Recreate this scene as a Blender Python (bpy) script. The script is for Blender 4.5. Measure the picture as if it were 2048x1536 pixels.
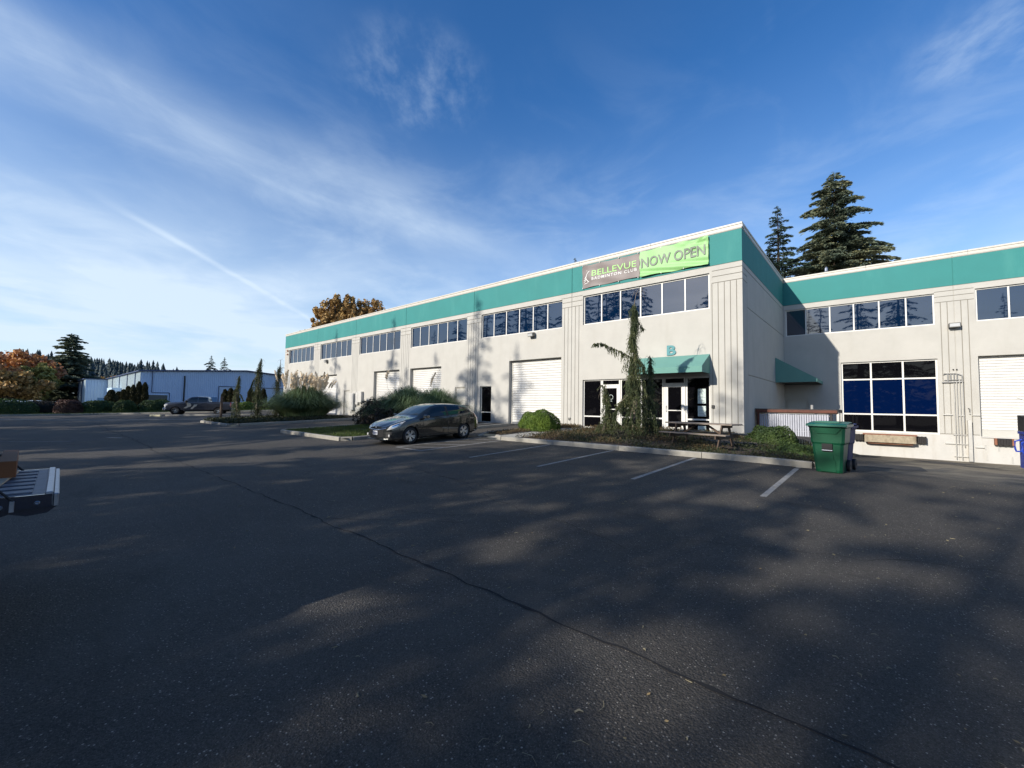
import bpy, math, random
import numpy as np
from mathutils import Vector, Matrix

# ------------------------------------------------------------------ scene, camera, light
scene = bpy.context.scene
for o in list(bpy.data.objects):
    bpy.data.objects.remove(o, do_unlink=True)
COL = scene.collection
RAD = math.radians

CAM_LOC = (4.2107, -19.5227, 1.0725)
cam_data = bpy.data.cameras.new("camera")
cam_data.sensor_width = 36.0
cam_data.lens = 841.40 / 2048.0 * 36.0
cam_data.clip_start = 0.05
cam_data.clip_end = 6000.0
cam = bpy.data.objects.new("camera", cam_data)
COL.objects.link(cam)
_F = Vector((-0.65575932, 0.75313068, 0.05266783))
_R = Vector((0.75464129, 0.65593528, 0.01629215))
_U = Vector((0.02227657, -0.05042905, 0.99847918))
cam.matrix_world = Matrix(((_R.x, _U.x, -_F.x, CAM_LOC[0]), (_R.y, _U.y, -_F.y, CAM_LOC[1]),
                           (_R.z, _U.z, -_F.z, CAM_LOC[2]), (0, 0, 0, 1)))
scene.camera = cam

SUN_DIR = Vector((0.2245, 0.8862, -0.4053)).normalized()      # the way the light travels
SUN_EL = math.asin(-SUN_DIR.z)
SUN_ROT = math.atan2(-SUN_DIR.x, -SUN_DIR.y)
sun_data = bpy.data.lights.new("sun", 'SUN')
sun_data.energy = 5.0
sun_data.angle = RAD(0.53)
sun_data.color = (1.0, 0.93, 0.825)
sun = bpy.data.objects.new("sun", sun_data)
sun.rotation_euler = SUN_DIR.to_track_quat('-Z', 'Y').to_euler()
sun.location = (0, -60, 60)
COL.objects.link(sun)

scene.view_settings.view_transform = 'Standard'
scene.view_settings.look = 'None'
scene.view_settings.gamma = 1.0
scene.view_settings.exposure = 0.34
scene.view_settings.use_curve_mapping = False
scene.render.engine = 'CYCLES'
scene.cycles.max_bounces = 6
scene.cycles.transparent_max_bounces = 6
scene.cycles.sample_clamp_indirect = 4.0


def build_world():
    w = bpy.data.worlds.new("World")
    scene.world = w
    w.use_nodes = True
    nt = w.node_tree
    nt.nodes.clear()
    N = nt.nodes.new
    L = nt.links.new
    out = N('ShaderNodeOutputWorld')
    bg = N('ShaderNodeBackground')
    bg.inputs['Strength'].default_value = 0.145
    sky = N('ShaderNodeTexSky')
    sky.sky_type = 'NISHITA'
    sky.sun_disc = False
    sky.sun_elevation = SUN_EL
    sky.sun_rotation = SUN_ROT
    sky.air_density = 1.0
    sky.dust_density = 0.6
    sky.ozone_density = 3.0
    hsv = N('ShaderNodeHueSaturation')
    hsv.inputs['Hue'].default_value = 0.507
    hsv.inputs['Saturation'].default_value = 1.28
    hsv.inputs['Value'].default_value = 1.0
    L(sky.outputs[0], hsv.inputs['Color'])
    tc = N('ShaderNodeTexCoord')

    def M(op, a, b=None, clamp=False):
        n = N('ShaderNodeMath')
        n.operation = op
        n.use_clamp = clamp
        for i, x in enumerate((a, b)):
            if x is None:
                continue
            if isinstance(x, (int, float)):
                n.inputs[i].default_value = x
            else:
                L(x, n.inputs[i])
        return n.outputs[0]

    def MR(v, a, b, c=0.0, d=1.0, smooth=True):
        n = N('ShaderNodeMapRange')
        n.interpolation_type = 'SMOOTHSTEP' if smooth else 'LINEAR'
        L(v, n.inputs[0])
        n.inputs[1].default_value = a
        n.inputs[2].default_value = b
        n.inputs[3].default_value = c
        n.inputs[4].default_value = d
        return n.outputs[0]
    sep = N('ShaderNodeSeparateXYZ')
    L(tc.outputs['Generated'], sep.inputs[0])
    X, Y, Z = sep.outputs
    zz = M('MAXIMUM', M('ADD', Z, 0.08), 0.02)
    U = M('DIVIDE', X, zz)
    V = M('DIVIDE', Y, zz)
    # axes along and across the cirrus drift
    dx, dy = -1.19, 1.32
    ln = math.hypot(dx, dy)
    dx, dy = dx / ln, dy / ln
    al = M('ADD', M('MULTIPLY', U, dx), M('MULTIPLY', V, dy))
    ac = M('ADD', M('MULTIPLY', U, -dy), M('MULTIPLY', V, dx))

    def noise(sa, sc, scale, detail, rough, off=0.0, dist=0.0):
        cmb = N('ShaderNodeCombineXYZ')
        L(M('MULTIPLY', al, sa), cmb.inputs[0])
        L(M('MULTIPLY', ac, sc), cmb.inputs[1])
        cmb.inputs[2].default_value = off
        n = N('ShaderNodeTexNoise')
        n.inputs['Scale'].default_value = scale
        n.inputs['Detail'].default_value = detail
        n.inputs['Roughness'].default_value = rough
        n.inputs['Distortion'].default_value = dist
        L(cmb.outputs[0], n.inputs['Vector'])
        return n.outputs[0]
    wisps = MR(noise(0.4, 1.1, 0.9, 5, 0.5, 3.1, 0.4), 0.42, 0.80)
    broad = MR(noise(0.3, 0.9, 0.8, 4, 0.5, 9.4, 0.3), 0.38, 0.70)
    fine = noise(0.9, 2.0, 2.0, 7, 0.58, 1.7, 0.6)
    # a broad feathered band and, below it, a contrail: straight lines in the cloud layer
    wob = M('MULTIPLY', M('SUBTRACT', noise(0.6, 0.6, 1.1, 3, 0.5, 6.0), 0.5), 0.35)
    acw = M('ADD', ac, wob)

    def band(c, wd, soft_in=0.0):
        d = M('ABSOLUTE', M('SUBTRACT', acw, c))
        return M('SUBTRACT', 1.0, MR(d, soft_in, wd))
    wob2 = M('MULTIPLY', M('SUBTRACT', noise(1.5, 1.5, 1.6, 2, 0.5, 2.0), 0.5), 0.05)
    ac2 = M('ADD', ac, wob2)
    d2 = M('ABSOLUTE', M('SUBTRACT', ac2, 1.62))
    trail = M('MULTIPLY', M('SUBTRACT', 1.0, MR(d2, 0.0, 0.045)), MR(al, 1.45, 2.1))
    trail = M('MULTIPLY', trail, MR(fine, 0.3, 0.65, 0.25, 1.0))
    wob3 = M('MULTIPLY', M('SUBTRACT', noise(0.7, 0.7, 0.9, 3, 0.5, 12.0), 0.5), 0.45)
    dU = M('ADD', M('SUBTRACT', U, -1.56), wob3)
    b1 = M('MULTIPLY', M('SUBTRACT', 1.0, MR(M('ABSOLUTE', dU), 0.0, 0.36)), MR(fine, 0.2, 0.75, 0.5, 1.0))
    b1 = M('MULTIPLY', b1, MR(V, 2.2, 0.9))
    b1 = M('MULTIPLY', b1, MR(V, -1.5, -0.4))
    # faint upright trail on the right
    dT = M('ABSOLUTE', M('SUBTRACT', M('ADD', U, M('MULTIPLY', V, 0.107)), -0.052))
    t2 = M('MULTIPLY', M('SUBTRACT', 1.0, MR(dT, 0.0, 0.016)), M('MULTIPLY', MR(V, 0.6, 1.0), MR(V, 1.9, 1.3)))
    cam_puff_d = M('ADD', M('POWER', M('SUBTRACT', U, -0.95), 2.0), M('POWER', M('SUBTRACT', V, 0.66), 2.0))
    puff = M('MULTIPLY', M('SUBTRACT', 1.0, MR(cam_puff_d, 0.0, 0.06)), MR(noise(2.2, 3.2, 2.5, 8, 0.6, 4.4), 0.42, 0.75))
    puff2_d = M('ADD', M('POWER', M('SUBTRACT', U, 0.22), 2.0), M('POWER', M('SUBTRACT', V, 1.42), 2.0))
    puff2 = M('MULTIPLY', M('SUBTRACT', 1.0, MR(puff2_d, 0.0, 0.035)), MR(noise(2.2, 3.2, 2.5, 8, 0.6, 8.4), 0.35, 0.7))
    low = M('POWER', M('SUBTRACT', 1.0, MR(Z, -0.05, 0.62, smooth=False)), 1.6)          # thin cloud gathers towards the horizon
    west = MR(X, -0.60, -0.93)
    veil = M('MULTIPLY', low, M('ADD', 0.90, M('MULTIPLY', west, 0.42)))
    wis = M('MULTIPLY', M('MULTIPLY', wisps, broad), M('ADD', 0.22, M('MULTIPLY', low, 0.35)))
    def noise_uv(su, sv, scale, detail, rough, off, dist=0.0):
        cmb = N('ShaderNodeCombineXYZ')
        L(M('MULTIPLY', U, su), cmb.inputs[0])
        L(M('MULTIPLY', V, sv), cmb.inputs[1])
        cmb.inputs[2].default_value = off
        n = N('ShaderNodeTexNoise')
        n.inputs['Scale'].default_value = scale
        n.inputs['Detail'].default_value = detail
        n.inputs['Roughness'].default_value = rough
        n.inputs['Distortion'].default_value = dist
        L(cmb.outputs[0], n.inputs['Vector'])
        return n.outputs[0]
    fib = MR(noise_uv(3.6, 1.0, 1.4, 8, 0.58, 21.0, 0.35), 0.28, 0.74, 0.55, 1.1)
    soft = MR(noise_uv(0.9, 0.9, 0.8, 6, 0.55, 33.0, 0.3), 0.32, 0.70, 0.62, 1.30)
    mott = MR(noise_uv(1.6, 1.6, 1.3, 8, 0.6, 41.0, 0.5), 0.42, 0.72)
    veil = M('MULTIPLY', veil, soft)
    f = M('ADD', veil, wis)
    f = M('ADD', f, M('MULTIPLY', M('MULTIPLY', mott, 0.16), MR(Z, 0.75, 0.35)))
    b1 = M('MULTIPLY', b1, fib)
    f = M('ADD', f, M('MULTIPLY', b1, 0.42))
    f = M('ADD', f, M('MULTIPLY', M('MULTIPLY', t2, mott), 0.10))
    f = M('ADD', f, M('MULTIPLY', trail, 0.24))
    f = M('ADD', f, M('MULTIPLY', puff, 0.22))
    f = M('ADD', f, M('MULTIPLY', puff2, 0.25))
    f = M('MINIMUM', f, 0.92)
    cloud = N('ShaderNodeRGB')
    cloud.outputs[0].default_value = (4.1, 4.9, 5.8, 1)
    mix = N('ShaderNodeMix')
    mix.data_type = 'RGBA'
    L(f, mix.inputs[0])
    L(hsv.outputs[0], mix.inputs[6])
    L(cloud.outputs[0], mix.inputs[7])
    L(mix.outputs[2], bg.inputs['Color'])
    L(bg.outputs[0], out.inputs['Surface'])


build_world()

# ------------------------------------------------------------------ helpers


class MB:
    def __init__(s):
        s.v, s.f, s.m = [], [], []

    def add(s, vs, fs, mi=0):
        b = len(s.v)
        s.v += [tuple(float(c) for c in v) for v in vs]
        s.f += [tuple(i + b for i in f) for f in fs]
        s.m += [mi] * len(fs)
        return s

    def box(s, x0, x1, y0, y1, z0, z1, mi=0, T=None):
        vs = [(x, y, z) for z in (z0, z1) for y in (y0, y1) for x in (x0, x1)]
        if T is not None:
            vs = [tuple(T @ Vector(v)) for v in vs]
        s.add(vs, [(0, 2, 3, 1), (4, 5, 7, 6), (0, 1, 5, 4), (2, 6, 7, 3), (0, 4, 6, 2), (1, 3, 7, 5)], mi)
        return s

    def bevbox(s, x0, x1, y0, y1, z0, z1, b=0.01, mi=0, T=None):
        # box with chamfered vertical and top edges
        xs0, xs1 = x0 + b, x1 - b
        ys0, ys1 = y0 + b, y1 - b
        ring = lambda i, z: [(x0 + i, ys0, z), (xs0, y0 + i, z), (xs1, y0 + i, z), (x1 - i, ys0, z),
                             (x1 - i, ys1, z), (xs1, y1 - i, z), (xs0, y1 - i, z), (x0 + i, ys1, z)]
        vs = ring(0, z0) + ring(0, z1 - b) + [(xs0, ys0, z1), (xs0, ys0, z1), (xs1, ys0, z1), (xs1, ys0, z1),
                                              (xs1, ys1, z1), (xs1, ys1, z1), (xs0, ys1, z1), (xs0, ys1, z1)]
        if T is not None:
            vs = [tuple(T @ Vector(v)) for v in vs]
        fs = []
        for k in range(2):
            for i in range(8):
                j = (i + 1) % 8
                fs.append((k * 8 + i, k * 8 + j, k * 8 + 8 + j, k * 8 + 8 + i))
        fs.append(tuple(range(7, -1, -1)))
        fs.append(tuple(range(16, 24)))
        s.add(vs, fs, mi)
        return s

    def tube(s, pts, radii, n=8, mi=0, caps=True):
        pts = [Vector(p) for p in pts]
        if isinstance(radii, (int, float)):
            radii = [radii] * len(pts)
        vs = []
        up = Vector((0, 0, 1))
        for i, p in enumerate(pts):
            d = (pts[min(i + 1, len(pts) - 1)] - pts[max(i - 1, 0)]).normalized()
            a = d.cross(up)
            if a.length < 1e-3:
                a = d.cross(Vector((1, 0, 0)))
            a.normalize()
            b = d.cross(a).normalized()
            for k in range(n):
                t = 2 * math.pi * k / n
                vs.append(p + (a * math.cos(t) + b * math.sin(t)) * radii[i])
        fs = []
        for i in range(len(pts) - 1):
            for k in range(n):
                k2 = (k + 1) % n
                fs.append((i * n + k, i * n + k2, (i + 1) * n + k2, (i + 1) * n + k))
        if caps:
            fs.append(tuple(range(n - 1, -1, -1)))
            fs.append(tuple(range((len(pts) - 1) * n, len(pts) * n)))
        s.add(vs, fs, mi)
        return s

    def lathe(s, prof, c, axis='x', n=24, mi=0):
        # prof: list of (a, r) along axis
        vs = []
        for a, r in prof:
            for k in range(n):
                t = 2 * math.pi * k / n
                if axis == 'x':
                    vs.append((c[0] + a, c[1] + r * math.cos(t), c[2] + r * math.sin(t)))
                elif axis == 'y':
                    vs.append((c[0] + r * math.cos(t), c[1] + a, c[2] + r * math.sin(t)))
                else:
                    vs.append((c[0] + r * math.cos(t), c[1] + r * math.sin(t), c[2] + a))
        fs = []
        for i in range(len(prof) - 1):
            for k in range(n):
                k2 = (k + 1) % n
                fs.append((i * n + k, i * n + k2, (i + 1) * n + k2, (i + 1) * n + k))
        s.add(vs, fs, mi)
        return s

    def quad(s, a, b, c, d, mi=0):
        s.add([a, b, c, d], [(0, 1, 2, 3)], mi)
        return s


def finish(me, mats, smooth):
    for m in (mats if isinstance(mats, (list, tuple)) else [mats]):
        me.materials.append(m)
    if smooth:
        me.polygons.foreach_set('use_smooth', [True] * len(me.polygons))
    me.update()


def set_props(o, label=None, cat=None, group=None, kind=None):
    if label:
        o['label'] = label
    if cat:
        o['category'] = cat
    if group:
        o['group'] = group
    if kind:
        o['kind'] = kind


def obj(name, mb, mats, parent=None, smooth=False, loc=None, rz=None, **kw):
    me = bpy.data.meshes.new(name)
    me.from_pydata(mb.v, [], mb.f)
    if any(mb.m):
        me.polygons.foreach_set('material_index', mb.m)
    finish(me, mats, smooth)
    o = bpy.data.objects.new(name, me)
    COL.objects.link(o)
    if parent:
        o.parent = parent
    if loc:
        o.location = loc
    if rz is not None:
        o.rotation_euler = (0, 0, rz)
    set_props(o, **kw)
    return o


def obj_np(name, V, F, mats, parent=None, smooth=False, **kw):
    """V (n,3) array, F (m,k) array with k = 3 or 4"""
    me = bpy.data.meshes.new(name)
    V = np.asarray(V, np.float32)
    F = np.asarray(F, np.int32)
    m, k = F.shape
    me.vertices.add(len(V))
    me.vertices.foreach_set('co', V.ravel())
    me.loops.add(m * k)
    me.loops.foreach_set('vertex_index', F.ravel())
    me.polygons.add(m)
    me.polygons.foreach_set('loop_start', np.arange(0, m * k, k, dtype=np.int32))
    me.update(calc_edges=True)
    me.validate()
    finish(me, mats, smooth)
    o = bpy.data.objects.new(name, me)
    COL.objects.link(o)
    if parent:
        o.parent = parent
    set_props(o, **kw)
    return o


def thing(name, loc=(0, 0, 0), rz=0.0, **kw):
    o = bpy.data.objects.new(name, None)
    o.empty_display_size = 0.3
    COL.objects.link(o)
    o.location = loc
    o.rotation_euler = (0, 0, rz)
    set_props(o, **kw)
    return o


def copy_tree(o, parent=None):
    c = o.copy()
    COL.objects.link(c)
    c.parent = parent
    for ch in list(o.children):
        copy_tree(ch, c)
    return c


def mb_obj_copy(src, parent, loc):
    c = src.copy()
    COL.objects.link(c)
    c.parent = parent
    c.location = loc
    return c


# ------------------------------------------------------------------ materials
def mat(name, col, rough=0.6, metal=0.0, var=0.0, vscale=3.0, bump=0.0, bscale=60.0, ior=1.5, coat=0.0, spec=0.5,
        dirt=None, dirt_scale=0.6, dirt_amt=0.0):
    m = bpy.data.materials.new(name)
    m.use_nodes = True
    nt = m.node_tree
    b = nt.nodes['Principled BSDF']
    b.inputs['Base Color'].default_value = (*col, 1)
    b.inputs['Roughness'].default_value = rough
    b.inputs['Metallic'].default_value = metal
    b.inputs['IOR'].default_value = ior
    b.inputs['Coat Weight'].default_value = coat
    b.inputs['Specular IOR Level'].default_value = spec
    L = nt.links.new
    if var or bump or dirt_amt:
        tc = nt.nodes.new('ShaderNodeTexCoord')
        cur = None
        if var:
            n = nt.nodes.new('ShaderNodeTexNoise')
            n.inputs['Scale'].default_value = vscale
            n.inputs['Detail'].default_value = 6
            n.inputs['Roughness'].default_value = 0.6
            L(tc.outputs['Object'], n.inputs['Vector'])
            mr = nt.nodes.new('ShaderNodeMapRange')
            L(n.outputs[0], mr.inputs[0])
            mr.inputs[1].default_value = 0.3
            mr.inputs[2].default_value = 0.7
            mr.inputs[3].default_value = 1 - var
            mr.inputs[4].default_value = 1 + var
            mx = nt.nodes.new('ShaderNodeMix')
            mx.data_type = 'RGBA'
            mx.blend_type = 'MULTIPLY'
            mx.inputs[0].default_value = 1
            mx.inputs[6].default_value = (*col, 1)
            L(mr.outputs[0], mx.inputs[7])
            cur = mx.outputs[2]
        if dirt_amt:
            n = nt.nodes.new('ShaderNodeTexNoise')
            n.inputs['Scale'].default_value = dirt_scale
            n.inputs['Detail'].default_value = 7
            n.inputs['Roughness'].default_value = 0.62
            mp = nt.nodes.new('ShaderNodeMapping')
            mp.inputs['Scale'].default_value = (2.2, 2.2, 0.45)
            L(tc.outputs['Object'], mp.inputs[0])
            L(mp.outputs[0], n.inputs['Vector'])
            mr = nt.nodes.new('ShaderNodeMapRange')
            mr.interpolation_type = 'SMOOTHSTEP'
            L(n.outputs[0], mr.inputs[0])
            mr.inputs[1].default_value = 0.48
            mr.inputs[2].default_value = 0.78
            mr.inputs[3].default_value = 0.0
            mr.inputs[4].default_value = dirt_amt
            mx = nt.nodes.new('ShaderNodeMix')
            mx.data_type = 'RGBA'
            L(mr.outputs[0], mx.inputs[0])
            if cur is None:
                mx.inputs[6].default_value = (*col, 1)
            else:
                L(cur, mx.inputs[6])
            mx.inputs[7].default_value = (*(dirt or (0.1, 0.09, 0.07)), 1)
            cur = mx.outputs[2]
        if cur is not None:
            L(cur, b.inputs['Base Color'])
        if bump:
            n = nt.nodes.new('ShaderNodeTexNoise')
            n.inputs['Scale'].default_value = bscale
            n.inputs['Detail'].default_value = 4
            L(tc.outputs['Object'], n.inputs['Vector'])
            bp = nt.nodes.new('ShaderNodeBump')
            bp.inputs['Strength'].default_value = bump
            bp.inputs['Distance'].default_value = 0.02
            L(n.outputs[0], bp.inputs['Height'])
            L(bp.outputs[0], b.inputs['Normal'])
    return m


def leaf_mat(name, c1, c2, c3=None, rough=0.6, trans=0.25, nscale=0.5):
    """leaf colour differs leaf by leaf and clump by clump"""
    m = bpy.data.materials.new(name)
    m.use_nodes = True
    nt = m.node_tree
    nt.nodes.clear()
    N = nt.nodes.new
    L = nt.links.new
    out = N('ShaderNodeOutputMaterial')
    geo = N('ShaderNodeNewGeometry')
    tc = N('ShaderNodeTexCoord')
    n = N('ShaderNodeTexNoise')
    n.inputs['Scale'].default_value = nscale
    n.inputs['Detail'].default_value = 3
    L(tc.outputs['Object'], n.inputs['Vector'])
    ad = N('ShaderNodeMath')
    ad.operation = 'MULTIPLY_ADD'
    L(geo.outputs['Random Per Island'], ad.inputs[0])
    ad.inputs[1].default_value = 0.45
    sb = N('ShaderNodeMapRange')
    L(n.outputs[0], sb.inputs[0])
    sb.inputs[1].default_value = 0.3
    sb.inputs[2].default_value = 0.7
    sb.inputs[3].default_value = 0.0
    sb.inputs[4].default_value = 0.6
    L(sb.outputs[0], ad.inputs[2])
    ramp = N('ShaderNodeValToRGB')
    e = ramp.color_ramp.elements
    e[0].color = (*c1, 1)
    e[1].color = (*c2, 1)
    e[0].position = 0.1
    e[1].position = 0.9
    if c3:
        x = e.new(0.5)
        x.color = (*c3, 1)
    L(ad.outputs[0], ramp.inputs[0])
    d = N('ShaderNodeBsdfPrincipled')
    d.inputs['Roughness'].default_value = rough
    d.inputs['Specular IOR Level'].default_value = 0.3
    t = N('ShaderNodeBsdfTranslucent')
    L(ramp.outputs[0], d.inputs['Base Color'])
    L(ramp.outputs[0], t.inputs['Color'])
    mx = N('ShaderNodeMixShader')
    mx.inputs[0].default_value = trans
    L(d.outputs[0], mx.inputs[1])
    L(t.outputs[0], mx.inputs[2])
    L(mx.outputs[0], out.inputs['Surface'])
    return m


M_ = {}
M_['wall'] = mat('painted_concrete', (0.420, 0.408, 0.372), 0.85, var=0.05, vscale=1.2, bump=0.35, bscale=55,
                 dirt=(0.33, 0.31, 0.265), dirt_scale=0.8, dirt_amt=0.26)
M_['wall_lower'] = mat('dock_wall_paint', (0.46, 0.45, 0.42), 0.8, var=0.06, vscale=1.5, bump=0.3, bscale=50,
                       dirt=(0.30, 0.25, 0.19), dirt_scale=1.1, dirt_amt=0.4)
M_['teal'] = mat('teal_band_paint', (0.024, 0.190, 0.180), 0.75, var=0.05, vscale=0.8, bump=0.3, bscale=55,
                 dirt=(0.055, 0.25, 0.225), dirt_scale=0.6, dirt_amt=0.5)
M_['groove'] = mat('groove_colour', (0.22, 0.205, 0.175), 0.9)  # darker than the wall face
M_['joint'] = mat('joint_sealant', (0.16, 0.17, 0.15), 0.9)
M_['coping'] = mat('cream_metal_coping', (0.50, 0.475, 0.415), 0.5, var=0.05, dirt=(0.33, 0.30, 0.25), dirt_scale=1.5, dirt_amt=0.4)
M_['frame'] = mat('white_window_frame', (0.62, 0.61, 0.57), 0.45, var=0.03, vscale=6)
M_['frame_bronze'] = mat('dark_gasket', (0.02, 0.02, 0.022), 0.5)
M_['rolldoor'] = mat('white_ribbed_steel', (0.54, 0.53, 0.50), 0.5, var=0.04, vscale=2.5, dirt=(0.38, 0.36, 0.31),
                     dirt_scale=0.9, dirt_amt=0.35)
M_['jamb'] = mat('door_jamb_paint', (0.43, 0.41, 0.365), 0.7, var=0.04)
M_['door_white'] = mat('steel_door_paint', (0.43, 0.42, 0.38), 0.55, var=0.04)
M_['dark_in'] = mat('dark_interior', (0.008, 0.008, 0.009), 0.9)
M_['roof'] = mat('roof_membrane', (0.4, 0.4, 0.39), 0.9, var=0.1)
M_['awning'] = mat('teal_awning_canvas', (0.115, 0.265, 0.225), 0.8, var=0.05, vscale=2, bump=0.1, bscale=120)
M_['awning_under'] = mat('awning_frame_metal', (0.12, 0.11, 0.10), 0.6)
M_['lamp_body'] = mat('grey_lamp_housing', (0.16, 0.155, 0.145), 0.5, metal=0.3)
M_['lamp_lens'] = mat('lamp_lens', (0.45, 0.46, 0.46), 0.15)
M_['galv'] = mat('galvanised_pipe', (0.46, 0.45, 0.42), 0.45, metal=0.6, var=0.1)
M_['box_grey'] = mat('grey_electric_box', (0.46, 0.45, 0.42), 0.55, var=0.06)
M_['black'] = mat('black_rubber', (0.012, 0.012, 0.013), 0.7)
M_['rubber_dock'] = mat('dock_rubber', (0.02, 0.018, 0.018), 0.85, bump=0.3, bscale=30)
M_['rust'] = mat('rusted_steel', (0.22, 0.09, 0.05), 0.85, var=0.3, vscale=8)
M_['timber'] = mat('weathered_timber', (0.31, 0.26, 0.185), 0.85, var=0.25, vscale=6, bump=0.5, bscale=25,
                   dirt=(0.12, 0.08, 0.05), dirt_scale=2.0, dirt_amt=0.7)
M_['picnic'] = mat('grey_picnic_timber', (0.20, 0.165, 0.135), 0.85, var=0.25, vscale=7, bump=0.4, bscale=40)
M_['picnic_dark'] = mat('brown_stained_timber', (0.075, 0.05, 0.035), 0.8, var=0.25, vscale=7)
M_['redwood'] = mat('red_stained_board', (0.10, 0.032, 0.018), 0.75, var=0.3, vscale=5)
M_['blackwood'] = mat('dark_edge_board', (0.03, 0.028, 0.03), 0.8, var=0.2)
M_['slat'] = mat('shaded_white_slat', (0.36, 0.37, 0.42), 0.55, var=0.08, vscale=4)  # white slats, their shade put in as a darker grey-blue
M_['bin_green'] = mat('green_cart_plastic', (0.002, 0.062, 0.028), 0.42, var=0.06, vscale=4, bump=0.1, bscale=200)
M_['bin_lid'] = mat('green_lid_plastic', (0.012, 0.115, 0.08), 0.38, var=0.05)
M_['bin_blue'] = mat('blue_cart_plastic', (0.004, 0.012, 0.085), 0.65, var=0.06)
M_['dump_blue'] = mat('blue_dumpster_paint', (0.012, 0.045, 0.36), 0.5, var=0.12, vscale=3, dirt=(0.1, 0.07, 0.05),
                      dirt_scale=2, dirt_amt=0.35)
M_['paper'] = mat('paper_notice', (0.50, 0.58, 0.55), 0.7, var=0.1, vscale=12)
M_['concrete'] = mat('kerb_concrete', (0.27, 0.255, 0.22), 0.9, var=0.12, vscale=5, bump=0.4, bscale=80,
                     dirt=(0.15, 0.14, 0.11), dirt_scale=1.6, dirt_amt=0.5)
M_['walk'] = mat('walk_concrete', (0.34, 0.32, 0.28), 0.9, var=0.12, vscale=3, bump=0.3, bscale=90,
                 dirt=(0.17, 0.15, 0.12), dirt_scale=0.9, dirt_amt=0.5)
M_['mulch'] = mat('dark_bark_mulch', (0.035, 0.024, 0.018), 0.95, var=0.5, vscale=14, bump=1.0, bscale=22)
M_['soil'] = mat('soil', (0.05, 0.04, 0.028), 0.95, var=0.4, vscale=6, bump=0.8, bscale=20)
M_['bark'] = mat('fir_bark', (0.06, 0.042, 0.032), 0.9, var=0.3, vscale=6, bump=0.6, bscale=12)
M_['bark_pale'] = mat('pale_bark', (0.16, 0.13, 0.10), 0.9, var=0.3, vscale=6, bump=0.5, bscale=12)
M_['yellow'] = mat('faded_yellow_paint', (0.62, 0.56, 0.36), 0.8, var=0.15, vscale=6)
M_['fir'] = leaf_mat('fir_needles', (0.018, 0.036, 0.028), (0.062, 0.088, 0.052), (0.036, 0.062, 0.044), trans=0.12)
M_['fir_lit'] = leaf_mat('sunlit_fir_needles', (0.050, 0.080, 0.060), (0.24, 0.235, 0.125), (0.125, 0.160, 0.115), trans=0.15, nscale=0.35)  # sunlit copy of the fir needles, brightness put into the colour
M_['hillfir'] = leaf_mat('distant_firs', (0.012, 0.026, 0.030), (0.028, 0.045, 0.045), trans=0.0, nscale=0.02)
M_['autumn'] = leaf_mat('autumn_leaves', (0.21, 0.125, 0.05), (0.45, 0.30, 0.11), (0.33, 0.20, 0.07), trans=0.10, nscale=0.35)
M_['autumn_red'] = leaf_mat('orange_red_leaves', (0.24, 0.10, 0.055), (0.62, 0.33, 0.09), (0.40, 0.175, 0.075), trans=0.10, nscale=0.22)
M_['autumn_yellow'] = leaf_mat('yellow_green_leaves', (0.13, 0.13, 0.04), (0.36, 0.33, 0.10), trans=0.10)
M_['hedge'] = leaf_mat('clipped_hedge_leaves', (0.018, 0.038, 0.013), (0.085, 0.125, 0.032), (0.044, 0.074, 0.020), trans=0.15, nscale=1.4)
M_['hedge_lit'] = leaf_mat('sunlit_shrub_leaves', (0.028, 0.058, 0.008), (0.125, 0.185, 0.020), (0.075, 0.125, 0.015), trans=0.10, nscale=2.0)  # sunlit copy of the hedge leaves, light put into the colour
M_['red_shrub'] = leaf_mat('reddish_shrub_leaves', (0.045, 0.022, 0.018), (0.16, 0.10, 0.07), (0.09, 0.045, 0.035), trans=0.2, nscale=2.0)
M_['burgundy'] = leaf_mat('burgundy_shrub_leaves', (0.010, 0.012, 0.008), (0.050, 0.030, 0.022), (0.022, 0.022, 0.014), trans=0.15, nscale=2.0)
M_['arb'] = leaf_mat('arborvitae_leaves', (0.020, 0.022, 0.010), (0.060, 0.055, 0.020), trans=0.15, nscale=1.5)
M_['weep'] = leaf_mat('weeping_cedar_needles', (0.018, 0.032, 0.013), (0.125, 0.130, 0.052), (0.055, 0.072, 0.029), trans=0.15, nscale=1.5)
M_['weep_dead'] = leaf_mat('dry_brown_twigs', (0.10, 0.07, 0.05), (0.24, 0.18, 0.13), trans=0.1, nscale=2)
M_['grassblade'] = leaf_mat('pampas_blades', (0.055, 0.105, 0.050), (0.270, 0.330, 0.170), (0.135, 0.205, 0.095), trans=0.10, nscale=1.2)
M_['plume'] = leaf_mat('pampas_plumes', (0.74, 0.60, 0.42), (0.93, 0.84, 0.68), (0.86, 0.73, 0.54), trans=0.12, nscale=1.5)
M_['lawn'] = leaf_mat('lawn_blades', (0.020, 0.045, 0.008), (0.095, 0.125, 0.020), (0.050, 0.080, 0.012), trans=0.10, nscale=1.5)
M_['cover'] = leaf_mat('ground_cover_leaves', (0.014, 0.026, 0.010), (0.070, 0.060, 0.028), (0.030, 0.040, 0.016), trans=0.15, nscale=1.5)
M_['cover_red'] = leaf_mat('russet_ground_cover', (0.050, 0.030, 0.016), (0.15, 0.11, 0.05), (0.085, 0.06, 0.03), trans=0.15, nscale=1.5)
M_['blue_metal'] = mat('blue_grey_siding', (0.46, 0.60, 0.78), 0.5, var=0.04, vscale=0.3)
M_['blue_trim'] = mat('dark_blue_trim', (0.045, 0.07, 0.14), 0.5)
M_['blue_door'] = mat('blue_door', (0.12, 0.25, 0.42), 0.5)
M_['olive'] = mat('olive_shutter', (0.09, 0.10, 0.09), 0.6)
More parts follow.
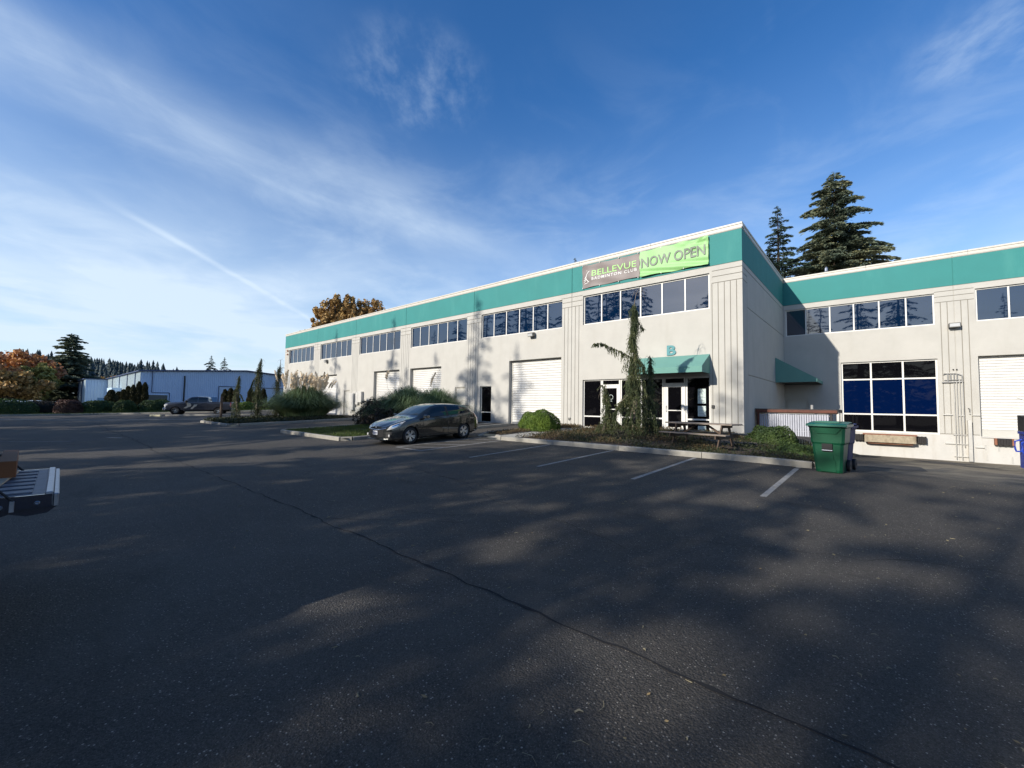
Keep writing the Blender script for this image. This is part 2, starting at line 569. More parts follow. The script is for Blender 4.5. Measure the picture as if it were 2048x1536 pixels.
M_['line'] = mat('worn_white_paint', (0.23, 0.225, 0.21), 0.8, var=0.25, vscale=9, dirt=(0.06, 0.06, 0.06),
                 dirt_scale=5, dirt_amt=0.75)
M_['crack'] = mat('crack_shadow_dirt', (0.006, 0.006, 0.007), 1.0)
M_['tar'] = mat('sealed_tar_patch', (0.022, 0.020, 0.020), 0.75, var=0.3, vscale=5)
M_['drytwig'] = mat('dry_straw_needles', (0.20, 0.175, 0.11), 0.8)
M_['carpaint'] = mat('grey_metallic_car_paint', (0.013, 0.016, 0.017), 0.22, metal=0.2, coat=1.0)
M_['truckpaint'] = mat('grey_truck_paint', (0.045, 0.047, 0.058), 0.35, metal=0.3, coat=0.8)
M_['navy'] = mat('dark_navy_truck_paint', (0.006, 0.012, 0.028), 0.25, metal=0.1, coat=1.0)
M_['whitepaint'] = mat('white_car_paint', (0.62, 0.63, 0.65), 0.3, coat=0.8)
M_['silverpaint'] = mat('silver_car_paint', (0.38, 0.40, 0.43), 0.3, metal=0.5, coat=0.8)
M_['redpaint'] = mat('orange_red_car_paint', (0.30, 0.07, 0.03), 0.35, coat=0.8)
M_['chrome'] = mat('bright_chrome', (0.75, 0.75, 0.76), 0.12, metal=1.0)
M_['alloy'] = mat('silver_alloy', (0.55, 0.55, 0.54), 0.3, metal=0.7)
M_['tyre'] = mat('tyre_rubber', (0.014, 0.014, 0.015), 0.85)
M_['plastic'] = mat('black_trim_plastic', (0.012, 0.012, 0.013), 0.55)
M_['lens'] = mat('clear_headlight_lens', (0.40, 0.40, 0.39), 0.25, coat=0.3)
M_['taillens'] = mat('red_tail_lens', (0.22, 0.012, 0.012), 0.15, coat=1.0)
M_['plate'] = mat('licence_plate', (0.55, 0.56, 0.58), 0.5)
M_['plate_ink'] = mat('plate_ink', (0.05, 0.07, 0.18), 0.6)
M_['bedliner'] = mat('grey_plastic_bedliner', (0.075, 0.085, 0.11), 0.5, var=0.15, vscale=8, bump=0.3, bscale=90)
M_['metal_edge'] = mat('scuffed_bare_metal', (0.26, 0.28, 0.32), 0.35, metal=0.7, var=0.2, vscale=20)
M_['brownbox'] = mat('brown_cardboard', (0.20, 0.075, 0.028), 0.85, var=0.08, vscale=5)
M_['ply'] = mat('pale_plywood', (0.50, 0.36, 0.24), 0.75, var=0.12, vscale=8)
M_['ply_face'] = mat('dirty_board_face', (0.14, 0.14, 0.13), 0.8, var=0.15)
M_['banner_grey'] = mat('grey_banner_vinyl', (0.155, 0.128, 0.122), 0.55, var=0.05, vscale=3)
M_['banner_green'] = mat('lime_banner_vinyl', (0.235, 0.47, 0.17), 0.55, var=0.04, vscale=3)
M_['txt_green'] = mat('lime_print', (0.33, 0.62, 0.20), 0.6)
M_['txt_white'] = mat('white_print', (0.64, 0.64, 0.62), 0.6)
M_['txt_grey'] = mat('grey_print', (0.16, 0.19, 0.15), 0.6, var=0.15, vscale=6)
M_['teal_letter'] = mat('teal_letter_paint', (0.026, 0.185, 0.205), 0.5)


def glass_mat(name, col, ior=1.9, rough=0.02, bump=0.02):
    m = bpy.data.materials.new(name)
    m.use_nodes = True
    nt = m.node_tree
    b = nt.nodes['Principled BSDF']
    b.inputs['Base Color'].default_value = (*col, 1)
    b.inputs['Roughness'].default_value = rough
    b.inputs['IOR'].default_value = ior
    tc = nt.nodes.new('ShaderNodeTexCoord')
    n = nt.nodes.new('ShaderNodeTexNoise')
    n.inputs['Scale'].default_value = 1.4
    n.inputs['Detail'].default_value = 1
    bp = nt.nodes.new('ShaderNodeBump')
    bp.inputs['Strength'].default_value = bump
    bp.inputs['Distance'].default_value = 0.05
    nt.links.new(tc.outputs['Object'], n.inputs['Vector'])
    nt.links.new(n.outputs[0], bp.inputs['Height'])
    nt.links.new(bp.outputs[0], b.inputs['Normal'])
    return m


M_['glass'] = glass_mat('blue_tinted_glass', (0.0008, 0.010, 0.034), 2.0)
M_['glass_blue'] = glass_mat('blue_film_glass', (0.0005, 0.0055, 0.034), 1.2)
M_['glass_black'] = glass_mat('black_store_glass', (0.003, 0.003, 0.004), 1.30)
M_['carglass'] = glass_mat('car_glass', (0.006, 0.009, 0.010), 1.6, bump=0.0)
M_['windscreen'] = glass_mat('windscreen_glass', (0.016, 0.026, 0.032), 2.0, bump=0.0)


def asphalt_mat():
    m = bpy.data.materials.new('asphalt')
    m.use_nodes = True
    nt = m.node_tree
    b = nt.nodes['Principled BSDF']
    N = nt.nodes.new
    L = nt.links.new
    tc = N('ShaderNodeTexCoord')
    P = tc.outputs['Object']

    def noise(scale, detail, rough=0.6, vec=None):
        n = N('ShaderNodeTexNoise')
        n.inputs['Scale'].default_value = scale
        n.inputs['Detail'].default_value = detail
        n.inputs['Roughness'].default_value = rough
        L(vec if vec else P, n.inputs['Vector'])
        return n.outputs[0]

    def MR(v, a, b_, c, d):
        n = N('ShaderNodeMapRange')
        n.interpolation_type = 'SMOOTHSTEP'
        L(v, n.inputs[0])
        for i, x in enumerate((a, b_, c, d)):
            n.inputs[i + 1].default_value = x
        return n.outputs[0]

    def MUL(a, b_):
        n = N('ShaderNodeMath')
        n.operation = 'MULTIPLY'
        L(a, n.inputs[0])
        L(b_, n.inputs[1])
        return n.outputs[0]
    big = MR(noise(0.18, 5), 0.3, 0.7, 0.84, 1.16)
    mid = MR(noise(1.6, 6, 0.7), 0.3, 0.7, 0.86, 1.14)
    agg = MUL(MR(noise(90, 5, 0.8), 0.3, 0.7, 0.35, 1.75), MR(noise(26, 4, 0.7), 0.3, 0.7, 0.8, 1.2))
    v = MUL(MUL(big, mid), agg)
    # pale aggregate stones
    vor = N('ShaderNodeTexVoronoi')
    vor.inputs['Scale'].default_value = 62
    vor.inputs['Randomness'].default_value = 1.0
    L(P, vor.inputs['Vector'])
    sepc = N('ShaderNodeSeparateColor')
    L(vor.outputs['Color'], sepc.inputs[0])
    stone = MUL(MR(sepc.outputs[0], 0.84, 0.99, 0.0, 1.0), MR(vor.outputs['Distance'], 0.22, 0.42, 1.0, 0.0))
    vor2 = N('ShaderNodeTexVoronoi')
    vor2.inputs['Scale'].default_value = 130
    L(P, vor2.inputs['Vector'])
    sepc2 = N('ShaderNodeSeparateColor')
    L(vor2.outputs['Color'], sepc2.inputs[0])
    stone2 = MUL(MR(sepc2.outputs[1], 0.55, 0.98, 0.0, 0.9), MR(vor2.outputs['Distance'], 0.25, 0.55, 1.0, 0.0))
    mx = N('ShaderNodeMix')
    mx.data_type = 'RGBA'
    mx.blend_type = 'MULTIPLY'
    mx.inputs[0].default_value = 1
    mx.inputs[6].default_value = (0.050, 0.0445, 0.0375, 1)
    L(v, mx.inputs[7])
    m2 = N('ShaderNodeMix')
    m2.data_type = 'RGBA'
    L(stone, m2.inputs[0])
    L(mx.outputs[2], m2.inputs[6])
    m2.inputs[7].default_value = (0.34, 0.31, 0.26, 1)
    m3 = N('ShaderNodeMix')
    m3.data_type = 'RGBA'
    L(stone2, m3.inputs[0])
    L(m2.outputs[2], m3.inputs[6])
    m3.inputs[7].default_value = (0.135, 0.122, 0.105, 1)
    # old oil drips, wheel-worn lanes and drying stains
    mpS = N('ShaderNodeMapping')
    mpS.inputs['Scale'].default_value = (0.55, 1.6, 1)
    L(P, mpS.inputs[0])
    st1 = MR(noise(1.0, 6, 0.62, mpS.outputs[0]), 0.60, 0.72, 0.0, 0.55)
    st2 = MR(noise(3.2, 5, 0.6), 0.66, 0.76, 0.0, 0.6)
    stm = N('ShaderNodeMath')
    stm.operation = 'MAXIMUM'
    L(st1, stm.inputs[0])
    L(st2, stm.inputs[1])
    ms = N('ShaderNodeMix')
    ms.data_type = 'RGBA'
    L(stm.outputs[0], ms.inputs[0])
    L(m3.outputs[2], ms.inputs[6])
    ms.inputs[7].default_value = (0.022, 0.020, 0.018, 1)
    dst = MR(noise(0.35, 7, 0.68), 0.50, 0.75, 0.0, 0.42)
    md = N('ShaderNodeMix')
    md.data_type = 'RGBA'
    L(dst, md.inputs[0])
    L(ms.outputs[2], md.inputs[6])
    md.inputs[7].default_value = (0.085, 0.078, 0.066, 1)
    m3 = md
    # dirt in front of the dock wall, its colour raised to look sunlit
    sep = N('ShaderNodeSeparateXYZ')
    L(P, sep.inputs[0])
    dock = MUL(MR(sep.outputs[1], -9.5, -2.0, 0.0, 1.0), MR(sep.outputs[0], 3.6, 5.2, 0.0, 1.0))
    dn = MR(noise(0.9, 7, 0.65), 0.38, 0.62, 0.25, 1.0)
    m4 = N('ShaderNodeMix')
    m4.data_type = 'RGBA'
    L(MUL(dock, dn), m4.inputs[0])
    L(m3.outputs[2], m4.inputs[6])
    m4.inputs[7].default_value = (0.24, 0.205, 0.145, 1)
    L(m4.outputs[2], b.inputs['Base Color'])
    b.inputs['Roughness'].default_value = 0.82
    b.inputs['Specular IOR Level'].default_value = 0.35
    bp = N('ShaderNodeBump')
    bp.inputs['Strength'].default_value = 1.0
    bp.inputs['Distance'].default_value = 0.012
    ad = N('ShaderNodeMath')
    ad.operation = 'ADD'
    L(noise(55, 6, 0.85), ad.inputs[0])
    L(vor.outputs['Distance'], ad.inputs[1])
    L(ad.outputs[0], bp.inputs['Height'])
    L(bp.outputs[0], b.inputs['Normal'])
    return m


M_['asphalt'] = asphalt_mat()


# ------------------------------------------------------------------ ground
def sstep(a, b, x):
    t = min(1, max(0, (x - a) / (b - a)))
    return t * t * (3 - 2 * t)


def G(x, y):
    if y > 0:
        base = 0.0
    elif y > -16:
        base = 0.037 * y
    else:
        base = max(0.037 * -16 + (y + 16) * 0.014, -0.66)
    if x > 1.5 and y > -7.5:
        g2 = -0.2775 - 0.0545 * (y + 7.5)
        g2 = max(g2, -1.24)
        w = sstep(1.9, 3.3, x)
        base = base * (1 - w) + g2 * w
    return base


BEDS = [(-7.9, 3.1, -7.1, 0.0), (-9.0, -7.9, -6.3, 0.0), (-18.2, -11.8, -11.2, -1.3), (-32.0, -25.2, -11.4, -1.5)]
xs = sorted(set([-3000, -1200, -500, -250, -150, -110, -90] + [float(i) for i in range(-75, 26)] + [40, 80, 200, 800, 3000] +
                [b[0] for b in BEDS] + [b[1] for b in BEDS] + [1.5, 2.2, 2.6, 2.9, 3.4]))
ys = sorted(set([-3000, -800, -300, -150, -90, -60] + [float(i) for i in range(-45, 13)] + [20, 40, 90, 200, 600, 3000] +
                [b[2] for b in BEDS] + [b[3] for b in BEDS] + [10.24, -7.5, -0.02]))
mb = MB()
idx = {}
for i, x in enumerate(xs):
    for j, y in enumerate(ys):
        idx[i, j] = len(mb.v)
        mb.v.append((x, y, G(x, y)))
for i in range(len(xs) - 1):
    for j in range(len(ys) - 1):
        cx, cy = (xs[i] + xs[i + 1]) / 2, (ys[j] + ys[j + 1]) / 2
        if any(b[0] < cx < b[1] and b[2] < cy < b[3] for b in BEDS):
            continue
        mb.f.append((idx[i, j], idx[i + 1, j], idx[i + 1, j + 1], idx[i, j + 1]))
        mb.m.append(0)
obj('parking_lot', mb, M_['asphalt'], smooth=True, kind='structure', label='dark grey asphalt parking lot with tree shade across it')


def ribbon(name, pts, w, m, h=0.004, kind='structure', label=None, parent=None, step=0.4):
    """flat strip that follows the ground"""
    mb = MB()
    P = []
    for a, b in zip(pts[:-1], pts[1:]):
        n = max(1, int(math.hypot(b[0] - a[0], b[1] - a[1]) / step))
        for k in range(n):
            P.append((a[0] + (b[0] - a[0]) * k / n, a[1] + (b[1] - a[1]) * k / n))
    P.append(pts[-1][:2])
    for i, p in enumerate(P):
        q0, q1 = P[max(i - 1, 0)], P[min(i + 1, len(P) - 1)]
        dx, dy = q1[0] - q0[0], q1[1] - q0[1]
        l = math.hypot(dx, dy) or 1
        ww = w[i % len(w)] if isinstance(w, list) else w
        nx, ny = -dy / l * ww / 2, dx / l * ww / 2
        for s in (-1, 1):
            x, y = p[0] + nx * s, p[1] + ny * s
            mb.v.append((x, y, G(x, y) + h))
    for i in range(len(P) - 1):
        mb.f.append((2 * i, 2 * i + 2, 2 * i + 3, 2 * i + 1))
        mb.m.append(0)
    return obj(name, mb, m, parent=parent, kind=kind, label=label)


for x, l in ((-6.87, 'beside the hatched bay'), (-4.55, 'second from the hatched bay'), (-2.1, 'in front of the weeping tree'),
             (0.40, 'in front of the picnic table'), (2.78, 'nearest the green cart')):
    ribbon('parking_line', [(x - 0.04, -7.32), (x - 0.1, -11.15)], 0.10, M_['line'],
           label='worn white parking line ' + l)
ribbon('parking_line', [(-8.45, -6.9), (-8.45, -11.05)], 0.10, M_['line'], label='white line right of the grey hatchback')
ribbon('parking_line', [(-8.45, -11.05), (-6.87, -11.12)], 0.10, M_['line'], label='white end line of the hatched bay')
for k in range(4):
    ribbon('parking_line', [(-8.4, -10.9 + k * 1.0), (-6.9, -10.1 + k * 1.0)], 0.09, M_['line'], label='diagonal line of the hatched bay')
ribbon('parking_line', [(-20.85, -16.72), (-21.65, -17.12)], 0.13, M_['line'], label='short white paint dash alone on the lot')
ribbon('parking_line', [(-20.1, -18.3), (-22.6, -20.9)], 0.06, M_['line'], label='faint white line near the left edge')
ribbon('parking_line', [(-34.9, -19.6), (-33.6, -21.3)], 0.09, M_['line'], label='far faint white line at left')
ribbon('gutter_strip', [(-50.5, -21.6), (-45.6, -18.3), (-41.4, -14.3), (-37.4, -10.26), (-33.5, -6.5)], 0.32, M_['walk'], label='pale concrete gutter across the lot entrance')
# long crack along the paving seam, with side branches
rnd = random.Random(4)


def crackline(a, b, jit, w0, w1, seed, step=0.12):
    r = random.Random(seed)
    n = int(math.hypot(b[0] - a[0], b[1] - a[1]) / step)
    pts = []
    off = 0
    lx, ly = (b[0] - a[0]), (b[1] - a[1])
    L_ = math.hypot(lx, ly)
    nx, ny = -ly / L_, lx / L_
    for i in range(n + 1):
        off = off * 0.86 + r.gauss(0, jit)
        t = i / n
        pts.append((a[0] + lx * t + nx * off, a[1] + ly * t + ny * off))
    ws = [r.uniform(w0, w1) * (1.9 if r.random() < 0.08 else 1) for _ in range(23)]
    return pts, ws


def crack_obj(a, b, jit, w0, w1, seed, label):
    pts, ws = crackline(a, b, jit, w0, w1, seed)
    return ribbon('asphalt_crack', pts, ws, M_['crack'], h=0.0035, label=label, step=10)


crack_obj((7.5, -16.72), (-14.0, -16.66), 0.015, 0.010, 0.026, 1, 'long jagged crack running the length of the lot')
crack_obj((-14.0, -16.66), (-40.0, -16.3), 0.025, 0.03, 0.06, 2, 'far end of the long crack')
crack_obj((-1.9, -16.62), (-0.2, -15.4), 0.02, 0.005, 0.010, 3, 'thin crack branching from the long crack')
crack_obj((-1.2, -15.6), (1.3, -14.1), 0.02, 0.003, 0.008, 7, 'thin crack in the middle of the lot')
crack_obj((-3.2, -13.4), (1.9, -14.9), 0.03, 0.004, 0.010, 9, 'thin cross crack in the middle of the lot')
crack_obj((-4.5, -16.6), (-1.2, -15.6), 0.02, 0.002, 0.006, 11, 'hairline crack beside the long crack')
crack_obj((6.0, -9.0), (9.5, -10.2), 0.03, 0.006, 0.014, 13, 'thin crack at right edge')
crack_obj((-9.5, -12.4), (-2.0, -13.6), 0.03, 0.008, 0.018, 15, 'wandering crack across the middle lane of the lot')
crack_obj((2.2, -14.2), (6.4, -12.6), 0.03, 0.004, 0.010, 17, 'thin crack below the right parking lines')
# tar patches by the dock
for (cx, cy, rx, ry, sd, lb) in ((4.55, -2.6, 0.62, 1.5, 3, 'dark square patch behind the carts'),
                                 (6.9, 3.2, 0.55, 0.7, 8, 'dark oil stain below the dock pipes'),
                                 (6.15, 5.6, 0.9, 1.6, 5, 'grey worn patch at the dock wall')):
    r = random.Random(sd)
    mb = MB()
    n = 28
    vs = [(cx, cy, G(cx, cy) + 0.006)]
    for k in range(n):
        t = 2 * math.pi * k / n
        e = 0.25 if sd == 3 else 1.0
        c, s_ = math.cos(t), math.sin(t)
        q = (abs(c) ** (2 / (1 if sd != 3 else 0.3)) + abs(s_) ** (2 / (1 if sd != 3 else 0.3))) ** -0.5 if sd != 3 else min(1 / max(abs(c), 1e-3), 1 / max(abs(s_), 1e-3))
        f = (1 + r.uniform(-.22, .22)) if sd != 3 else q
        x, y = cx + rx * c * f, cy + ry * s_ * f
        vs.append((x, y, G(x, y) + 0.006))
    mb.add(vs, [(0, 1 + k, 1 + (k + 1) % n) for k in range(n)])
    obj('tar_patch', mb, M_['tar'], kind='structure', label=lb)


# kerbs ------------------------------------------------------------
def kerb(pts, label, seg=2.45, w=0.16, h=0.15, m=None, taper_ends=(False, False)):
    root = thing('kerb', (0, 0, 0), kind='structure', label=label)
    r = random.Random(int(abs(pts[0][0] * 7)))
    for a, b in zip(pts[:-1], pts[1:]):
        L_ = math.hypot(b[0] - a[0], b[1] - a[1])
        n = max(1, round(L_ / seg))
        dx, dy = (b[0] - a[0]) / L_, (b[1] - a[1]) / L_
        for k in range(n):
            t0, t1 = k * L_ / n + 0.008, (k + 1) * L_ / n - 0.008
            mb = MB()
            vs = []
            sub = 4
            hh = h + r.uniform(-0.006, 0.006)
            for q in range(sub + 1):
                t = t0 + (t1 - t0) * q / sub
                x, y = a[0] + dx * t, a[1] + dy * t
                z = G(x, y)
                he = hh
                if taper_ends[0] and k == 0 and (a is pts[0]) and q == 0:
                    he = 0.03
                if taper_ends[1] and k == n - 1 and (b is pts[-1]) and q == sub:
                    he = 0.03
                for (o, zz) in ((-w / 2 - 0.01, -0.12), (-w / 2, he - 0.025), (-w / 2 + 0.025, he), (w / 2 - 0.025, he), (w / 2, he - 0.02), (w / 2, -0.12)):
                    vs.append((x - dy * o, y + dx * o, z + zz))
            fs = []
            for q in range(sub):
                for e in range(5):
                    fs.append((q * 6 + e, q * 6 + 6 + e, q * 6 + 7 + e, q * 6 + 1 + e))
            fs.append((0, 1, 2, 3, 4, 5))
            fs.append(tuple(sub * 6 + 5 - i for i in range(6)))
            mb.add(vs, fs)
            obj('kerb_stone', mb, m or M_['concrete'], parent=root)
    return root


kerb([(-7.75, -6.75), (-7.0, -7.17), (3.0, -7.17)], 'concrete kerb in front of the picnic table bed', taper_ends=(True, False))
kerb([(3.05, -7.1), (3.18, -6.3), (3.18, -1.0)], 'kerb behind the green cart')
kerb([(-9.0, -6.6), (-9.0, -0.6)], 'concrete kerb left of the round green bush', taper_ends=(True, False))
kerb([(-17.9, -11.25), (-12.0, -11.25), (-11.75, -10.9), (-11.75, -1.4)], 'kerb round the grassy island beside the grey hatchback')
kerb([(-17.9, -11.25), (-18.3, -10.9), (-18.3, -1.4)], 'left kerb of the grassy island')
kerb([(-12.9, -3.2), (-12.9, -1.2)], 'short kerb behind the grey hatchback', taper_ends=(False, True))
kerb([(-31.6, -11.45), (-25.6, -11.45), (-25.2, -11.0), (-25.2, -1.6)], 'kerb round the pampas grass island')
kerb([(-31.6, -11.45), (-32.1, -11.0), (-32.1, -1.6)], 'far kerb of the pampas grass island')
kerb([(-46.6, -10.9), (-44.0, -8.0), (-40.9, -4.7)], 'low kerb in front of the wrapped pickup')
kerb([(-56.5, -24.5), (-57.2, -21.1), (-58.6, -17.0), (-58.2, -14.5), (-55.5, -11.6), (-52.5, -6.0), (-50.5, 0.0)], 'far kerb along the hedges', seg=3)
mb = MB().bevbox(-0.45, 0.45, -0.09, 0.09, 0, 0.16, 0.03)
obj('wheel_stop', mb, M_['yellow'], loc=(-46.9, -11.6, G(-46.9, -11.6)), rz=0.9, label='faded yellow kerb end in front of the wrapped pickup', cat='wheel stop')


# beds ---------------------------------------------------------------
def bed_mesh(name, x0, x1, y0, y1, hf, m, label, step=0.2, rough=0.02, seed=0):
    r = random.Random(seed)
    nx, ny = max(2, int((x1 - x0) / step)), max(2, int((y1 - y0) / step))
    mb = MB()
    for i in range(nx + 1):
        for j in range(ny + 1):
            x, y = x0 + (x1 - x0) * i / nx, y0 + (y1 - y0) * j / ny
            mb.v.append((x, y, hf(x, y) + r.uniform(-rough, rough)))
    for i in range(nx):
        for j in range(ny):
            a = i * (ny + 1) + j
            mb.f.append((a, a + ny + 1, a + ny + 2, a + 1))
            mb.m.append(0)
    return obj(name, mb, m, smooth=False, kind='structure', label=label)


def HB(x, y):
    s = sstep(-2.5, 1.5, x)
    z = 0.037 * y + 0.10 - 0.20 * s
    z -= 0.30 * sstep(1.2, 3.1, x) * sstep(-6.5, -1.0, y)
    z += 0.04 * math.sin(x * 2.3 + y) * math.sin(y * 1.9)
    return z


bed_mesh('planting_bed', -6.55, 3.12, -7.1, -0.003, HB, M_['mulch'], 'bark mulch bed under the picnic table', 0.16, 0.025, 1)
bed_mesh('planting_bed', 0.003, 3.12, -0.003, 2.1, lambda x, y: HB(x, 0) - 0.12 * y, M_['mulch'], 'mulch below the slatted screen', 0.16, 0.025, 2)
bed_mesh('planting_bed', -9.0, -7.95, -6.3, -0.003, lambda x, y: 0.037 * y + 0.08, M_['mulch'], 'narrow mulch bed under the round bush', 0.16, 0.02, 3)
bed_mesh('planting_bed', -18.25, -11.75, -11.25, -1.3, lambda x, y: 0.037 * y + 0.11, M_['soil'], 'soil of the grassy island', 0.3, 0.02, 4)
bed_mesh('planting_bed', -32.1, -25.2, -11.45, -1.5, lambda x, y: 0.037 * y + 0.11, M_['soil'], 'soil of the pampas grass island', 0.3, 0.02, 5)
# concrete walk
mb = MB()
mb.box(-8.7, -1.15, -1.75, -0.004, -0.2, 0.0)
obj('sidewalk', mb, M_['walk'], kind='structure', label='concrete landing in front of the storefront doors')
mb = MB()
vs = []
for k in range(9):
    y = -1.75 - k * 5.35 / 8
    xl = -7.95
    xr = -6.55
    z = 0.037 * y + 0.14 - 0.10 * sstep(-3.5, -7.1, y) if False else 0.037 * y + (0.055 if k else 0.055)
    vs += [(xl, y, z), (xr, y, z), (xl, y, z - 0.3), (xr, y, z - 0.3)]
fs = []
for k in range(8):
    a = k * 4
    fs += [(a, a + 4, a + 5, a + 1), (a + 1, a + 5, a + 7, a + 3), (a, a + 2, a + 6, a + 4)]
mb.add(vs, fs)
obj('footpath', mb, M_['walk'], kind='structure', label='concrete path from the lot to the left storefront door')
# far verge
mb = MB()
P1 = [(-57.6, -24.5), (-58.4, -21.1), (-59.6, -17.0), (-59.0, -14.0), (-56.3, -11.2), (-53.3, -5.7), (-51.2, 0.5)]
for i, p in enumerate(P1):
    mb.v += [(p[0] + 0.9, p[1], G(*p) + 0.13), (p[0] - 12, p[1] + 2, G(*p) + 0.10)]
for i in range(len(P1) - 1):
    mb.f.append((2 * i, 2 * i + 2, 2 * i + 3, 2 * i + 1))
    mb.m.append(0)
obj('verge', mb, mat('dark_verge_grass', (0.035, 0.048, 0.018), 0.95, var=0.4, vscale=3, bump=0.6, bscale=10), kind='structure', label='grass verge under the far hedges')  # dark green with uneven tone


# ------------------------------------------------------------------ building
def relief(name, parent, origin, uax, nax, u0, u1, z0, z1, ops, mats, zmat, thick=0.25, label=None, edges=(True, True)):
    """wall panel as a stepped relief: ops = (ua, ub, za, zb, depth or None for an opening, material or None)"""
    us = sorted(set([u0, u1] + [min(max(o[0], u0), u1) for o in ops] + [min(max(o[1], u0), u1) for o in ops]))
    zs = sorted(set([z0, z1] + [o[2] for o in ops] + [o[3] for o in ops] + [z for z, _ in zmat if z0 < z < z1]))
    zs = [z for z in zs if z0 - 1e-6 <= z <= z1 + 1e-6]
    O = Vector(origin)
    U = Vector(uax)
    Nn = Vector(nax)
    nu, nz = len(us) - 1, len(zs) - 1
    D = [[0.0] * nz for _ in range(nu)]
    MT = [[0] * nz for _ in range(nu)]
    for i in range(nu):
        uc = (us[i] + us[i + 1]) / 2
        for j in range(nz):
            zc = (zs[j] + zs[j + 1]) / 2
            mi = 0
            for z, k in zmat:
                if zc >= z:
                    mi = k
            d = 0.0
            for o in ops:
                if o[0] < uc < o[1] and o[2] < zc < o[3]:
                    if o[4] is None:
                        d = None
                    elif d is not None:
                        d = o[4]
                        if o[5] is not None:
                            mi = o[5]
            D[i][j] = d
            MT[i][j] = mi
    mb = MB()

    def pt(u, z, d):
        return tuple(O + U * u - Nn * d + Vector((0, 0, z)))
    flip = U.cross(Vector((0, 0, 1))).dot(Nn) < 0

    def q(a, b, c, d_, mi):
        mb.add([a, b, c, d_] if not flip else [d_, c, b, a], [(0, 1, 2, 3)], mi)
    for i in range(nu):
        for j in range(nz):
            d = D[i][j]
            a, b, c, e = us[i], us[i + 1], zs[j], zs[j + 1]
            if d is not None:
                q(pt(a, c, d), pt(b, c, d), pt(b, e, d), pt(a, e, d), MT[i][j])
            dd = thick if d is None else d
            # reveal towards neighbours
            for (ii, jj, p, r_) in ((i + 1, j, (b, c), (b, e)), (i, j + 1, (b, e), (a, e))):
                if ii < nu and jj < nz:
                    d2 = D[ii][jj]
                    d2d = thick if d2 is None else d2
                    if abs(d2d - dd) > 1e-6:
                        lo = MT[i][j] if dd < d2d else MT[ii][jj]
                        pa, pb = p, r_
                        mb.add([pt(pa[0], pa[1], dd), pt(pb[0], pb[1], dd), pt(pb[0], pb[1], d2d), pt(pa[0], pa[1], d2d)],
                               [(0, 1, 2, 3)], lo)
    # outer edges (recessed joint either side) and opening at the bottom edge
    for i in range(nu):
        if D[i][0] is not None:
            mb.add([pt(us[i], z0, D[i][0]), pt(us[i + 1], z0, D[i][0]), pt(us[i + 1], z0, thick), pt(us[i], z0, thick)], [(0, 1, 2, 3)], 0)
        if D[i][-1] is not None:
            mb.add([pt(us[i], z1, D[i][-1]), pt(us[i + 1], z1, D[i][-1]), pt(us[i + 1], z1, thick), pt(us[i], z1, thick)], [(0, 1, 2, 3)], 0)
    for j in range(nz):
        for ue, D0, M0, on in ((u0, D[0][j], MT[0][j], edges[0]), (u1, D[-1][j], MT[-1][j], edges[1])):
            if D0 is not None and on:
                mb.add([pt(ue, zs[j], D0), pt(ue, zs[j + 1], D0), pt(ue, zs[j + 1], thick), pt(ue, zs[j], thick)], [(0, 1, 2, 3)], M0)
    return obj(name, mb, mats, parent=parent, label=label)


BLD = thing('warehouse_building', (0, 0, 0), label='long white tilt-up warehouse with a teal band under its parapet', cat='building')
WM = [M_['wall'], M_['teal'], M_['groove'], M_['wall_lower'], M_['jamb']]
ZT = 8.86
Z1, Z2 = 8.80, 7.40
ZG = [(-2, 0), (Z2, 1), (Z1, 0)]
WZ0, WZ1 = 5.52, 7.11         # upper windows
JX = [0.0, -8.48, -16.30, -24.11, -31.93, -39.74, -48.14]
GW = 0.030


def grooves(ujs, zb, ztop=6.62, off=0.0):
    ops = []
    for u in ujs:
        ops.append((u - GW / 2, u + GW / 2, zb, ztop, 0.02, 2))
    return ops


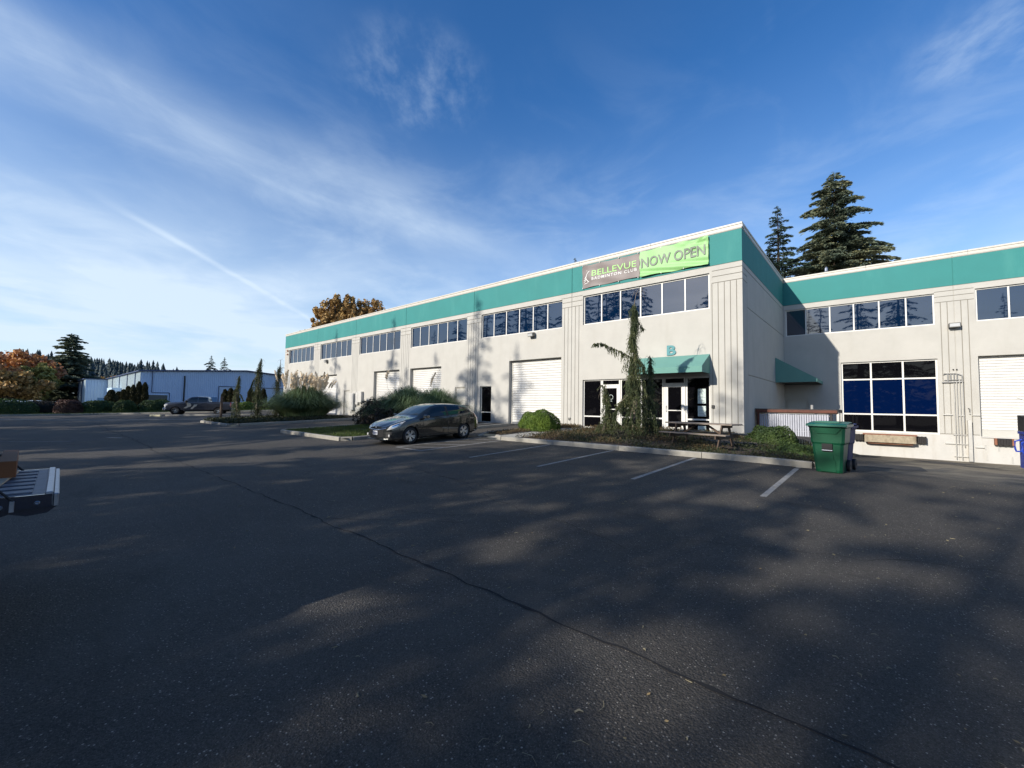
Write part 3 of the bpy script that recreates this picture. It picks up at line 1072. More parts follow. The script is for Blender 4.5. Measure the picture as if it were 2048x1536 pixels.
def window_unit(parent, origin, uax, nax, ua, ub, za, zb, cols, rows, depth, glasses, fw=0.06, bottom=None, name='window', label=None):
    """frame + one pane object per light; cols/rows are divider positions"""
    O, U, Nn = Vector(origin), Vector(uax), Vector(nax)
    Z = Vector((0, 0, 1))

    def bx(mb, u0, u1, z0, z1, d0, d1, mi=0):
        vs = []
        for z in (z0, z1):
            for d in (d0, d1):
                for u in (u0, u1):
                    vs.append(tuple(O + U * u - Nn * d + Z * z))
        mb.add(vs, [(0, 2, 3, 1), (4, 5, 7, 6), (0, 1, 5, 4), (2, 6, 7, 3), (0, 4, 6, 2), (1, 3, 7, 5)], mi)
    fr = MB()
    d0, d1 = depth, depth + 0.07
    bx(fr, ua, ua + fw, za, zb, d0, d1)
    bx(fr, ub - fw, ub, za, zb, d0, d1)
    bx(fr, ua + fw, ub - fw, za, za + fw, d0 + 0.002, d1)
    bx(fr, ua + fw, ub - fw, zb - fw, zb, d0 + 0.002, d1)
    inner = [ua + fw] + list(cols) + [ub - fw]
    for c in cols:
        bx(fr, c - fw / 2, c + fw / 2, za + fw, zb - fw, d0 + 0.004, d1 - 0.01)
    for r_ in rows:
        for k in range(len(inner) - 1):
            a = inner[k] + (fw / 2 if k else 0)
            b = inner[k + 1] - (fw / 2 if k < len(inner) - 2 else 0)
            bx(fr, a, b, r_ - fw / 2, r_ + fw / 2, d0 + 0.006, d1 - 0.012)
    f = obj(name, fr, M_['frame'], parent=parent, label=label)
    zl = [za + fw] + list(rows) + [zb - fw]
    for k in range(len(inner) - 1):
        for j in range(len(zl) - 1):
            a = inner[k] + (fw / 2 if k else 0)
            b = inner[k + 1] - (fw / 2 if k < len(inner) - 2 else 0)
            c = zl[j] + (fw / 2 if j else 0)
            e = zl[j + 1] - (fw / 2 if j < len(zl) - 2 else 0)
            p = MB()
            bx(p, a, b, c, e, d0 + 0.035, d0 + 0.045)
            g = glasses(k, j) if callable(glasses) else glasses
            obj('pane', p, g, parent=f)
    return f


AU, AN, AO = (1, 0, 0), (0, -1, 0), (0, 0, 0)
# bay data: window range, doors
bays = [
    (-8.48, 0.0, (-7.76, -1.31)), (-16.30, -8.48, (-15.57, -9.12)), (-24.11, -16.30, (-23.40, -16.96)),
    (-31.93, -24.11, (-31.22, -24.83)), (-39.74, -31.93, (-39.0, -32.65)), (-48.14, -39.74, (-46.95, -40.52))]
doors = {1: [(-13.05, -9.15, 3.88, 'roll'), (-15.58, -14.55, 2.34, 'lite')],
         2: [(-23.38, -19.6, 3.88, 'roll'), (-18.06, -17.0, 2.33, 'man')],
         3: [(-28.64, -24.83, 3.88, 'roll')],
         4: [(-38.95, -35.3, 3.88, 'roll'), (-33.78, -32.72, 2.3, 'man')],
         5: [(-44.6, -40.9, 3.88, 'roll')]}
for bi, (ua, ub, (wa, wb)) in enumerate(bays):
    ops = [(wa, wb, WZ0, WZ1, None, None)]
    # flutes beside the joints
    for J in (ua, ub):
        if J == 0.0:
            us_ = [-1.20, -0.95, -0.70, -0.46, -0.22]
            lo, hi = -1.20, -0.0
        elif J == -48.14:
            us_ = [-48.14 + 0.25 * k for k in range(1, 5)]
            lo, hi = -48.14, -47.1
        else:
            us_ = [J - 0.47, J - 0.235, J + 0.235, J + 0.47]
            lo, hi = J - 0.70, J + 0.70
        for u in us_:
            if ua < u < ub:
                zb_ = 0.10 if bi != 0 or J == ua else 0.40
                ops += [(u - GW / 2, u + GW / 2, zb_, 6.62, 0.02, 2)]
        lo, hi = max(lo, ua), min(hi, ub)
        for z in (7.16, 6.90, 6.62):
            ops.append((lo, hi, z - GW / 2, z + GW / 2, 0.02, 2))
        ops.append((lo, hi, 0.06, 0.06 + GW, 0.02, 2))
    # thin line under the coping and at the band edges
    ops.append((ua, ub, Z2 - 0.012, Z2 + 0.012, 0.015, 2))
    ops.append((ua, ub, Z1 - 0.010, Z1 + 0.012, 0.012, 2))
    if bi == 0:
        ops.append((-7.76, -1.31, -0.0, 2.54, None, None))
    for (a, b, h, t) in doors.get(bi, []):
        ops.append((a, b, 0.0, h, None, None))
    # recessed joint at each side
    ops = [o for o in ops]
    e = 0.014
    zb0 = -0.55 if bi == 0 else -0.1
    ops2 = ops + ([(ua, ua + e, zb0, ZT, 0.03, None)] if ua > -48 else []) + ([(ub - e, ub, zb0, ZT, 0.03, None)] if ub < -0.01 else [])
    relief('wall_panel', BLD, AO, AU, AN, ua, ub, zb0, ZT, ops2, WM, ZG, thick=0.28, edges=(True, bi != 0))
    # window frame + panes
    n = 6
    cols = [wa + (wb - wa) * k / n for k in range(1, n)]
    window_unit(BLD, AO, AU, AN, wa, wb, WZ0, WZ1, cols, [], 0.09, M_['glass'])
    for (a, b, h, t) in doors.get(bi, []):
        if t == 'roll':
            # ribbed curtain set back between jambs
            mb = MB()
            nsl = 26
            z0, z1 = 0.10, h
            prev = None
            vs = []
            for k in range(nsl * 4 + 1):
                z = z0 + (z1 - z0) * k / (nsl * 4)
                d = 0.245 if (k % 4) in (1, 2) else (0.262 if k % 4 == 3 else 0.27)
                vs += [(a + 0.12, d, z), (b - 0.0, d, z)]
            mb.add(vs, [(2 * k, 2 * k + 1, 2 * k + 3, 2 * k + 2) for k in range(nsl * 4)])
            c = obj('roll_up_door', mb, M_['rolldoor'], parent=BLD)
            mb = MB().box(a, a + 0.12, 0.235, 0.278, 0.0, h)
            obj('door_jamb', mb, M_['jamb'], parent=c)
            mb = MB().box(a + 0.12, b, 0.22, 0.276, 0.0, 0.10)
            obj('bottom_rail', mb, M_['metal_edge'], parent=c)
            mb = MB()
            mb.add([(a - 0.05, -0.45, -0.045), (b + 0.05, -0.45, -0.045), (b, 0.22, 0.012), (a, 0.22, 0.012),
                    (a - 0.05, -0.45, -0.2), (b + 0.05, -0.45, -0.2)], [(0, 1, 2, 3), (0, 4, 5, 1)])
            obj('door_ramp', mb, M_['walk'], parent=c)
        elif t == 'man':
            mb = MB().box(a, a + 0.06, 0.06, 0.16, 0, h).box(b - 0.06, b, 0.06, 0.16, 0, h).box(a + 0.06, b - 0.06, 0.06, 0.16, h - 0.06, h)
            c = obj('steel_door', mb, M_['jamb'], parent=BLD)
            mb = MB().box(a + 0.065, b - 0.065, 0.10, 0.15, 0.01, h - 0.065)
            obj('door_leaf', mb, M_['door_white'], parent=c)
            mb = MB().box(b - 0.2, b - 0.14, 0.06, 0.10, 0.95, 1.08)
            obj('door_handle', mb, M_['lamp_body'], parent=c)
            for zh in (0.25, 1.9):
                mb = MB().box(a + 0.05, a + 0.09, 0.08, 0.10, zh, zh + 0.12)
                obj('hinge', mb, M_['lamp_body'], parent=c)
        else:
            window_unit(BLD, AO, AU, AN, a, b, 0.0, h, [], [0.66], 0.12, M_['glass_black'], name='side_light', fw=0.05)

# storefront
SF = thing('storefront', (0, 0, 0))
SF.parent = BLD
window_unit(BLD, AO, AU, AN, -7.76, -6.66, 0.0, 2.54, [], [0.61], 0.10, M_['glass_black'], name='storefront_window', fw=0.06)
window_unit(BLD, AO, AU, AN, -5.60, -3.40, 0.0, 2.54, [-4.5], [0.61], 0.10, M_['glass_black'], name='storefront_window', fw=0.07)
window_unit(BLD, AO, AU, AN, -2.38, -1.31, 0.0, 2.54, [], [0.61], 0.10, M_['glass_black'], name='storefront_window', fw=0.07)
bpy.data.objects.remove(SF, do_unlink=True)


def glass_door(a, b, hinge_left, label):
    mb = MB()
    mb.box(a, a + 0.06, 0.09, 0.20, 0, 2.54).box(b - 0.06, b, 0.09, 0.20, 0, 2.54)
    mb.box(a + 0.06, b - 0.06, 0.092, 0.20, 2.20, 2.27).box(a + 0.06, b - 0.06, 0.092, 0.20, 2.48, 2.54)
    d = obj('glass_door', mb, M_['frame'], parent=BLD, label=label)
    mb = MB().box(a + 0.06, b - 0.06, 0.14, 0.15, 2.27, 2.48)
    obj('transom_pane', mb, M_['glass_black'], parent=d)
    mb = MB()
    la, lb = a + 0.065, b - 0.065
    st = 0.12
    mb.box(la, la + st, 0.10, 0.145, 0.01, 2.195).box(lb - st, lb, 0.10, 0.145, 0.01, 2.195)
    mb.box(la + st, lb - st, 0.102, 0.145, 0.01, 0.22).box(la + st, lb - st, 0.102, 0.145, 2.08, 2.195)
    mb.box(la + st, lb - st, 0.098, 0.14, 0.98, 1.02)
    obj('door_leaf', mb, M_['frame'], parent=d)
    mb = MB().box(la + st, lb - st, 0.12, 0.13, 0.22, 2.08)
    obj('pane', mb, M_['glass_black'], parent=d)
    hx = la + 0.05
    mb = MB().tube([(hx, 0.10, 0.92), (hx, 0.045, 0.95), (hx, 0.045, 1.18), (hx, 0.10, 1.21)], 0.014, 6)
    obj('door_handle', mb, M_['metal_edge'], parent=d)
    return d


glass_door(-6.64, -5.62, True, 'left glass entrance door in white frame')
glass_door(-3.38, -2.40, True, 'right glass entrance door under the awning')
ink = mat('notice_ink', (0.10, 0.14, 0.14), 0.7)
for (z0, z1) in ((1.33, 1.98), (0.76, 1.22), (0.13, 0.34)):
    mb = MB().box(-1.86, -1.52, 0.092, 0.094, z0, z1)
    nt_ = obj('window_notice', mb, M_['paper'], parent=BLD, label='pale paper notice taped to the right storefront pane')
    mb = MB()
    for k in range(max(2, int((z1 - z0) / 0.07))):
        z = z0 + 0.05 + k * 0.068
        mb.box(-1.83, -1.55 - (k % 3) * 0.05, 0.0895, 0.0912, z, z + 0.012)
    obj('notice_lines', mb, ink, parent=nt_, kind='stuff')
mb = MB()
mb.lathe([(0, 0.11), (0, 0.125)], (-6.13, 0.098, 1.62), 'y', 24)
mb.box(-6.19, -6.07, 0.10, 0.104, 1.40, 1.43)
obj('door_decal', mb, M_['paper'], parent=BLD)
mb = MB().bevbox(-1.25, -1.13, -0.05, 0.0, 1.12, 1.26, 0.01)
obj('card_reader', mb, M_['plastic'], parent=BLD)
mb = MB().tube([(-8.6, 0, 0.42), (-8.6, -0.06, 0.42), (-8.56, -0.08, 0.36)], 0.02, 6).box(-8.64, -8.5, -0.03, 0, 0.40, 0.5)
obj('hose_tap', mb, M_['lamp_body'], parent=BLD)
# conduit line across the corner panel foot
mb = MB().tube([(-1.2, -0.02, 0.45), (-0.4, -0.02, 0.43), (0.02, -0.02, 0.45)], 0.012, 5)
obj('conduit', mb, M_['box_grey'], parent=BLD)

# side wall (faces +x) from y=0 to y=10.24
SU, SN, SO = (0, 1, 0), (1, 0, 0), (0, 0, 0)
ops = [(0.40 - GW / 2, 0.40 + GW / 2, -0.6, 6.62, 0.02, 2), (0.62 - GW / 2, 0.62 + GW / 2, -0.6, 6.62, 0.02, 2), (0.20 - GW / 2, 0.20 + GW / 2, -0.6, 6.62, 0.02, 2),
       (0.85 - GW / 2, 0.85 + GW / 2, -0.6, 6.90, 0.02, 2)]
for z in (6.90, 6.62):
    ops.append((0, 0.85, z - GW / 2, z + GW / 2, 0.02, 2))
ops.append((0, 10.24, 7.16 - GW / 2, 7.16 + GW / 2, 0.02, 2))
ops.append((0.85, 10.24, 5.54 - GW / 2, 5.54 + GW / 2, 0.02, 2))
ops.append((0.85, 10.24, 2.59 - GW / 2, 2.59 + GW / 2, 0.02, 2))
ops.append((0, 10.24, Z2 - 0.012, Z2 + 0.012, 0.015, 2))
ops.append((0, 10.24, Z1 - 0.010, Z1 + 0.012, 0.012, 2))
relief('wall_panel', BLD, SO, SU, SN, 0, 10.24, -1.3, ZT, ops, WM, ZG, thick=0.28, edges=(False, True))

# wing B (faces -y at y=10.24) x from 0 to 26
BY = 10.24
BO = (0, BY, 0)
XB = [0.003, 7.14, 14.96, 22.8, 30.6]
bw = [(0.09, 6.46), (7.86, 14.26), (15.7, 22.1), (23.5, 29.9)]
for bi in range(4):
    ua, ub = XB[bi], XB[bi + 1]
    wa, wb = bw[bi]
    ops = [(wa, wb, WZ0, WZ1, None, None)]
    for J in (ua, ub):
        if J < 1:
            continue
        for u in (J - 0.47, J - 0.235, J + 0.235, J + 0.47):
            if ua < u < ub:
                ops.append((u - GW / 2, u + GW / 2, 0.07, 6.62, 0.02, 2))
        lo, hi = max(J - 0.68, ua), min(J + 0.68, ub)
        for z in (7.16, 6.90, 6.62, 0.06):
            ops.append((lo, hi, z - GW / 2, z + GW / 2, 0.02, 2))
    ops.append((ua, ub, Z2 - 0.012, Z2 + 0.012, 0.015, 2))
    ops.append((ua, ub, Z1 - 0.010, Z1 + 0.012, 0.012, 2))
    if bi == 0:
        ops.append((2.68, 6.50, 0.02, 3.80, None, None))
        ops.append((0.05, 1.15, -1.1, 1.75, 0.05, 4))
    else:
        a, b = (7.87, 11.6) if bi == 1 else (wa + 0.05, wa + 3.8)
        ops.append((a, b, 0.0, 3.84, None, None))
    e = 0.014
    if ub < 30:
        ops.append((ub - e, ub, -1.4, ZT, 0.03, None))
    if ua > 1:
        ops.append((ua, ua + e, -1.4, ZT, 0.03, None))
    relief('wall_panel', BLD, BO, AU, AN, ua, ub, -1.6, ZT, ops, WM, [(-5, 3), (0.02, 0), (Z2, 1), (Z1, 0)], thick=0.28)
    if bi == 0:
        cols = [1.10, 2.23, 3.29, 4.35, 5.41]
    else:
        cols = [wa + (wb - wa) * k / 6 for k in range(1, 6)]
    window_unit(BLD, BO, AU, AN, wa, wb, WZ0, WZ1, cols, [], 0.09, M_['glass'])
    if bi:
        mb = MB()
        nsl = 27
        vs = []
        z0, z1 = 0.30, 3.84
        for k in range(nsl * 4 + 1):
            z = z0 + (z1 - z0) * k / (nsl * 4)
            d = 0.245 if (k % 4) in (1, 2) else (0.262 if k % 4 == 3 else 0.27)
            vs += [(a + 0.06, BY + d, z), (b, BY + d, z)]
        mb.add(vs, [(2 * k, 2 * k + 1, 2 * k + 3, 2 * k + 2) for k in range(nsl * 4)])
        c = obj('roll_up_door', mb, M_['rolldoor'], parent=BLD)
        mb = MB().box(a, a + 0.06, BY + 0.235, BY + 0.278, 0.0, 3.84)
        obj('door_jamb', mb, M_['jamb'], parent=c)
        mb = MB().box(a + 0.06, b, BY + 0.225, BY + 0.276, 0.0, 0.30)
        obj('bottom_rail', mb, M_['door_white'], parent=c)
        if bi == 1:
            mb = MB().box(9.25, 9.45, BY + 0.20, BY + 0.245, 1.72, 1.84).tube([(9.2, BY + 0.21, 1.78), (9.05, BY + 0.21, 1.86)], 0.015, 5)
            obj('door_handle', mb, M_['frame'], parent=c)
            mb = MB().box(a, b, BY - 0.05, BY - 0.003, -0.05, 0.0)
            obj('dock_edge_angle', mb, M_['box_grey'], parent=c)
    else:
        pane = lambda k, j: (M_['glass_blue'] if j == 1 else M_['glass_black'])
        window_unit(BLD, BO, AU, AN, 2.68, 6.50, 0.02, 3.80, [3.95, 5.22], [0.96, 2.84], 0.10, pane, name='dock_window', fw=0.075)
        mb = MB().box(0.10, 0.16, BY + 0.02, BY + 0.05, -1.1, 1.72).box(1.05, 1.11, BY + 0.02, BY + 0.05, -1.1, 1.72).box(0.16, 1.05, BY + 0.02, BY + 0.05, 1.66, 1.72)
        c = obj('steel_door', mb, M_['jamb'], parent=BLD)
        mb = MB().box(0.165, 1.045, BY + 0.03, BY + 0.049, -1.1, 1.655)
        obj('door_leaf', mb, M_['door_white'], parent=c)

# west end wall and rears, roof deck, black sheets standing in for the unlit interior
mb = MB().box(-48.14, -48.10, 0.28, 40, -0.1, ZT)
obj('end_wall', mb, M_['wall'], parent=BLD)
mb = MB().box(-48.1, 30.55, 39.9, 40, -1.6, ZT).box(30.56, 30.6, BY + 0.28, 39.9, -1.6, ZT)
obj('rear_wall', mb, M_['wall'], parent=BLD)
mb = MB().box(-48.1, -0.29, 0.29, 39.9, 8.3, 8.4).box(-0.29, 30.5, BY + 0.29, 39.9, 8.3, 8.4)
obj('roof_deck', mb, M_['roof'], parent=BLD)
mb = MB().box(-48.0, -0.3, 0.285, 0.30, -0.1, 8.3).box(-0.3, -0.285, 0.3, BY + 0.3, -1.0, 8.3).box(-0.2, 30.5, BY + 0.285, BY + 0.30, -1.0, 8.3)
obj('dark_backing', mb, M_['dark_in'], parent=BLD)


def coping(x0, x1, y0, y1, seg, axis):
    L_ = (x1 - x0) if axis == 'x' else (y1 - y0)
    n = max(1, round(L_ / seg))
    for k in range(n):
        mb = MB()
        g = 0.004
        if axis == 'x':
            a, b = x0 + L_ * k / n + g, x0 + L_ * (k + 1) / n - g
            mb.bevbox(a, b, y0, y1, 8.992, 9.075, 0.012)
            mb.box(a, b, y0 + 0.028, y1 - 0.03, 8.86, 8.992)
        else:
            a, b = y0 + L_ * k / n + g, y0 + L_ * (k + 1) / n - g
            mb.bevbox(x0, x1, a, b, 8.992, 9.075, 0.012)
            mb.box(x0 + 0.03, x1 - 0.028, a, b, 8.86, 8.992)
        obj('parapet_coping', mb, M_['coping'], parent=BLD)


coping(-48.2, 0.035, -0.035, 0.33, 3.9, 'x')
coping(-0.33, 0.035, 0.34, BY - 0.04, 3.4, 'y')
coping(0.04, 30.6, BY - 0.035, BY + 0.33, 3.9, 'x')
coping(-48.2, -47.85, 0.34, 39.9, 3.9, 'y')


# awnings
def awning(parent, T, length, proj, zt, zl, zb, name='awning', end_seams=True):
    """local: x along wall 0..length, y outward negative; T places it"""
    mb = MB()
    P = lambda x, y, z: tuple(T @ Vector((x, y, z)))
    n = 5
    # sloped top, valance, ends
    mb.quad(P(0, -0.005, zt), P(length, -0.005, zt), P(length, -proj, zl), P(0, -proj, zl))
    mb.quad(P(0, -proj, zl), P(length, -proj, zl), P(length, -proj, zb), P(0, -proj, zb))
    for x in (0, length):
        mb.add([P(x, -0.005, zt), P(x, -proj, zl), P(x, -proj, zb), P(x, -0.005, zb)], [(0, 1, 2, 3)])
    a = obj(name, mb, M_['awning'], parent=parent)
    mb = MB()
    for x in (0.02, length / 3, 2 * length / 3, length - 0.02):
        mb.tube([P(x, -0.02, zt - 0.03), P(x, -proj + 0.03, zl - 0.03), P(x, -proj + 0.03, zb + 0.02), P(x, -0.02, zb + 0.02)], 0.016, 5)
    mb.tube([P(0.02, -proj + 0.03, zb + 0.02), P(length - 0.02, -proj + 0.03, zb + 0.02)], 0.016, 5)
    mb.quad(P(0.02, -0.03, zb + 0.05), P(length - 0.02, -0.03, zb + 0.05), P(length - 0.02, -proj + 0.02, zb + 0.05), P(0.02, -proj + 0.02, zb + 0.05))
    obj('awning_frame', mb, M_['awning_under'], parent=a)
    return a


awning(BLD, Matrix.Translation((-4.60, 0, 0)), 3.29, 1.12, 3.50, 2.90, 2.64)
awning(BLD, Matrix.Translation((0.0, 7.25, 0)) @ Matrix.Rotation(RAD(90), 4, 'Z'), 2.95, 1.85, 3.97, 2.78, 2.60)


# wall lamps
def wall_lamp(x, y, z, tilt, label):
    mb = MB()
    T = Matrix.Translation((x, y, z)) @ Matrix.Rotation(tilt, 4, 'X')
    mb.bevbox(-0.21, 0.21, -0.30, -0.04, -0.12, 0.10, 0.03, T=T)
    mb.box(-0.09, 0.09, -0.06, 0.0, -0.06, 0.06, T=Matrix.Translation((x, y, z)))
    l = obj('wall_lamp', mb, M_['lamp_body'], parent=BLD, label=label)
    mb = MB().box(-0.17, 0.17, -0.308, -0.300, -0.09, 0.06, T=T)
    obj('lamp_lens', mb, M_['lamp_lens'], parent=l)


wall_lamp(-11.2, 0, 5.38, 0.25, 'grey floodlight under the second upper window')
wall_lamp(-37.4, 0, 5.36, 0.5, 'grey floodlight far along the wall')
wall_lamp(7.12, BY, 5.40, 0.0, 'grey floodlight on the dock wing pilaster')
mb = MB().bevbox(-47.35, -47.15, -0.12, 0, 6.95, 7.12, 0.02).bevbox(-47.35, -47.15, -0.12, 0, 6.55, 6.72, 0.02)
obj('alarm_light', mb, M_['rust'], parent=BLD)
mb = MB().tube([(-48.14, -0.0, 5.1), (-48.4, -0.1, 5.15), (-48.7, -0.1, 5.05)], 0.04, 6)
obj('wall_camera', mb, M_['lamp_body'], parent=BLD)
# electric boxes bay 5
for (a, b, z0, z1, d) in ((-32.3, -31.5, 0.5, 2.0, 0.3), (-31.3, -30.9, 1.0, 2.1, 0.2), (-30.8, -30.2, 1.2, 2.15, 0.25), (-31.25, -30.5, 0.25, 0.75, 0.2)):
    mb = MB().bevbox(a, b, -d, 0, z0, z1, 0.02)
    obj('electric_cabinet', mb, M_['box_grey'], parent=BLD)
# stuff fixed to wing B
mb = MB()
for x, z0, z1 in ((7.03, -1.15, 2.55), (7.12, -0.35, 2.6), (7.22, -1.15, 2.7), (7.32, -0.55, 2.6)):
    mb.tube([(x, BY - 0.09, z0), (x, BY - 0.09, z1)], 0.018, 7)
mb.tube([(7.32, BY - 0.09, 2.6), (7.30, BY - 0.12, 2.95), (7.1, BY - 0.12, 3.05), (6.75, BY - 0.10, 3.05), (6.68, BY - 0.05, 2.98)], 0.024, 7)
mb.tube([(6.82, BY - 0.09, 2.62), (6.82, BY - 0.09, 3.0)], 0.02, 6)
for x in (6.92, 7.03, 7.14):
    mb.tube([(x, BY - 0.1, 2.7), (x, BY - 0.1, 3.0)], 0.02, 6)
mb.tube([(6.62, BY - 0.08, 2.60), (7.0, BY - 0.08, 2.60), (7.35, BY - 0.08, 2.62)], 0.03, 6)
mb.tube([(6.7, BY - 0.06, 2.7), (7.3, BY - 0.06, 2.72)], 0.018, 5)
obj('riser_pipes', mb, M_['galv'], parent=BLD)
mb = MB().box(7.43, 7.47, BY - 0.22, BY - 0.01, -1.2, 0.75).box(7.47, 7.56, BY - 0.22, BY - 0.20, -1.2, 0.75)
obj('steel_guard_post', mb, M_['galv'], parent=BLD)
for (x0, x1, z) in ((6.62, 6.95, 1.00), (7.6, 7.86, 1.0), (6.95, 7.4, 0.04), (6.66, 7.4, -0.40), (7.66, 7.95, -0.52), (6.95, 7.42, -1.0), (7.15, 7.35, 0.97)):
    mb = MB().box(x0, x1, BY - 0.075, BY - 0.003, z - 0.02, z + 0.02)
    obj('strut_channel', mb, M_['box_grey'], parent=BLD)
mb = MB().tube([(7.03, BY - 0.06, 3.22), (7.03, BY - 0.001, 3.22)], 0.03, 8).tube([(7.15, BY - 0.06, 3.22), (7.15, BY - 0.001, 3.22)], 0.03, 8)
obj('wall_vent', mb, M_['black'], parent=BLD)
mb = MB().tube([(7.52, BY - 0.05, 1.15), (7.52, BY - 0.05, 1.3), (7.47, BY - 0.06, 1.33)], 0.02, 6).tube([(7.53, BY - 0.05, 1.05), (7.53, BY - 0.001, 1.05)], 0.025, 6)
obj('hose_tap', mb, M_['lamp_body'], parent=BLD)
mb = MB().bevbox(3.62, 5.62, BY - 0.42, BY - 0.08, -0.50, -0.12, 0.03)
obj('dock_bumper_log', mb, M_['timber'], parent=BLD, label='weathered timber dock bumper under the large window')
mb = MB().box(3.75, 5.5, BY - 0.30, BY - 0.003, -0.58, -0.505).box(3.55, 5.66, BY - 0.40, BY - 0.003, -0.115, -0.06)
obj('bumper_bracket', mb, M_['rust'], parent=BLD)
for (a, b, z0, z1) in ((3.2, 3.56, -0.45, -0.12), (5.68, 6.0, -0.46, -0.12), (8.35, 8.78, -0.36, -0.06), (10.9, 11.4, -0.4, -0.06)):
    mb = MB()
    n = 5
    for k in range(n):
        u0 = a + (b - a) * k / n
        mb.box(u0 + 0.004, u0 + (b - a) / n - 0.004, BY - 0.24, BY - 0.01, z0 + (0.012 if k % 2 else 0), z1 - (0.01 if k % 2 else 0))
    bm_ = obj('rubber_dock_bumper', mb, M_['rubber_dock'], parent=BLD)
mb = MB().box(8.26, 8.34, BY - 0.2, BY - 0.003, -0.36, -0.05).box(8.79, 8.85, BY - 0.2, BY - 0.003, -0.36, -0.05)
obj('bumper_bracket', mb, M_['rust'], parent=BLD)
mb = MB()
for (x, z0, z1) in ((7.96, -0.62, -0.40), (8.38, -0.66, -0.44), (8.0, -1.12, -0.86), (8.78, -1.18, -0.88)):
    mb.box(x, x + 0.05, BY - 0.02, BY - 0.003, z0, z1)
obj('anchor_plate', mb, M_['galv'], parent=BLD)
# roof vent seen over the parapet
mb = MB().tube([(1.9, 13.5, 8.4), (1.9, 13.5, 9.95)], 0.05, 10).lathe([(0, 0.05), (0.1, 0.09), (0.3, 0.08), (0.4, 0.02)], (1.9, 13.5, 9.9), 'z', 12)
obj('roof_vent', mb, M_['metal_edge'], parent=BLD)


# lettering ---------------------------------------------------------------
def text_mesh(body, size, bold=0.0, spacing=1.0):
    cu = bpy.data.curves.new('txt', 'FONT')
    cu.body = body
    cu.size = size
    cu.offset = bold
    cu.space_character = spacing
    cu.extrude = 0.0
    cu.resolution_u = 3
    o = bpy.data.objects.new('txt', cu)
    COL.objects.link(o)
    dg = bpy.context.evaluated_depsgraph_get()
    dg.update()
    me = bpy.data.meshes.new_from_object(o.evaluated_get(dg))
    V = np.array([v.co[:] for v in me.vertices])
    F = [tuple(p.vertices) for p in me.polygons]
    bpy.data.objects.remove(o, do_unlink=True)
    bpy.data.curves.remove(cu)
    bpy.data.meshes.remove(me)
    return V, F


def lettering(name, body, x0, x1, z0, z1, yf, m, parent, bold=0.0, spacing=1.0, thick=0.0, **kw):
    V, F = text_mesh(body, 1.0, bold, spacing)
    mn, mx_ = V.min(0), V.max(0)
    mb = MB()
    P = []
    for v in V:
        x = x0 + (v[0] - mn[0]) / (mx_[0] - mn[0]) * (x1 - x0)
        z = z0 + (v[1] - mn[1]) / (mx_[1] - mn[1]) * (z1 - z0)
        P.append((x, yf(x, z), z))
    mb.add(P, F)
    if thick:
        n = len(P)
        mb.add([(p[0], p[1] + thick, p[2]) for p in P], [f[::-1] for f in F])
        # rim
        from collections import Counter
        cnt = Counter()
        for f in F:
            for i in range(len(f)):
                cnt[frozenset((f[i], f[(i + 1) % len(f)]))] += 1
        for e, c in cnt.items():
            if c == 1:
                a, b = tuple(e)
                mb.f.append((a, b, b + n, a + n))
                mb.m.append(0)
    return obj(name, mb, m, parent=parent, **kw)


lettering('building_letter', 'B', -3.19, -2.77, 3.55, 4.02, lambda x, z: -0.045, M_['teal_letter'], BLD, bold=0.035, thick=0.042,
          label='teal letter B above the right awning')


def wave1(x, z):
    t = (x + 7.8) / 3.3
    return -0.045 - 0.018 * math.sin(x * 5.1 + z * 1.7) * (0.3 + abs(2 * t - 1)) - 0.012 * math.sin(z * 9 + x * 2)


def wave2(x, z):
    u = (x + 4.5) / 3.2
    v = (z - 7.5) / 1.27
    w = 0.012 * math.sin(x * 6 + z * 2)
    # swags hanging from the top right corner
    d = math.hypot(1 - u, 1 - v)
    w += 0.085 * math.sin(d * 22) * max(0, 1 - d * 1.6) * (0.6 + 0.4 * math.sin(8 * math.atan2(1 - v, 1 - u + 1e-6)))
    w += 0.06 * math.sin((v * 3 + u * 1.2) * 7) * max(0, 0.42 - v) * 2
    return -0.09 - w


def banner(name, x0, x1, zt0, zt1, zb0, zb1, wf, m, label):
    nx, nz = 60, 26
    mb = MB()
    for s in (0, 1):
        for i in range(nx + 1):
            for j in range(nz + 1):
                u, v = i / nx, j / nz
                x = x0 + (x1 - x0) * u
                zt = zt0 + (zt1 - zt0) * u - 0.03 * math.sin(math.pi * u * 3) ** 2
                zb = zb0 + (zb1 - zb0) * u + 0.03 * math.sin(math.pi * u * 2) ** 2
                z = zb + (zt - zb) * v
                xx = x + (0.02 * math.sin(v * 14) if i == 0 else 0)
                mb.v.append((xx, wf(x, z) + s * 0.003, z))
        for i in range(nx):
            for j in range(nz):
                a = s * (nx + 1) * (nz + 1) + i * (nz + 1) + j
                f = (a, a + nz + 1, a + nz + 2, a + 1)
                mb.f.append(f if s == 0 else f[::-1])
                mb.m.append(0)
    root = thing(name, (0, 0, 0), label=label, cat='banner')
    obj('banner_sheet', mb, m, parent=root, smooth=True)
    g = MB()
    for u in (0.02, 0.33, 0.66, 0.98):
        for (z, s) in ((zt0 - 0.02, 1), (zb0 + 0.02, -1)):
            x = x0 + (x1 - x0) * u
            g.tube([(x, -0.10, z), (x, -0.02, z)], 0.022, 8)
    obj('grommet', g, M_['txt_white'], parent=root)
    return root


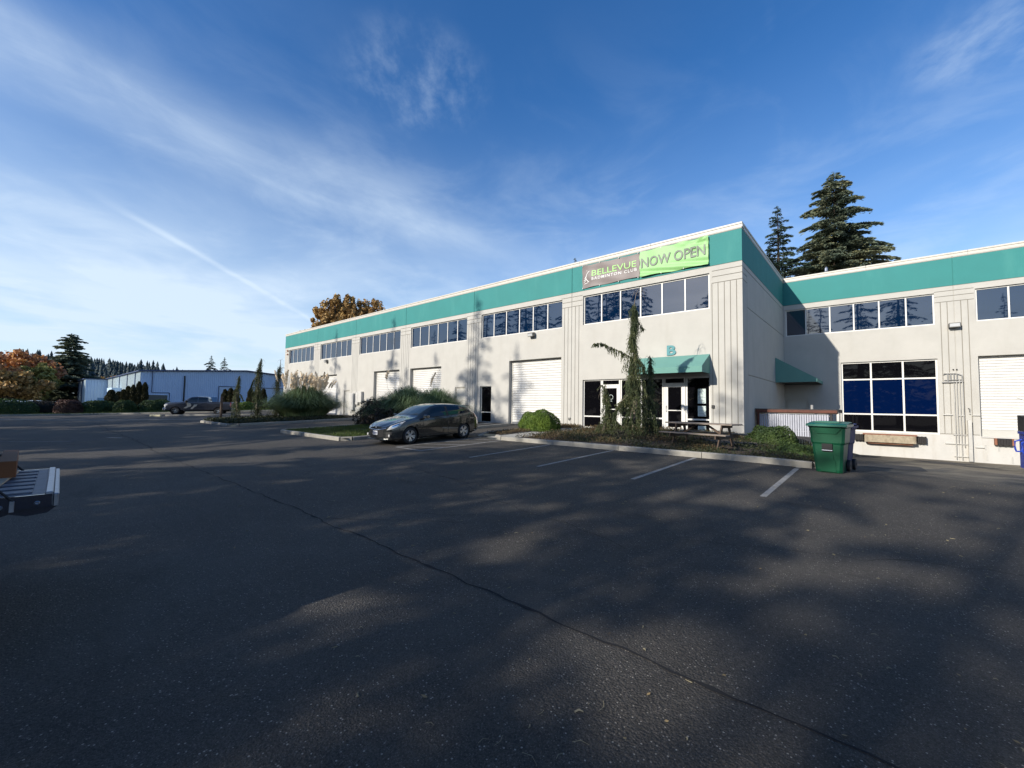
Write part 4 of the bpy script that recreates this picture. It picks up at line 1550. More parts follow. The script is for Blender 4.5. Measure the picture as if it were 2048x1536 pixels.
b1 = banner('club_banner', -7.80, -4.52, 8.76, 8.74, 7.49, 7.55, wave1, M_['banner_grey'], 'grey club banner with green and white lettering on the teal band')
o_ = lambda wf: (lambda x, z: wf(x, z) - 0.014)
lettering('lettering', 'BELLEVUE', -7.20, -4.68, 8.09, 8.40, o_(wave1), M_['txt_green'], b1, bold=0.0)
lettering('lettering', 'BADMINTON CLUB', -7.20, -4.66, 7.87, 8.03, o_(wave1), M_['txt_white'], b1, bold=0.012, spacing=1.25)
mb = MB()


def stroke(pts, w):
    for a, b in zip(pts[:-1], pts[1:]):
        dx, dz = b[0] - a[0], b[1] - a[1]
        l = math.hypot(dx, dz)
        nx, nz = -dz / l * w / 2, dx / l * w / 2
        mb.quad(*[(px, wave1(px, pz) - 0.016, pz) for px, pz in ((a[0] + nx, a[1] + nz), (a[0] - nx, a[1] - nz), (b[0] - nx, b[1] - nz), (b[0] + nx, b[1] + nz))])


stroke([(-7.34, 8.40), (-7.42, 8.34), (-7.50, 8.24), (-7.54, 8.12), (-7.56, 8.02)], 0.035)
stroke([(-7.58, 8.12), (-7.55, 8.02), (-7.50, 7.93), (-7.42, 7.84), (-7.36, 7.82)], 0.045)
stroke([(-7.56, 8.02), (-7.62, 7.95), (-7.70, 7.93)], 0.035)
stroke([(-7.54, 7.97), (-7.60, 7.88), (-7.69, 7.84)], 0.035)
stroke([(-7.50, 8.15), (-7.58, 8.06), (-7.67, 8.02)], 0.025)
stroke([(-7.67, 7.74), (-7.56, 7.75), (-7.42, 7.78)], 0.03)
stroke([(-7.51, 8.42), (-7.49, 8.44)], 0.04)
obj('player_emblem', mb, M_['txt_white'], parent=b1)
b2 = banner('now_open_banner', -4.49, -1.31, 8.77, 8.78, 7.50, 7.48, wave2, M_['banner_green'], 'lime green banner reading NOW OPEN beside the grey banner')
lettering('lettering', 'NOW OPEN', -4.42, -1.43, 7.93, 8.42, lambda x, z: wave2(x, z) - 0.03, M_['txt_grey'], b2, bold=0.02)

# ------------------------------------------------------------------ slatted screen by the dock stairs
SC = thing('slatted_screen', (0, 0, 0), label='white slatted screen with a dark timber lean-to roof by the dock stairs', cat='screen')
mb = MB()
x = 0.16
r = random.Random(2)
while x < 2.62:
    w = 0.062
    mb.box(x, x + w, 2.10 + r.uniform(-0.008, 0.008), 2.125, -0.75, 0.93 + r.uniform(-0.02, 0.012))
    x += 0.084
obj('slats', mb, M_['slat'], parent=SC, kind='stuff')
mb = MB()
for z in (-0.55, 0.2, 0.86):
    mb.tube([(0.1, 2.16, z), (2.7, 2.16, z)], 0.02, 6)
obj('rail', mb, M_['galv'], parent=SC)
for x in (0.05, 2.70, 2.92):
    mb = MB().bevbox(x, x + 0.09, 2.06, 2.15, -0.9, 1.03, 0.01)
    obj('post', mb, M_['blackwood'] if x < 2.8 else M_['galv'], parent=SC)
mb = MB().box(0.10, 0.18, 2.02, 2.06, -0.5, 1.0)
obj('post', mb, M_['redwood'], parent=SC)
mb = MB().box(0.02, 2.97, 2.02, 4.7, 1.115, 1.15)
obj('roof_sheet', mb, M_['blackwood'], parent=SC)
mb = MB().box(0.05, 2.95, 1.985, 2.018, 1.0, 1.112)
obj('fascia_board', mb, M_['redwood'], parent=SC)
mb = MB().box(0.05, 2.94, 2.03, 2.055, 0.965, 1.045)
obj('fascia_board', mb, M_['picnic_dark'], parent=SC)
mb = MB().box(0.9, 2.2, 2.056, 2.07, 0.945, 0.962).box(2.3, 2.6, 2.056, 2.07, 0.945, 0.962)
obj('batten', mb, M_['frame'], parent=SC)
mb = MB().box(2.952, 2.985, 2.02, 4.7, 1.0, 1.112)
obj('side_fascia', mb, M_['blackwood'], parent=SC)
mb = MB().tube([(2.0, 3.2, 1.15), (2.0, 3.2, 1.34)], 0.05, 8)
obj('vent_stub', mb, M_['galv'], parent=SC)


# ------------------------------------------------------------------ carts, dumpster, picnic table
def wheelie(name, loc, rz, body_m, lid_m, label):
    t = thing(name, loc, rz, label=label, cat='wheeled cart', group='wheeled carts beside the kerb')
    mb = MB()
    # tapered body: front is -y
    lv = [(0.0, 0.235, 0.27, -0.22), (0.06, 0.245, 0.28, -0.24), (0.62, 0.285, 0.345, -0.31), (0.66, 0.305, 0.365, -0.33), (0.98, 0.325, 0.385, -0.36), (1.0, 0.35, 0.40, -0.385), (1.045, 0.35, 0.40, -0.385)]
    vs = []
    c = 0.05
    for (z, hx, yb, yf) in lv:
        vs += [(-hx, yf + c, z), (-hx + c, yf, z), (hx - c, yf, z), (hx, yf + c, z), (hx, yb - c, z), (hx - c, yb, z), (-hx + c, yb, z), (-hx, yb - c, z)]
    fs = []
    for k in range(len(lv) - 1):
        for i in range(8):
            j = (i + 1) % 8
            fs.append((k * 8 + i, k * 8 + j, k * 8 + 8 + j, k * 8 + 8 + i))
    fs.append(tuple(range(7, -1, -1)))
    mb.add(vs, fs)
    obj('cart_body', mb, body_m, parent=t)
    # raised front panel: chin, shield and bar recess
    mb = MB()
    yf = -0.355

    def fp(pts, d0, d1):
        n = len(pts)

        def yy(z):
            return -0.225 - (z) * 0.137
        v = [(px, yy(pz) - d1, pz) for px, pz in pts] + [(px, yy(pz) - d0, pz) for px, pz in pts]
        f = [tuple(range(n))] + [(i, (i + 1) % n, n + (i + 1) % n, n + i) for i in range(n)]
        mb.add(v, f)
    fp([(-0.27, 0.985), (-0.17, 0.86), (0.17, 0.86), (0.27, 0.985)], 0.0, 0.028)
    obj('front_moulding', mb, body_m, parent=t)
    mb = MB()
    fp([(-0.10, 0.30), (-0.13, 0.26), (-0.14, 0.02), (0.14, 0.02), (0.13, 0.26), (0.10, 0.30), (0.095, 0.44), (-0.095, 0.44)], 0.0, 0.022)
    obj('front_moulding', mb, body_m, parent=t)
    mb = MB().box(-0.095, 0.095, -0.345, -0.26, 0.47, 0.64)
    mb.v = [(x, y - (z - 0.5) * 0.137 + 0.012, z) for x, y, z in mb.v]
    obj('lift_recess', mb, M_['black'], parent=t)
    mb = MB().tube([(-0.095, -0.325, 0.49), (0.095, -0.325, 0.49)], 0.012, 8)
    obj('lift_bar', mb, M_['metal_edge'], parent=t)
    # lid
    mb = MB()
    pr = [(-0.43, 1.035), (-0.435, 1.06), (-0.38, 1.085), (-0.05, 1.115), (0.30, 1.12), (0.42, 1.10), (0.46, 1.05)]
    vs = []
    for y, z in pr:
        vs += [(-0.365, y, z - 0.02), (-0.33, y, z), (0.33, y, z), (0.365, y, z - 0.02)]
    mb.add(vs, [(k * 4 + i, k * 4 + i + 1, k * 4 + 5 + i, k * 4 + 4 + i) for k in range(len(pr) - 1) for i in range(3)])
    mb.box(-0.37, -0.355, -0.42, 0.42, 1.02, 1.07).box(0.355, 0.37, -0.42, 0.42, 1.02, 1.07).box(-0.36, 0.36, -0.438, -0.425, 1.02, 1.06)
    mb.box(-0.22, 0.22, -0.30, 0.22, 1.10, 1.13)
    obj('cart_lid', mb, lid_m, parent=t)
    mb = MB().tube([(-0.27, 0.40, 1.0), (-0.27, 0.47, 1.0), (0.27, 0.47, 1.0), (0.27, 0.40, 1.0)], 0.018, 6)
    obj('handle', mb, body_m, parent=t)
    for s in (-1, 1):
        mb = MB().lathe([(-0.035, 0.03), (-0.035, 0.125), (-0.02, 0.135), (0.02, 0.135), (0.035, 0.125), (0.035, 0.03)], (s * 0.29, 0.28, 0.135), 'x', 18)
        obj('wheel', mb, M_['black'], parent=t)
    return t


gc = wheelie('refuse_cart', (3.37, -7.55, G(3.37, -7.55)), -0.10, M_['bin_green'], M_['bin_lid'], 'green wheeled refuse cart at the end of the kerb')
lettering('cart_number', 'TM 96801', -0.115, 0.115, 0.745, 0.785, lambda x, z: -0.232 - z * 0.137, M_['txt_white'], gc, bold=0.01)
wheelie('refuse_cart', (3.42, -6.55, G(3.42, -6.55)), -0.12, M_['bin_blue'], M_['bin_blue'], 'dark blue recycling cart mostly hidden behind the green cart')

D = thing('dumpster', (7.50, -0.60, G(7.9, -0.3)), 0.02, label='blue steel dumpster at the right edge in front of the dock door', cat='dumpster')
mb = MB()
for (x0, x1, y0, y1) in ((0, 1.85, 0, 0.03), (0, 1.85, 1.2, 1.23), (0, 0.03, 0.03, 1.2), (1.82, 1.85, 0.03, 1.2)):
    mb.box(x0, x1, y0, y1, 0.12, 1.22)
mb.box(0.03, 1.82, 0.03, 1.2, 0.12, 0.15)
for x in (0.5, 0.95, 1.4):
    mb.box(x, x + 0.07, -0.04, 0.0, 0.12, 1.2)
mb.box(-0.03, 1.88, -0.045, 0.0, 1.15, 1.23).box(-0.03, 0, 0.0, 1.23, 1.15, 1.23).box(-0.03, 1.88, -0.03, 0.0, 0.12, 0.2)
obj('steel_hopper', mb, M_['dump_blue'], parent=D)
mb = MB()
mb.add([(-0.02, 0.0, 1.235), (-0.02, 1.23, 1.235), (-0.02, 1.23, 1.72), (-0.02, 0.1, 1.66),
        (0.02, 0.0, 1.235), (0.02, 1.23, 1.235), (0.02, 1.23, 1.72), (0.02, 0.1, 1.66)],
       [(0, 1, 2, 3), (4, 7, 6, 5), (0, 3, 7, 4), (3, 2, 6, 7), (2, 1, 5, 6)])
mb.box(0.02, 1.85, 1.18, 1.22, 1.235, 1.72)
obj('black_liner_hood', mb, M_['plastic'], parent=D)
mb = MB().tube([(0, 0.2, 0.62), (-0.12, 0.2, 0.62), (-0.14, 0.2, 0.7), (-0.14, 0.2, 0.92), (0, 0.2, 0.98)], 0.025, 6)
mb.tube([(0, 0.95, 0.62), (-0.12, 0.95, 0.62), (-0.14, 0.95, 0.7), (-0.14, 0.95, 0.92), (0, 0.95, 0.98)], 0.025, 6)
obj('lift_handle', mb, M_['dump_blue'], parent=D)
for (x, y) in ((0.15, 0.15), (1.7, 0.15), (0.15, 1.05), (1.7, 1.05)):
    mb = MB().lathe([(-0.02, 0.0), (-0.02, 0.06), (0.02, 0.06), (0.02, 0.0)], (x, y, 0.06), 'x', 12)
    obj('caster', mb, M_['black'], parent=D)

PT = thing('picnic_table', (-0.28, -4.6, HB(-0.2, -4.5) + 0.06), -0.20, label='weathered wooden picnic table in the mulch bed before the entrance', cat='picnic table')
for k in range(5):
    y = -0.36 + k * 0.15
    mb = MB().bevbox(-1.15, 1.15, y, y + 0.138, 0.735, 0.775, 0.006)
    obj('table_plank', mb, M_['picnic'], parent=PT)
for s in (-1, 1):
    for k in range(2):
        y = s * 0.62 + k * 0.145 - 0.14
        mb = MB().bevbox(-1.15, 1.15, y, y + 0.135, 0.415, 0.452, 0.006)
        obj('bench_plank', mb, M_['picnic'], parent=PT)
for x in (-0.78, 0.78):
    for s in (-1, 1):
        T = Matrix.Translation((x, 0, 0))
        mb = MB()
        a, b = Vector((x, s * 0.50, 0.0)), Vector((x, s * 0.20, 0.73))
        w = 0.055
        mb.add([(x - 0.02, a.y - w, 0), (x + 0.02, a.y - w, 0), (x + 0.02, a.y + w, 0), (x - 0.02, a.y + w, 0),
                (x - 0.02, b.y - w, 0.735), (x + 0.02, b.y - w, 0.735), (x + 0.02, b.y + w, 0.735), (x - 0.02, b.y + w, 0.735)],
               [(0, 1, 5, 4), (1, 2, 6, 5), (2, 3, 7, 6), (3, 0, 4, 7), (0, 3, 2, 1)])
        obj('leg', mb, M_['picnic_dark'], parent=PT)
    mb = MB().box(x + 0.022, x + 0.06, -0.75, 0.75, 0.30, 0.412).box(x + 0.022, x + 0.06, -0.36, 0.36, 0.64, 0.733)
    obj('cross_beam', mb, M_['picnic_dark'], parent=PT)
for s in (-1, 1):
    mb = MB()
    mb.add([(s * 0.74, -0.03, 0.33), (s * 0.74, 0.03, 0.33), (s * 0.74, 0.03, 0.40), (s * 0.74, -0.03, 0.40),
            (s * 0.2, -0.03, 0.67), (s * 0.2, 0.03, 0.67), (s * 0.2, 0.03, 0.733), (s * 0.2, -0.03, 0.733)],
           [(0, 1, 2, 3), (4, 7, 6, 5), (0, 4, 5, 1), (1, 5, 6, 2), (2, 6, 7, 3), (3, 7, 4, 0)])
    obj('brace', mb, M_['picnic_dark'], parent=PT)
mb = MB().box(-0.6, 1.2, 0.9, 1.0, 0.02, 0.09)
obj('loose_board', mb, M_['picnic'], loc=(-0.2, -3.8, HB(0, -3)), label='loose grey board lying on the mulch behind the picnic table', cat='board')



# ------------------------------------------------------------------ vehicles
def interp(tab, s):
    if s <= tab[0][0]:
        return tab[0][1]
    for (a, va), (b, vb) in zip(tab[:-1], tab[1:]):
        if s <= b:
            t = (s - a) / (b - a)
            return va + (vb - va) * t
    return tab[-1][1]


def smooth_tab(tab, s, h=0.045):
    return sum(interp(tab, s + d) for d in (-2 * h, -h, 0, h, 2 * h)) / 5


class Shell:
    """vehicle skin: s runs from the nose (0) to the tail, v from the sill (0) to the roof centre line (10)"""

    def __init__(c, top, width, belt, sill, length, tumble=0.46, crown=0.02, smooth=0.045):
        c.top, c.width, c.belt, c.sill, c.L = top, width, belt, sill, length
        c.tumble, c.crown, c.h = tumble, crown, smooth

    def ring(c, s):
        zt, w = smooth_tab(c.top, s, c.h), smooth_tab(c.width, s, 0.03)
        zb, zs = interp(c.belt, s), interp(c.sill, s)
        zb = min(zb, zt - 0.03)
        hgt = zt - zb
        cab = sstep(0.05, 0.40, hgt)
        wb = w * 0.965
        wr = wb - c.tumble * hgt * 0.78 - (1 - cab) * 0.10
        zr = zt - 0.075 * cab - 0.012 * (1 - cab) - c.crown
        zm = zb + (zr - zb) * 0.5
        mid = zs + (zb - zs) * 0.45
        return [(w * 0.93, zs), (w * 0.985, zs + 0.05), (w * 0.995, mid - 0.06), (w, mid + 0.04), (w * 0.992, zb - 0.11),
                (wb, zb), ((wb + wr) / 2 + 0.018 * cab, zm), (wr, zr), (wr - 0.07, zt - 0.018 - c.crown * 0.8), (wr * 0.5, zt - c.crown * 0.25), (0.0, zt)]

    def P(c, s, v, side=1):
        R = c.ring(s)
        i = min(int(v), 9)
        t = v - i
        x = R[i][0] + (R[i + 1][0] - R[i][0]) * t
        z = R[i][1] + (R[i + 1][1] - R[i][1]) * t
        return Vector((x * side, s, z))

    def patch(c, mb, s0, s1, v0, v1, ns, nv, side=1, off=0.004, mi=0, sfun=None, vfun=None, skip=None):
        vs = []
        for i in range(ns + 1):
            for j in range(nv + 1):
                a, b = i / ns, j / nv
                v = v0 + (v1 - v0) * b
                s = s0 + (s1 - s0) * a
                if sfun:
                    lo, hi = sfun(b)
                    s = lo + (hi - lo) * a
                if vfun:
                    lo, hi = vfun(a)
                    v = lo + (hi - lo) * b
                p = c.P(s, v, side)
                if off:
                    e = 0.01
                    ds = c.P(s + e, v, side) - c.P(s - e, v, side)
                    dv = c.P(s, min(v + 0.05, 10), side) - c.P(s, max(v - 0.05, 0), side)
                    n = ds.cross(dv) * (1 if side > 0 else -1)
                    if n.length > 1e-9:
                        n.normalize()
                        if n.x * side < -0.2 or n.z < -0.6:
                            n = -n
                    p = p + n * off
                vs.append(p)
        fs = []
        for i in range(ns):
            for j in range(nv):
                a = i * (nv + 1) + j
                if skip and skip((i + .5) / ns, (j + .5) / nv):
                    continue
                f = (a, a + nv + 1, a + nv + 2, a + 1)
                fs.append(f if side > 0 else f[::-1])
        mb.add(vs, fs, mi)


def shell_body(c, arches, ra, ns=110, cut_top=None, per=3):
    """body skin with wheel arches removed"""
    mb = MB()
    vlist = []
    for i in range(10):
        for k in range(per):
            vlist.append(i + k / per)
    vlist.append(10)
    S = [c.L * i / ns for i in range(ns + 1)]
    nv = len(vlist)
    for side in (1, -1):
        base = len(mb.v)
        pts = []
        for s in S:
            for v in vlist:
                p = c.P(s, v, side)
                for (sa, za) in arches:
                    if v < 5:
                        d = math.hypot(p.y - sa, p.z - za)
                        if abs(d - ra) < 0.035 and p.z > interp(c.sill, s) + 0.0:
                            k = ra / max(d, 1e-5)
                            p = Vector((p.x, sa + (p.y - sa) * k, za + (p.z - za) * k))
                pts.append(p)
        mb.v += [tuple(p) for p in pts]
        for i in range(ns):
            for j in range(nv - 1):
                a = i * nv + j
                q = [pts[a], pts[a + nv], pts[a + nv + 1], pts[a + 1]]
                cy = sum(p.y for p in q) / 4
                cz = sum(p.z for p in q) / 4
                if vlist[j] < 5 and any(math.hypot(cy - sa, cz - za) < ra - 0.002 for sa, za in arches):
                    continue
                if cut_top and cut_top(cy, vlist[j]):
                    continue
                f = (base + a, base + a + nv, base + a + nv + 1, base + a + 1)
                mb.f.append(f if side > 0 else f[::-1])
                mb.m.append(0)
    # nose and tail caps
    for s, fl in ((0.0, 1), (c.L, -1)):
        vs = []
        for v in vlist[:-1]:
            p = c.P(s, v, 1)
            q = c.P(s, v, -1)
            vs += [p, q]
        fs = [(2 * i, 2 * i + 1, 2 * i + 3, 2 * i + 2) if fl > 0 else (2 * i + 2, 2 * i + 3, 2 * i + 1, 2 * i) for i in range(len(vs) // 2 - 1)]
        mb.add(vs, fs)
    # floor and wheel wells are separate dark mesh
    return mb


def wheel_mb(R, w, rim, side, nsp=10, steel=False):
    ty = MB()
    x0, x1 = -w / 2, w / 2
    ty.lathe([(x0 + 0.01, rim * 0.97), (x0, rim + 0.02), (x0 + 0.01, R - 0.03), (x0 + 0.035, R), (x1 - 0.035, R), (x1 - 0.01, R - 0.03), (x1, rim + 0.02), (x1 - 0.01, rim * 0.97)], (0, 0, 0), 'x', 36)
    rm = MB()
    xo = x1 * side
    rm.lathe([((x1 - 0.012) * side, rim * 0.99), ((x1 - 0.004) * side, rim * 0.95), ((x1 - 0.03) * side, rim * 0.90), ((x1 - 0.12) * side, rim * 0.86)], (0, 0, 0), 'x', 36)
    rm.lathe([((x1 - 0.02) * side, 0.0), ((x1 - 0.02) * side, 0.035), ((x1 - 0.035) * side, 0.06), ((x1 - 0.1) * side, 0.065)], (0, 0, 0), 'x', 16)
    for k in range(nsp):
        a = 2 * math.pi * k / nsp + (0.12 if k % 2 else -0.12)
        c_, s_ = math.cos(a), math.sin(a)
        for r0, r1, w0, w1 in ((0.05, rim * 0.93, 0.018, 0.022),):
            vs = []
            for (rr, ww, xx) in ((r0, w0, x1 - 0.028), (r1, w1, x1 - 0.014)):
                for sgn in (-1, 1):
                    vs.append((xx * side, rr * c_ - sgn * ww * s_, rr * s_ + sgn * ww * c_))
                    vs.append(((xx - 0.03) * side, rr * c_ - sgn * ww * s_, rr * s_ + sgn * ww * c_))
            rm.add(vs, [(0, 2, 6, 4), (0, 4, 5, 1), (2, 3, 7, 6)])
    bk = MB()
    bk.lathe([((x1 - 0.10) * side, 0.0), ((x1 - 0.10) * side, rim * 0.9)], (0, 0, 0), 'x', 24)
    return ty, rm, bk


def add_wheels(t, pts, R, w, rim, nsp=10):
    for (x, y, side) in pts:
        ty, rm, bk = wheel_mb(R, w, rim, side, nsp)
        wo = obj('wheel', ty, M_['tyre'], parent=t, smooth=True, loc=(x, y, R))
        obj('rim', rm, M_['alloy'], parent=wo)
        obj('brake_disc', bk, M_['black'], parent=wo)


def make_hatchback(loc, rz, paint, label, detail=True, group=None):
    L_ = 4.44
    t = thing('hatchback', loc, rz, label=label, cat='car', group=group)
    top = [(0, .66), (.10, .735), (.35, .83), (.8, .93), (1.15, .985), (1.22, 1.01), (1.5, 1.17), (1.85, 1.34), (2.05, 1.405), (2.35, 1.445), (2.7, 1.45),
           (3.2, 1.43), (3.6, 1.39), (3.88, 1.34), (3.97, 1.26), (4.27, 1.02), (4.37, .92), (4.44, .82)]
    wid = [(0, .36), (.025, .54), (.07, .66), (.16, .76), (.35, .84), (.7, .872), (1.2, .878), (3.3, .878), (3.8, .862), (4.15, .825), (4.34, .76), (4.44, .68)]
    belt = [(0, .62), (.4, .76), (1.0, .88), (1.3, .915), (2.6, .965), (3.4, 1.02), (3.9, 1.08), (4.15, 1.0), (4.44, .76)]
    sill = [(0, .20), (.3, .17), (.8, .19), (3.6, .20), (4.2, .24), (4.44, .30)]
    c = Shell(top, wid, belt, sill, L_, tumble=0.50)
    R, rim = 0.315, 0.215
    ar = [(0.86, R - 0.005), (3.50, R - 0.005)]
    mb = shell_body(c, ar, 0.355, ns=130)
    body = obj('car_body', mb, paint, parent=t, smooth=True)
    sm = body.modifiers.new('edge', 'EDGE_SPLIT')
    sm.split_angle = RAD(40)
    # floor, wells
    mb = MB().box(-0.70, 0.70, 0.15, 4.3, 0.19, 0.30)
    for (sa, za) in ar:
        mb.box(-0.845, -0.45, sa - 0.37, sa + 0.37, 0.25, 0.69).box(0.45, 0.845, sa - 0.37, sa + 0.37, 0.25, 0.69)
    mb2 = MB().box(-0.6, 0.6, 0.3, 4.2, 0.17, 0.6)
    obj('underbody', mb2, M_['black'], parent=t)
    for (sa, za) in ar:
        for side in (1, -1):
            w = MB()
            w.lathe([(0.50 * side, 0.36), (0.83 * side, 0.36)], (0, sa, za), 'x', 28)
            w.lathe([(0.50 * side, 0.0), (0.50 * side, 0.36)], (0, sa, za), 'x', 28)
            w.f = [f for f in w.f if True]
            obj('wheel_well', w, M_['black'], parent=t)
    add_wheels(t, [(0.76, 0.86, 1), (-0.76, 0.86, -1), (0.76, 3.5, 1), (-0.76, 3.5, -1)], R, 0.205, rim, 10)
    # glass
    for side in (1, -1):
        # front and rear side windows, quarter light
        g = MB()
        c.patch(g, 1.62, 2.58, 5.12, 6.92, 14, 8, side, 0.006, sfun=lambda b: (1.42 + 0.50 * b, 2.60 - 0.04 * b))
        f = obj('side_window', g, M_['carglass'], parent=body, smooth=True)
        g = MB()
        c.patch(g, 2.66, 3.5, 5.12, 6.92, 12, 8, side, 0.006, sfun=lambda b: (2.69 - 0.03 * b, 3.46 - 0.05 * b))
        obj('side_window', g, M_['carglass'], parent=body, smooth=True)
        g = MB()
        c.patch(g, 3.5, 3.9, 5.2, 6.8, 8, 6, side, 0.006, sfun=lambda b: (3.52 - 0.05 * b, 3.86 - 0.25 * b))
        obj('quarter_window', g, M_['carglass'], parent=body, smooth=True)
        # black window surround and pillar strip
        g = MB()
        c.patch(g, 1.30, 4.0, 4.98, 5.10, 26, 1, side, 0.008)
        c.patch(g, 2.58, 2.68, 5.1, 6.95, 1, 8, side, 0.007)
        obj('window_trim', g, M_['plastic'], parent=body)
        # door seams
        g = MB()
        for s0 in (1.45, 2.63, 3.42):
            c.patch(g, s0, s0 + 0.014, 1.2 if s0 < 3.4 else 3.6, 5.0, 1, 14, side, 0.003, sfun=(lambda b, s0=s0: (s0 - (0.10 * (1 - b) if s0 < 2 else (-0.0)) , s0 + 0.014 - (0.10 * (1 - b) if s0 < 2 else 0))))
        c.patch(g, 1.35, 3.1, 1.15, 1.25, 12, 1, side, 0.003)
        obj('door_seam', g, M_['black'], parent=body)
        g = MB()
        for s0 in (2.42, 3.22):
            c.patch(g, s0, s0 + 0.17, 4.25, 4.5, 4, 2, side, 0.028)
        obj('door_handle', g, paint, parent=body)
        g = MB()
        c.patch(g, 0.93, 3.4, 0.0, 0.9, 20, 2, side, 0.004, sfun=lambda b: (1.24, 3.12))
        obj('sill_trim', g, M_['plastic'], parent=body)
        # headlight swept back on the fender corner
        g = MB()
        c.patch(g, 0.1, 0.62, 4.2, 5.9, 14, 6, side, 0.008, sfun=lambda b: (0.05 + 0.10 * b, 0.42 + 0.30 * b), vfun=None)
        hl = obj('headlight', g, M_['lens'], parent=body, smooth=True)
        g = MB()
        c.patch(g, 0.14, 0.44, 4.5, 5.4, 6, 4, side, 0.012, sfun=lambda b: (0.12 + 0.08 * b, 0.34 + 0.14 * b))
        obj('lamp_reflector', g, M_['chrome'], parent=hl, smooth=True)
        g = MB()
        c.patch(g, 4.1, 4.42, 4.1, 5.6, 8, 6, side, 0.010, sfun=lambda b: (4.12 - 0.06 * b, 4.41))
        obj('tail_light', g, M_['taillens'], parent=body, smooth=True)
        # mirror
        g = MB()
        T = Matrix.Translation((side * 0.99, 1.48, 0.985)) @ Matrix.Scale(1, 4)
        g.bevbox(-0.11, 0.11, -0.07, 0.07, -0.06, 0.07, 0.025, T=T)
        g.box(-0.17, -0.09, -0.02, 0.03, -0.06, -0.02, T=T @ Matrix.Scale(side, 4, (1, 0, 0)))
        m_ = obj('wing_mirror', g, paint, parent=body)
        g = MB().box(-0.09, 0.09, 0.071, 0.075, -0.04, 0.05, T=T)
        obj('mirror_glass', g, M_['chrome'], parent=m_)
        # fog lamp
        g = MB()
        c.patch(g, 0.07, 0.2, 1.5, 3.4, 4, 6, side, 0.006, sfun=lambda b: (0.035, 0.10 + 0.07 * b))
        f_ = obj('fog_lamp_bezel', g, M_['plastic'], parent=body)
        g = MB().lathe([(-0.012, 0.0), (-0.012, 0.045), (0.0, 0.05)], (side * 0.705, 0.055, 0.36), 'y', 14)
        obj('fog_lamp', g, M_['lens'], parent=f_)
    g = MB()
    for side in (1, -1):
        c.patch(g, 1.28, 1.98, 7.75, 10, 12, 8, side, 0.006, sfun=lambda b: (1.33 - 0.08 * b, 1.93 - 0.03 * b))
    obj('windscreen', g, M_['windscreen'], parent=body, smooth=True)
    g = MB()
    for side in (1, -1):
        c.patch(g, 4.0, 4.25, 7.7, 10, 6, 8, side, 0.006, sfun=lambda b: (3.99, 4.24))
    obj('rear_window', g, M_['carglass'], parent=body, smooth=True)
    g = MB()
    for k, (a, b, x0) in enumerate(((1.27, 1.31, 0.1), (1.28, 1.32, -0.5))):
        g.tube([(x0, 1.30, 1.055), (x0 + 0.55, 1.36, 1.095)], 0.008, 4)
    obj('wiper', g, M_['black'], parent=body)
    g = MB().bevbox(-0.55, 0.55, 3.84, 4.10, 1.335, 1.362, 0.012)
    obj('roof_spoiler', g, paint, parent=body)
    # front fascia: smiling lower grille, plate, badge bar
    g = MB()
    n = 16
    vs = []
    for i in range(n + 1):
        x = -0.56 + 1.12 * i / n
        u = abs(x) / 0.56
        zt_ = 0.545 + 0.055 * u * u
        zb_ = 0.275 + 0.10 * u ** 3
        y = -0.050 + 0.105 * u ** 3
        vs += [(x, y, zb_), (x, y, zt_)]
    g.add(vs, [(2 * i, 2 * i + 2, 2 * i + 3, 2 * i + 1) for i in range(n)])
    g.add([(v[0], v[1] + 0.05, v[2]) for v in vs], [(2 * i, 2 * i + 2, 2 * i + 3, 2 * i + 1) for i in range(n)])
    gr = obj('lower_grille', g, M_['dark_in'], parent=body)  # near-black colour stands for the shaded recess
    g = MB()
    for z in (0.33, 0.39, 0.45, 0.51):
        g.tube([(-0.44, -0.010, z + 0.010), (0, -0.052, z), (0.44, -0.010, z + 0.010)], 0.006, 4)
    obj('grille_bar', g, M_['plastic'], parent=gr)
    g = MB()
    g.tube([(-0.56, 0.035, 0.615), (-0.3, -0.038, 0.572), (0, -0.052, 0.560), (0.3, -0.038, 0.572), (0.56, 0.035, 0.615)], 0.010, 6)
    obj('grille_trim', g, M_['chrome'], parent=gr)
    g = MB().lathe([(0.0, 0.050), (-0.012, 0.056), (-0.012, 0.046), (0, 0.040)], (0, -0.002, 0.665), 'y', 20)
    g.tube([(-0.038, -0.012, 0.675), (-0.012, -0.016, 0.658), (0, -0.016, 0.668), (0.012, -0.016, 0.658), (0.038, -0.012, 0.675)], 0.006, 5)
    obj('bonnet_emblem', g, M_['chrome'], parent=body)
    g = MB().bevbox(-0.15, 0.15, -0.076, -0.056, 0.37, 0.52, 0.004)
    pl = obj('licence_plate', g, M_['plate'], parent=body)
    g = MB()
    for k in range(7):
        x = -0.115 + k * 0.035
        g.box(x, x + 0.018, -0.0785, -0.0765, 0.41, 0.475)
    obj('plate_mark', g, M_['plate_ink'], parent=pl)
    g = MB().bevbox(-0.62, 0.62, -0.035, 0.10, 0.185, 0.225, 0.01)
    obj('front_lip', g, paint, parent=body)
    for ch in t.children:
        ch.location = Vector(ch.location) + Vector((0, -L_ / 2, 0))
    return t


carA = make_hatchback((-9.74, -8.86, 0), 0.0, M_['carpaint'], 'dark grey hatchback parked nose out beside the hatched bay')
zF, zR = G(-9.7, -10.2), G(-9.7, -7.56)
carA.location = (-9.62, -8.87, (zF + zR) / 2 + 0.0)
carA.rotation_euler = (math.atan2(zR - zF, 2.64), 0, 0.0)


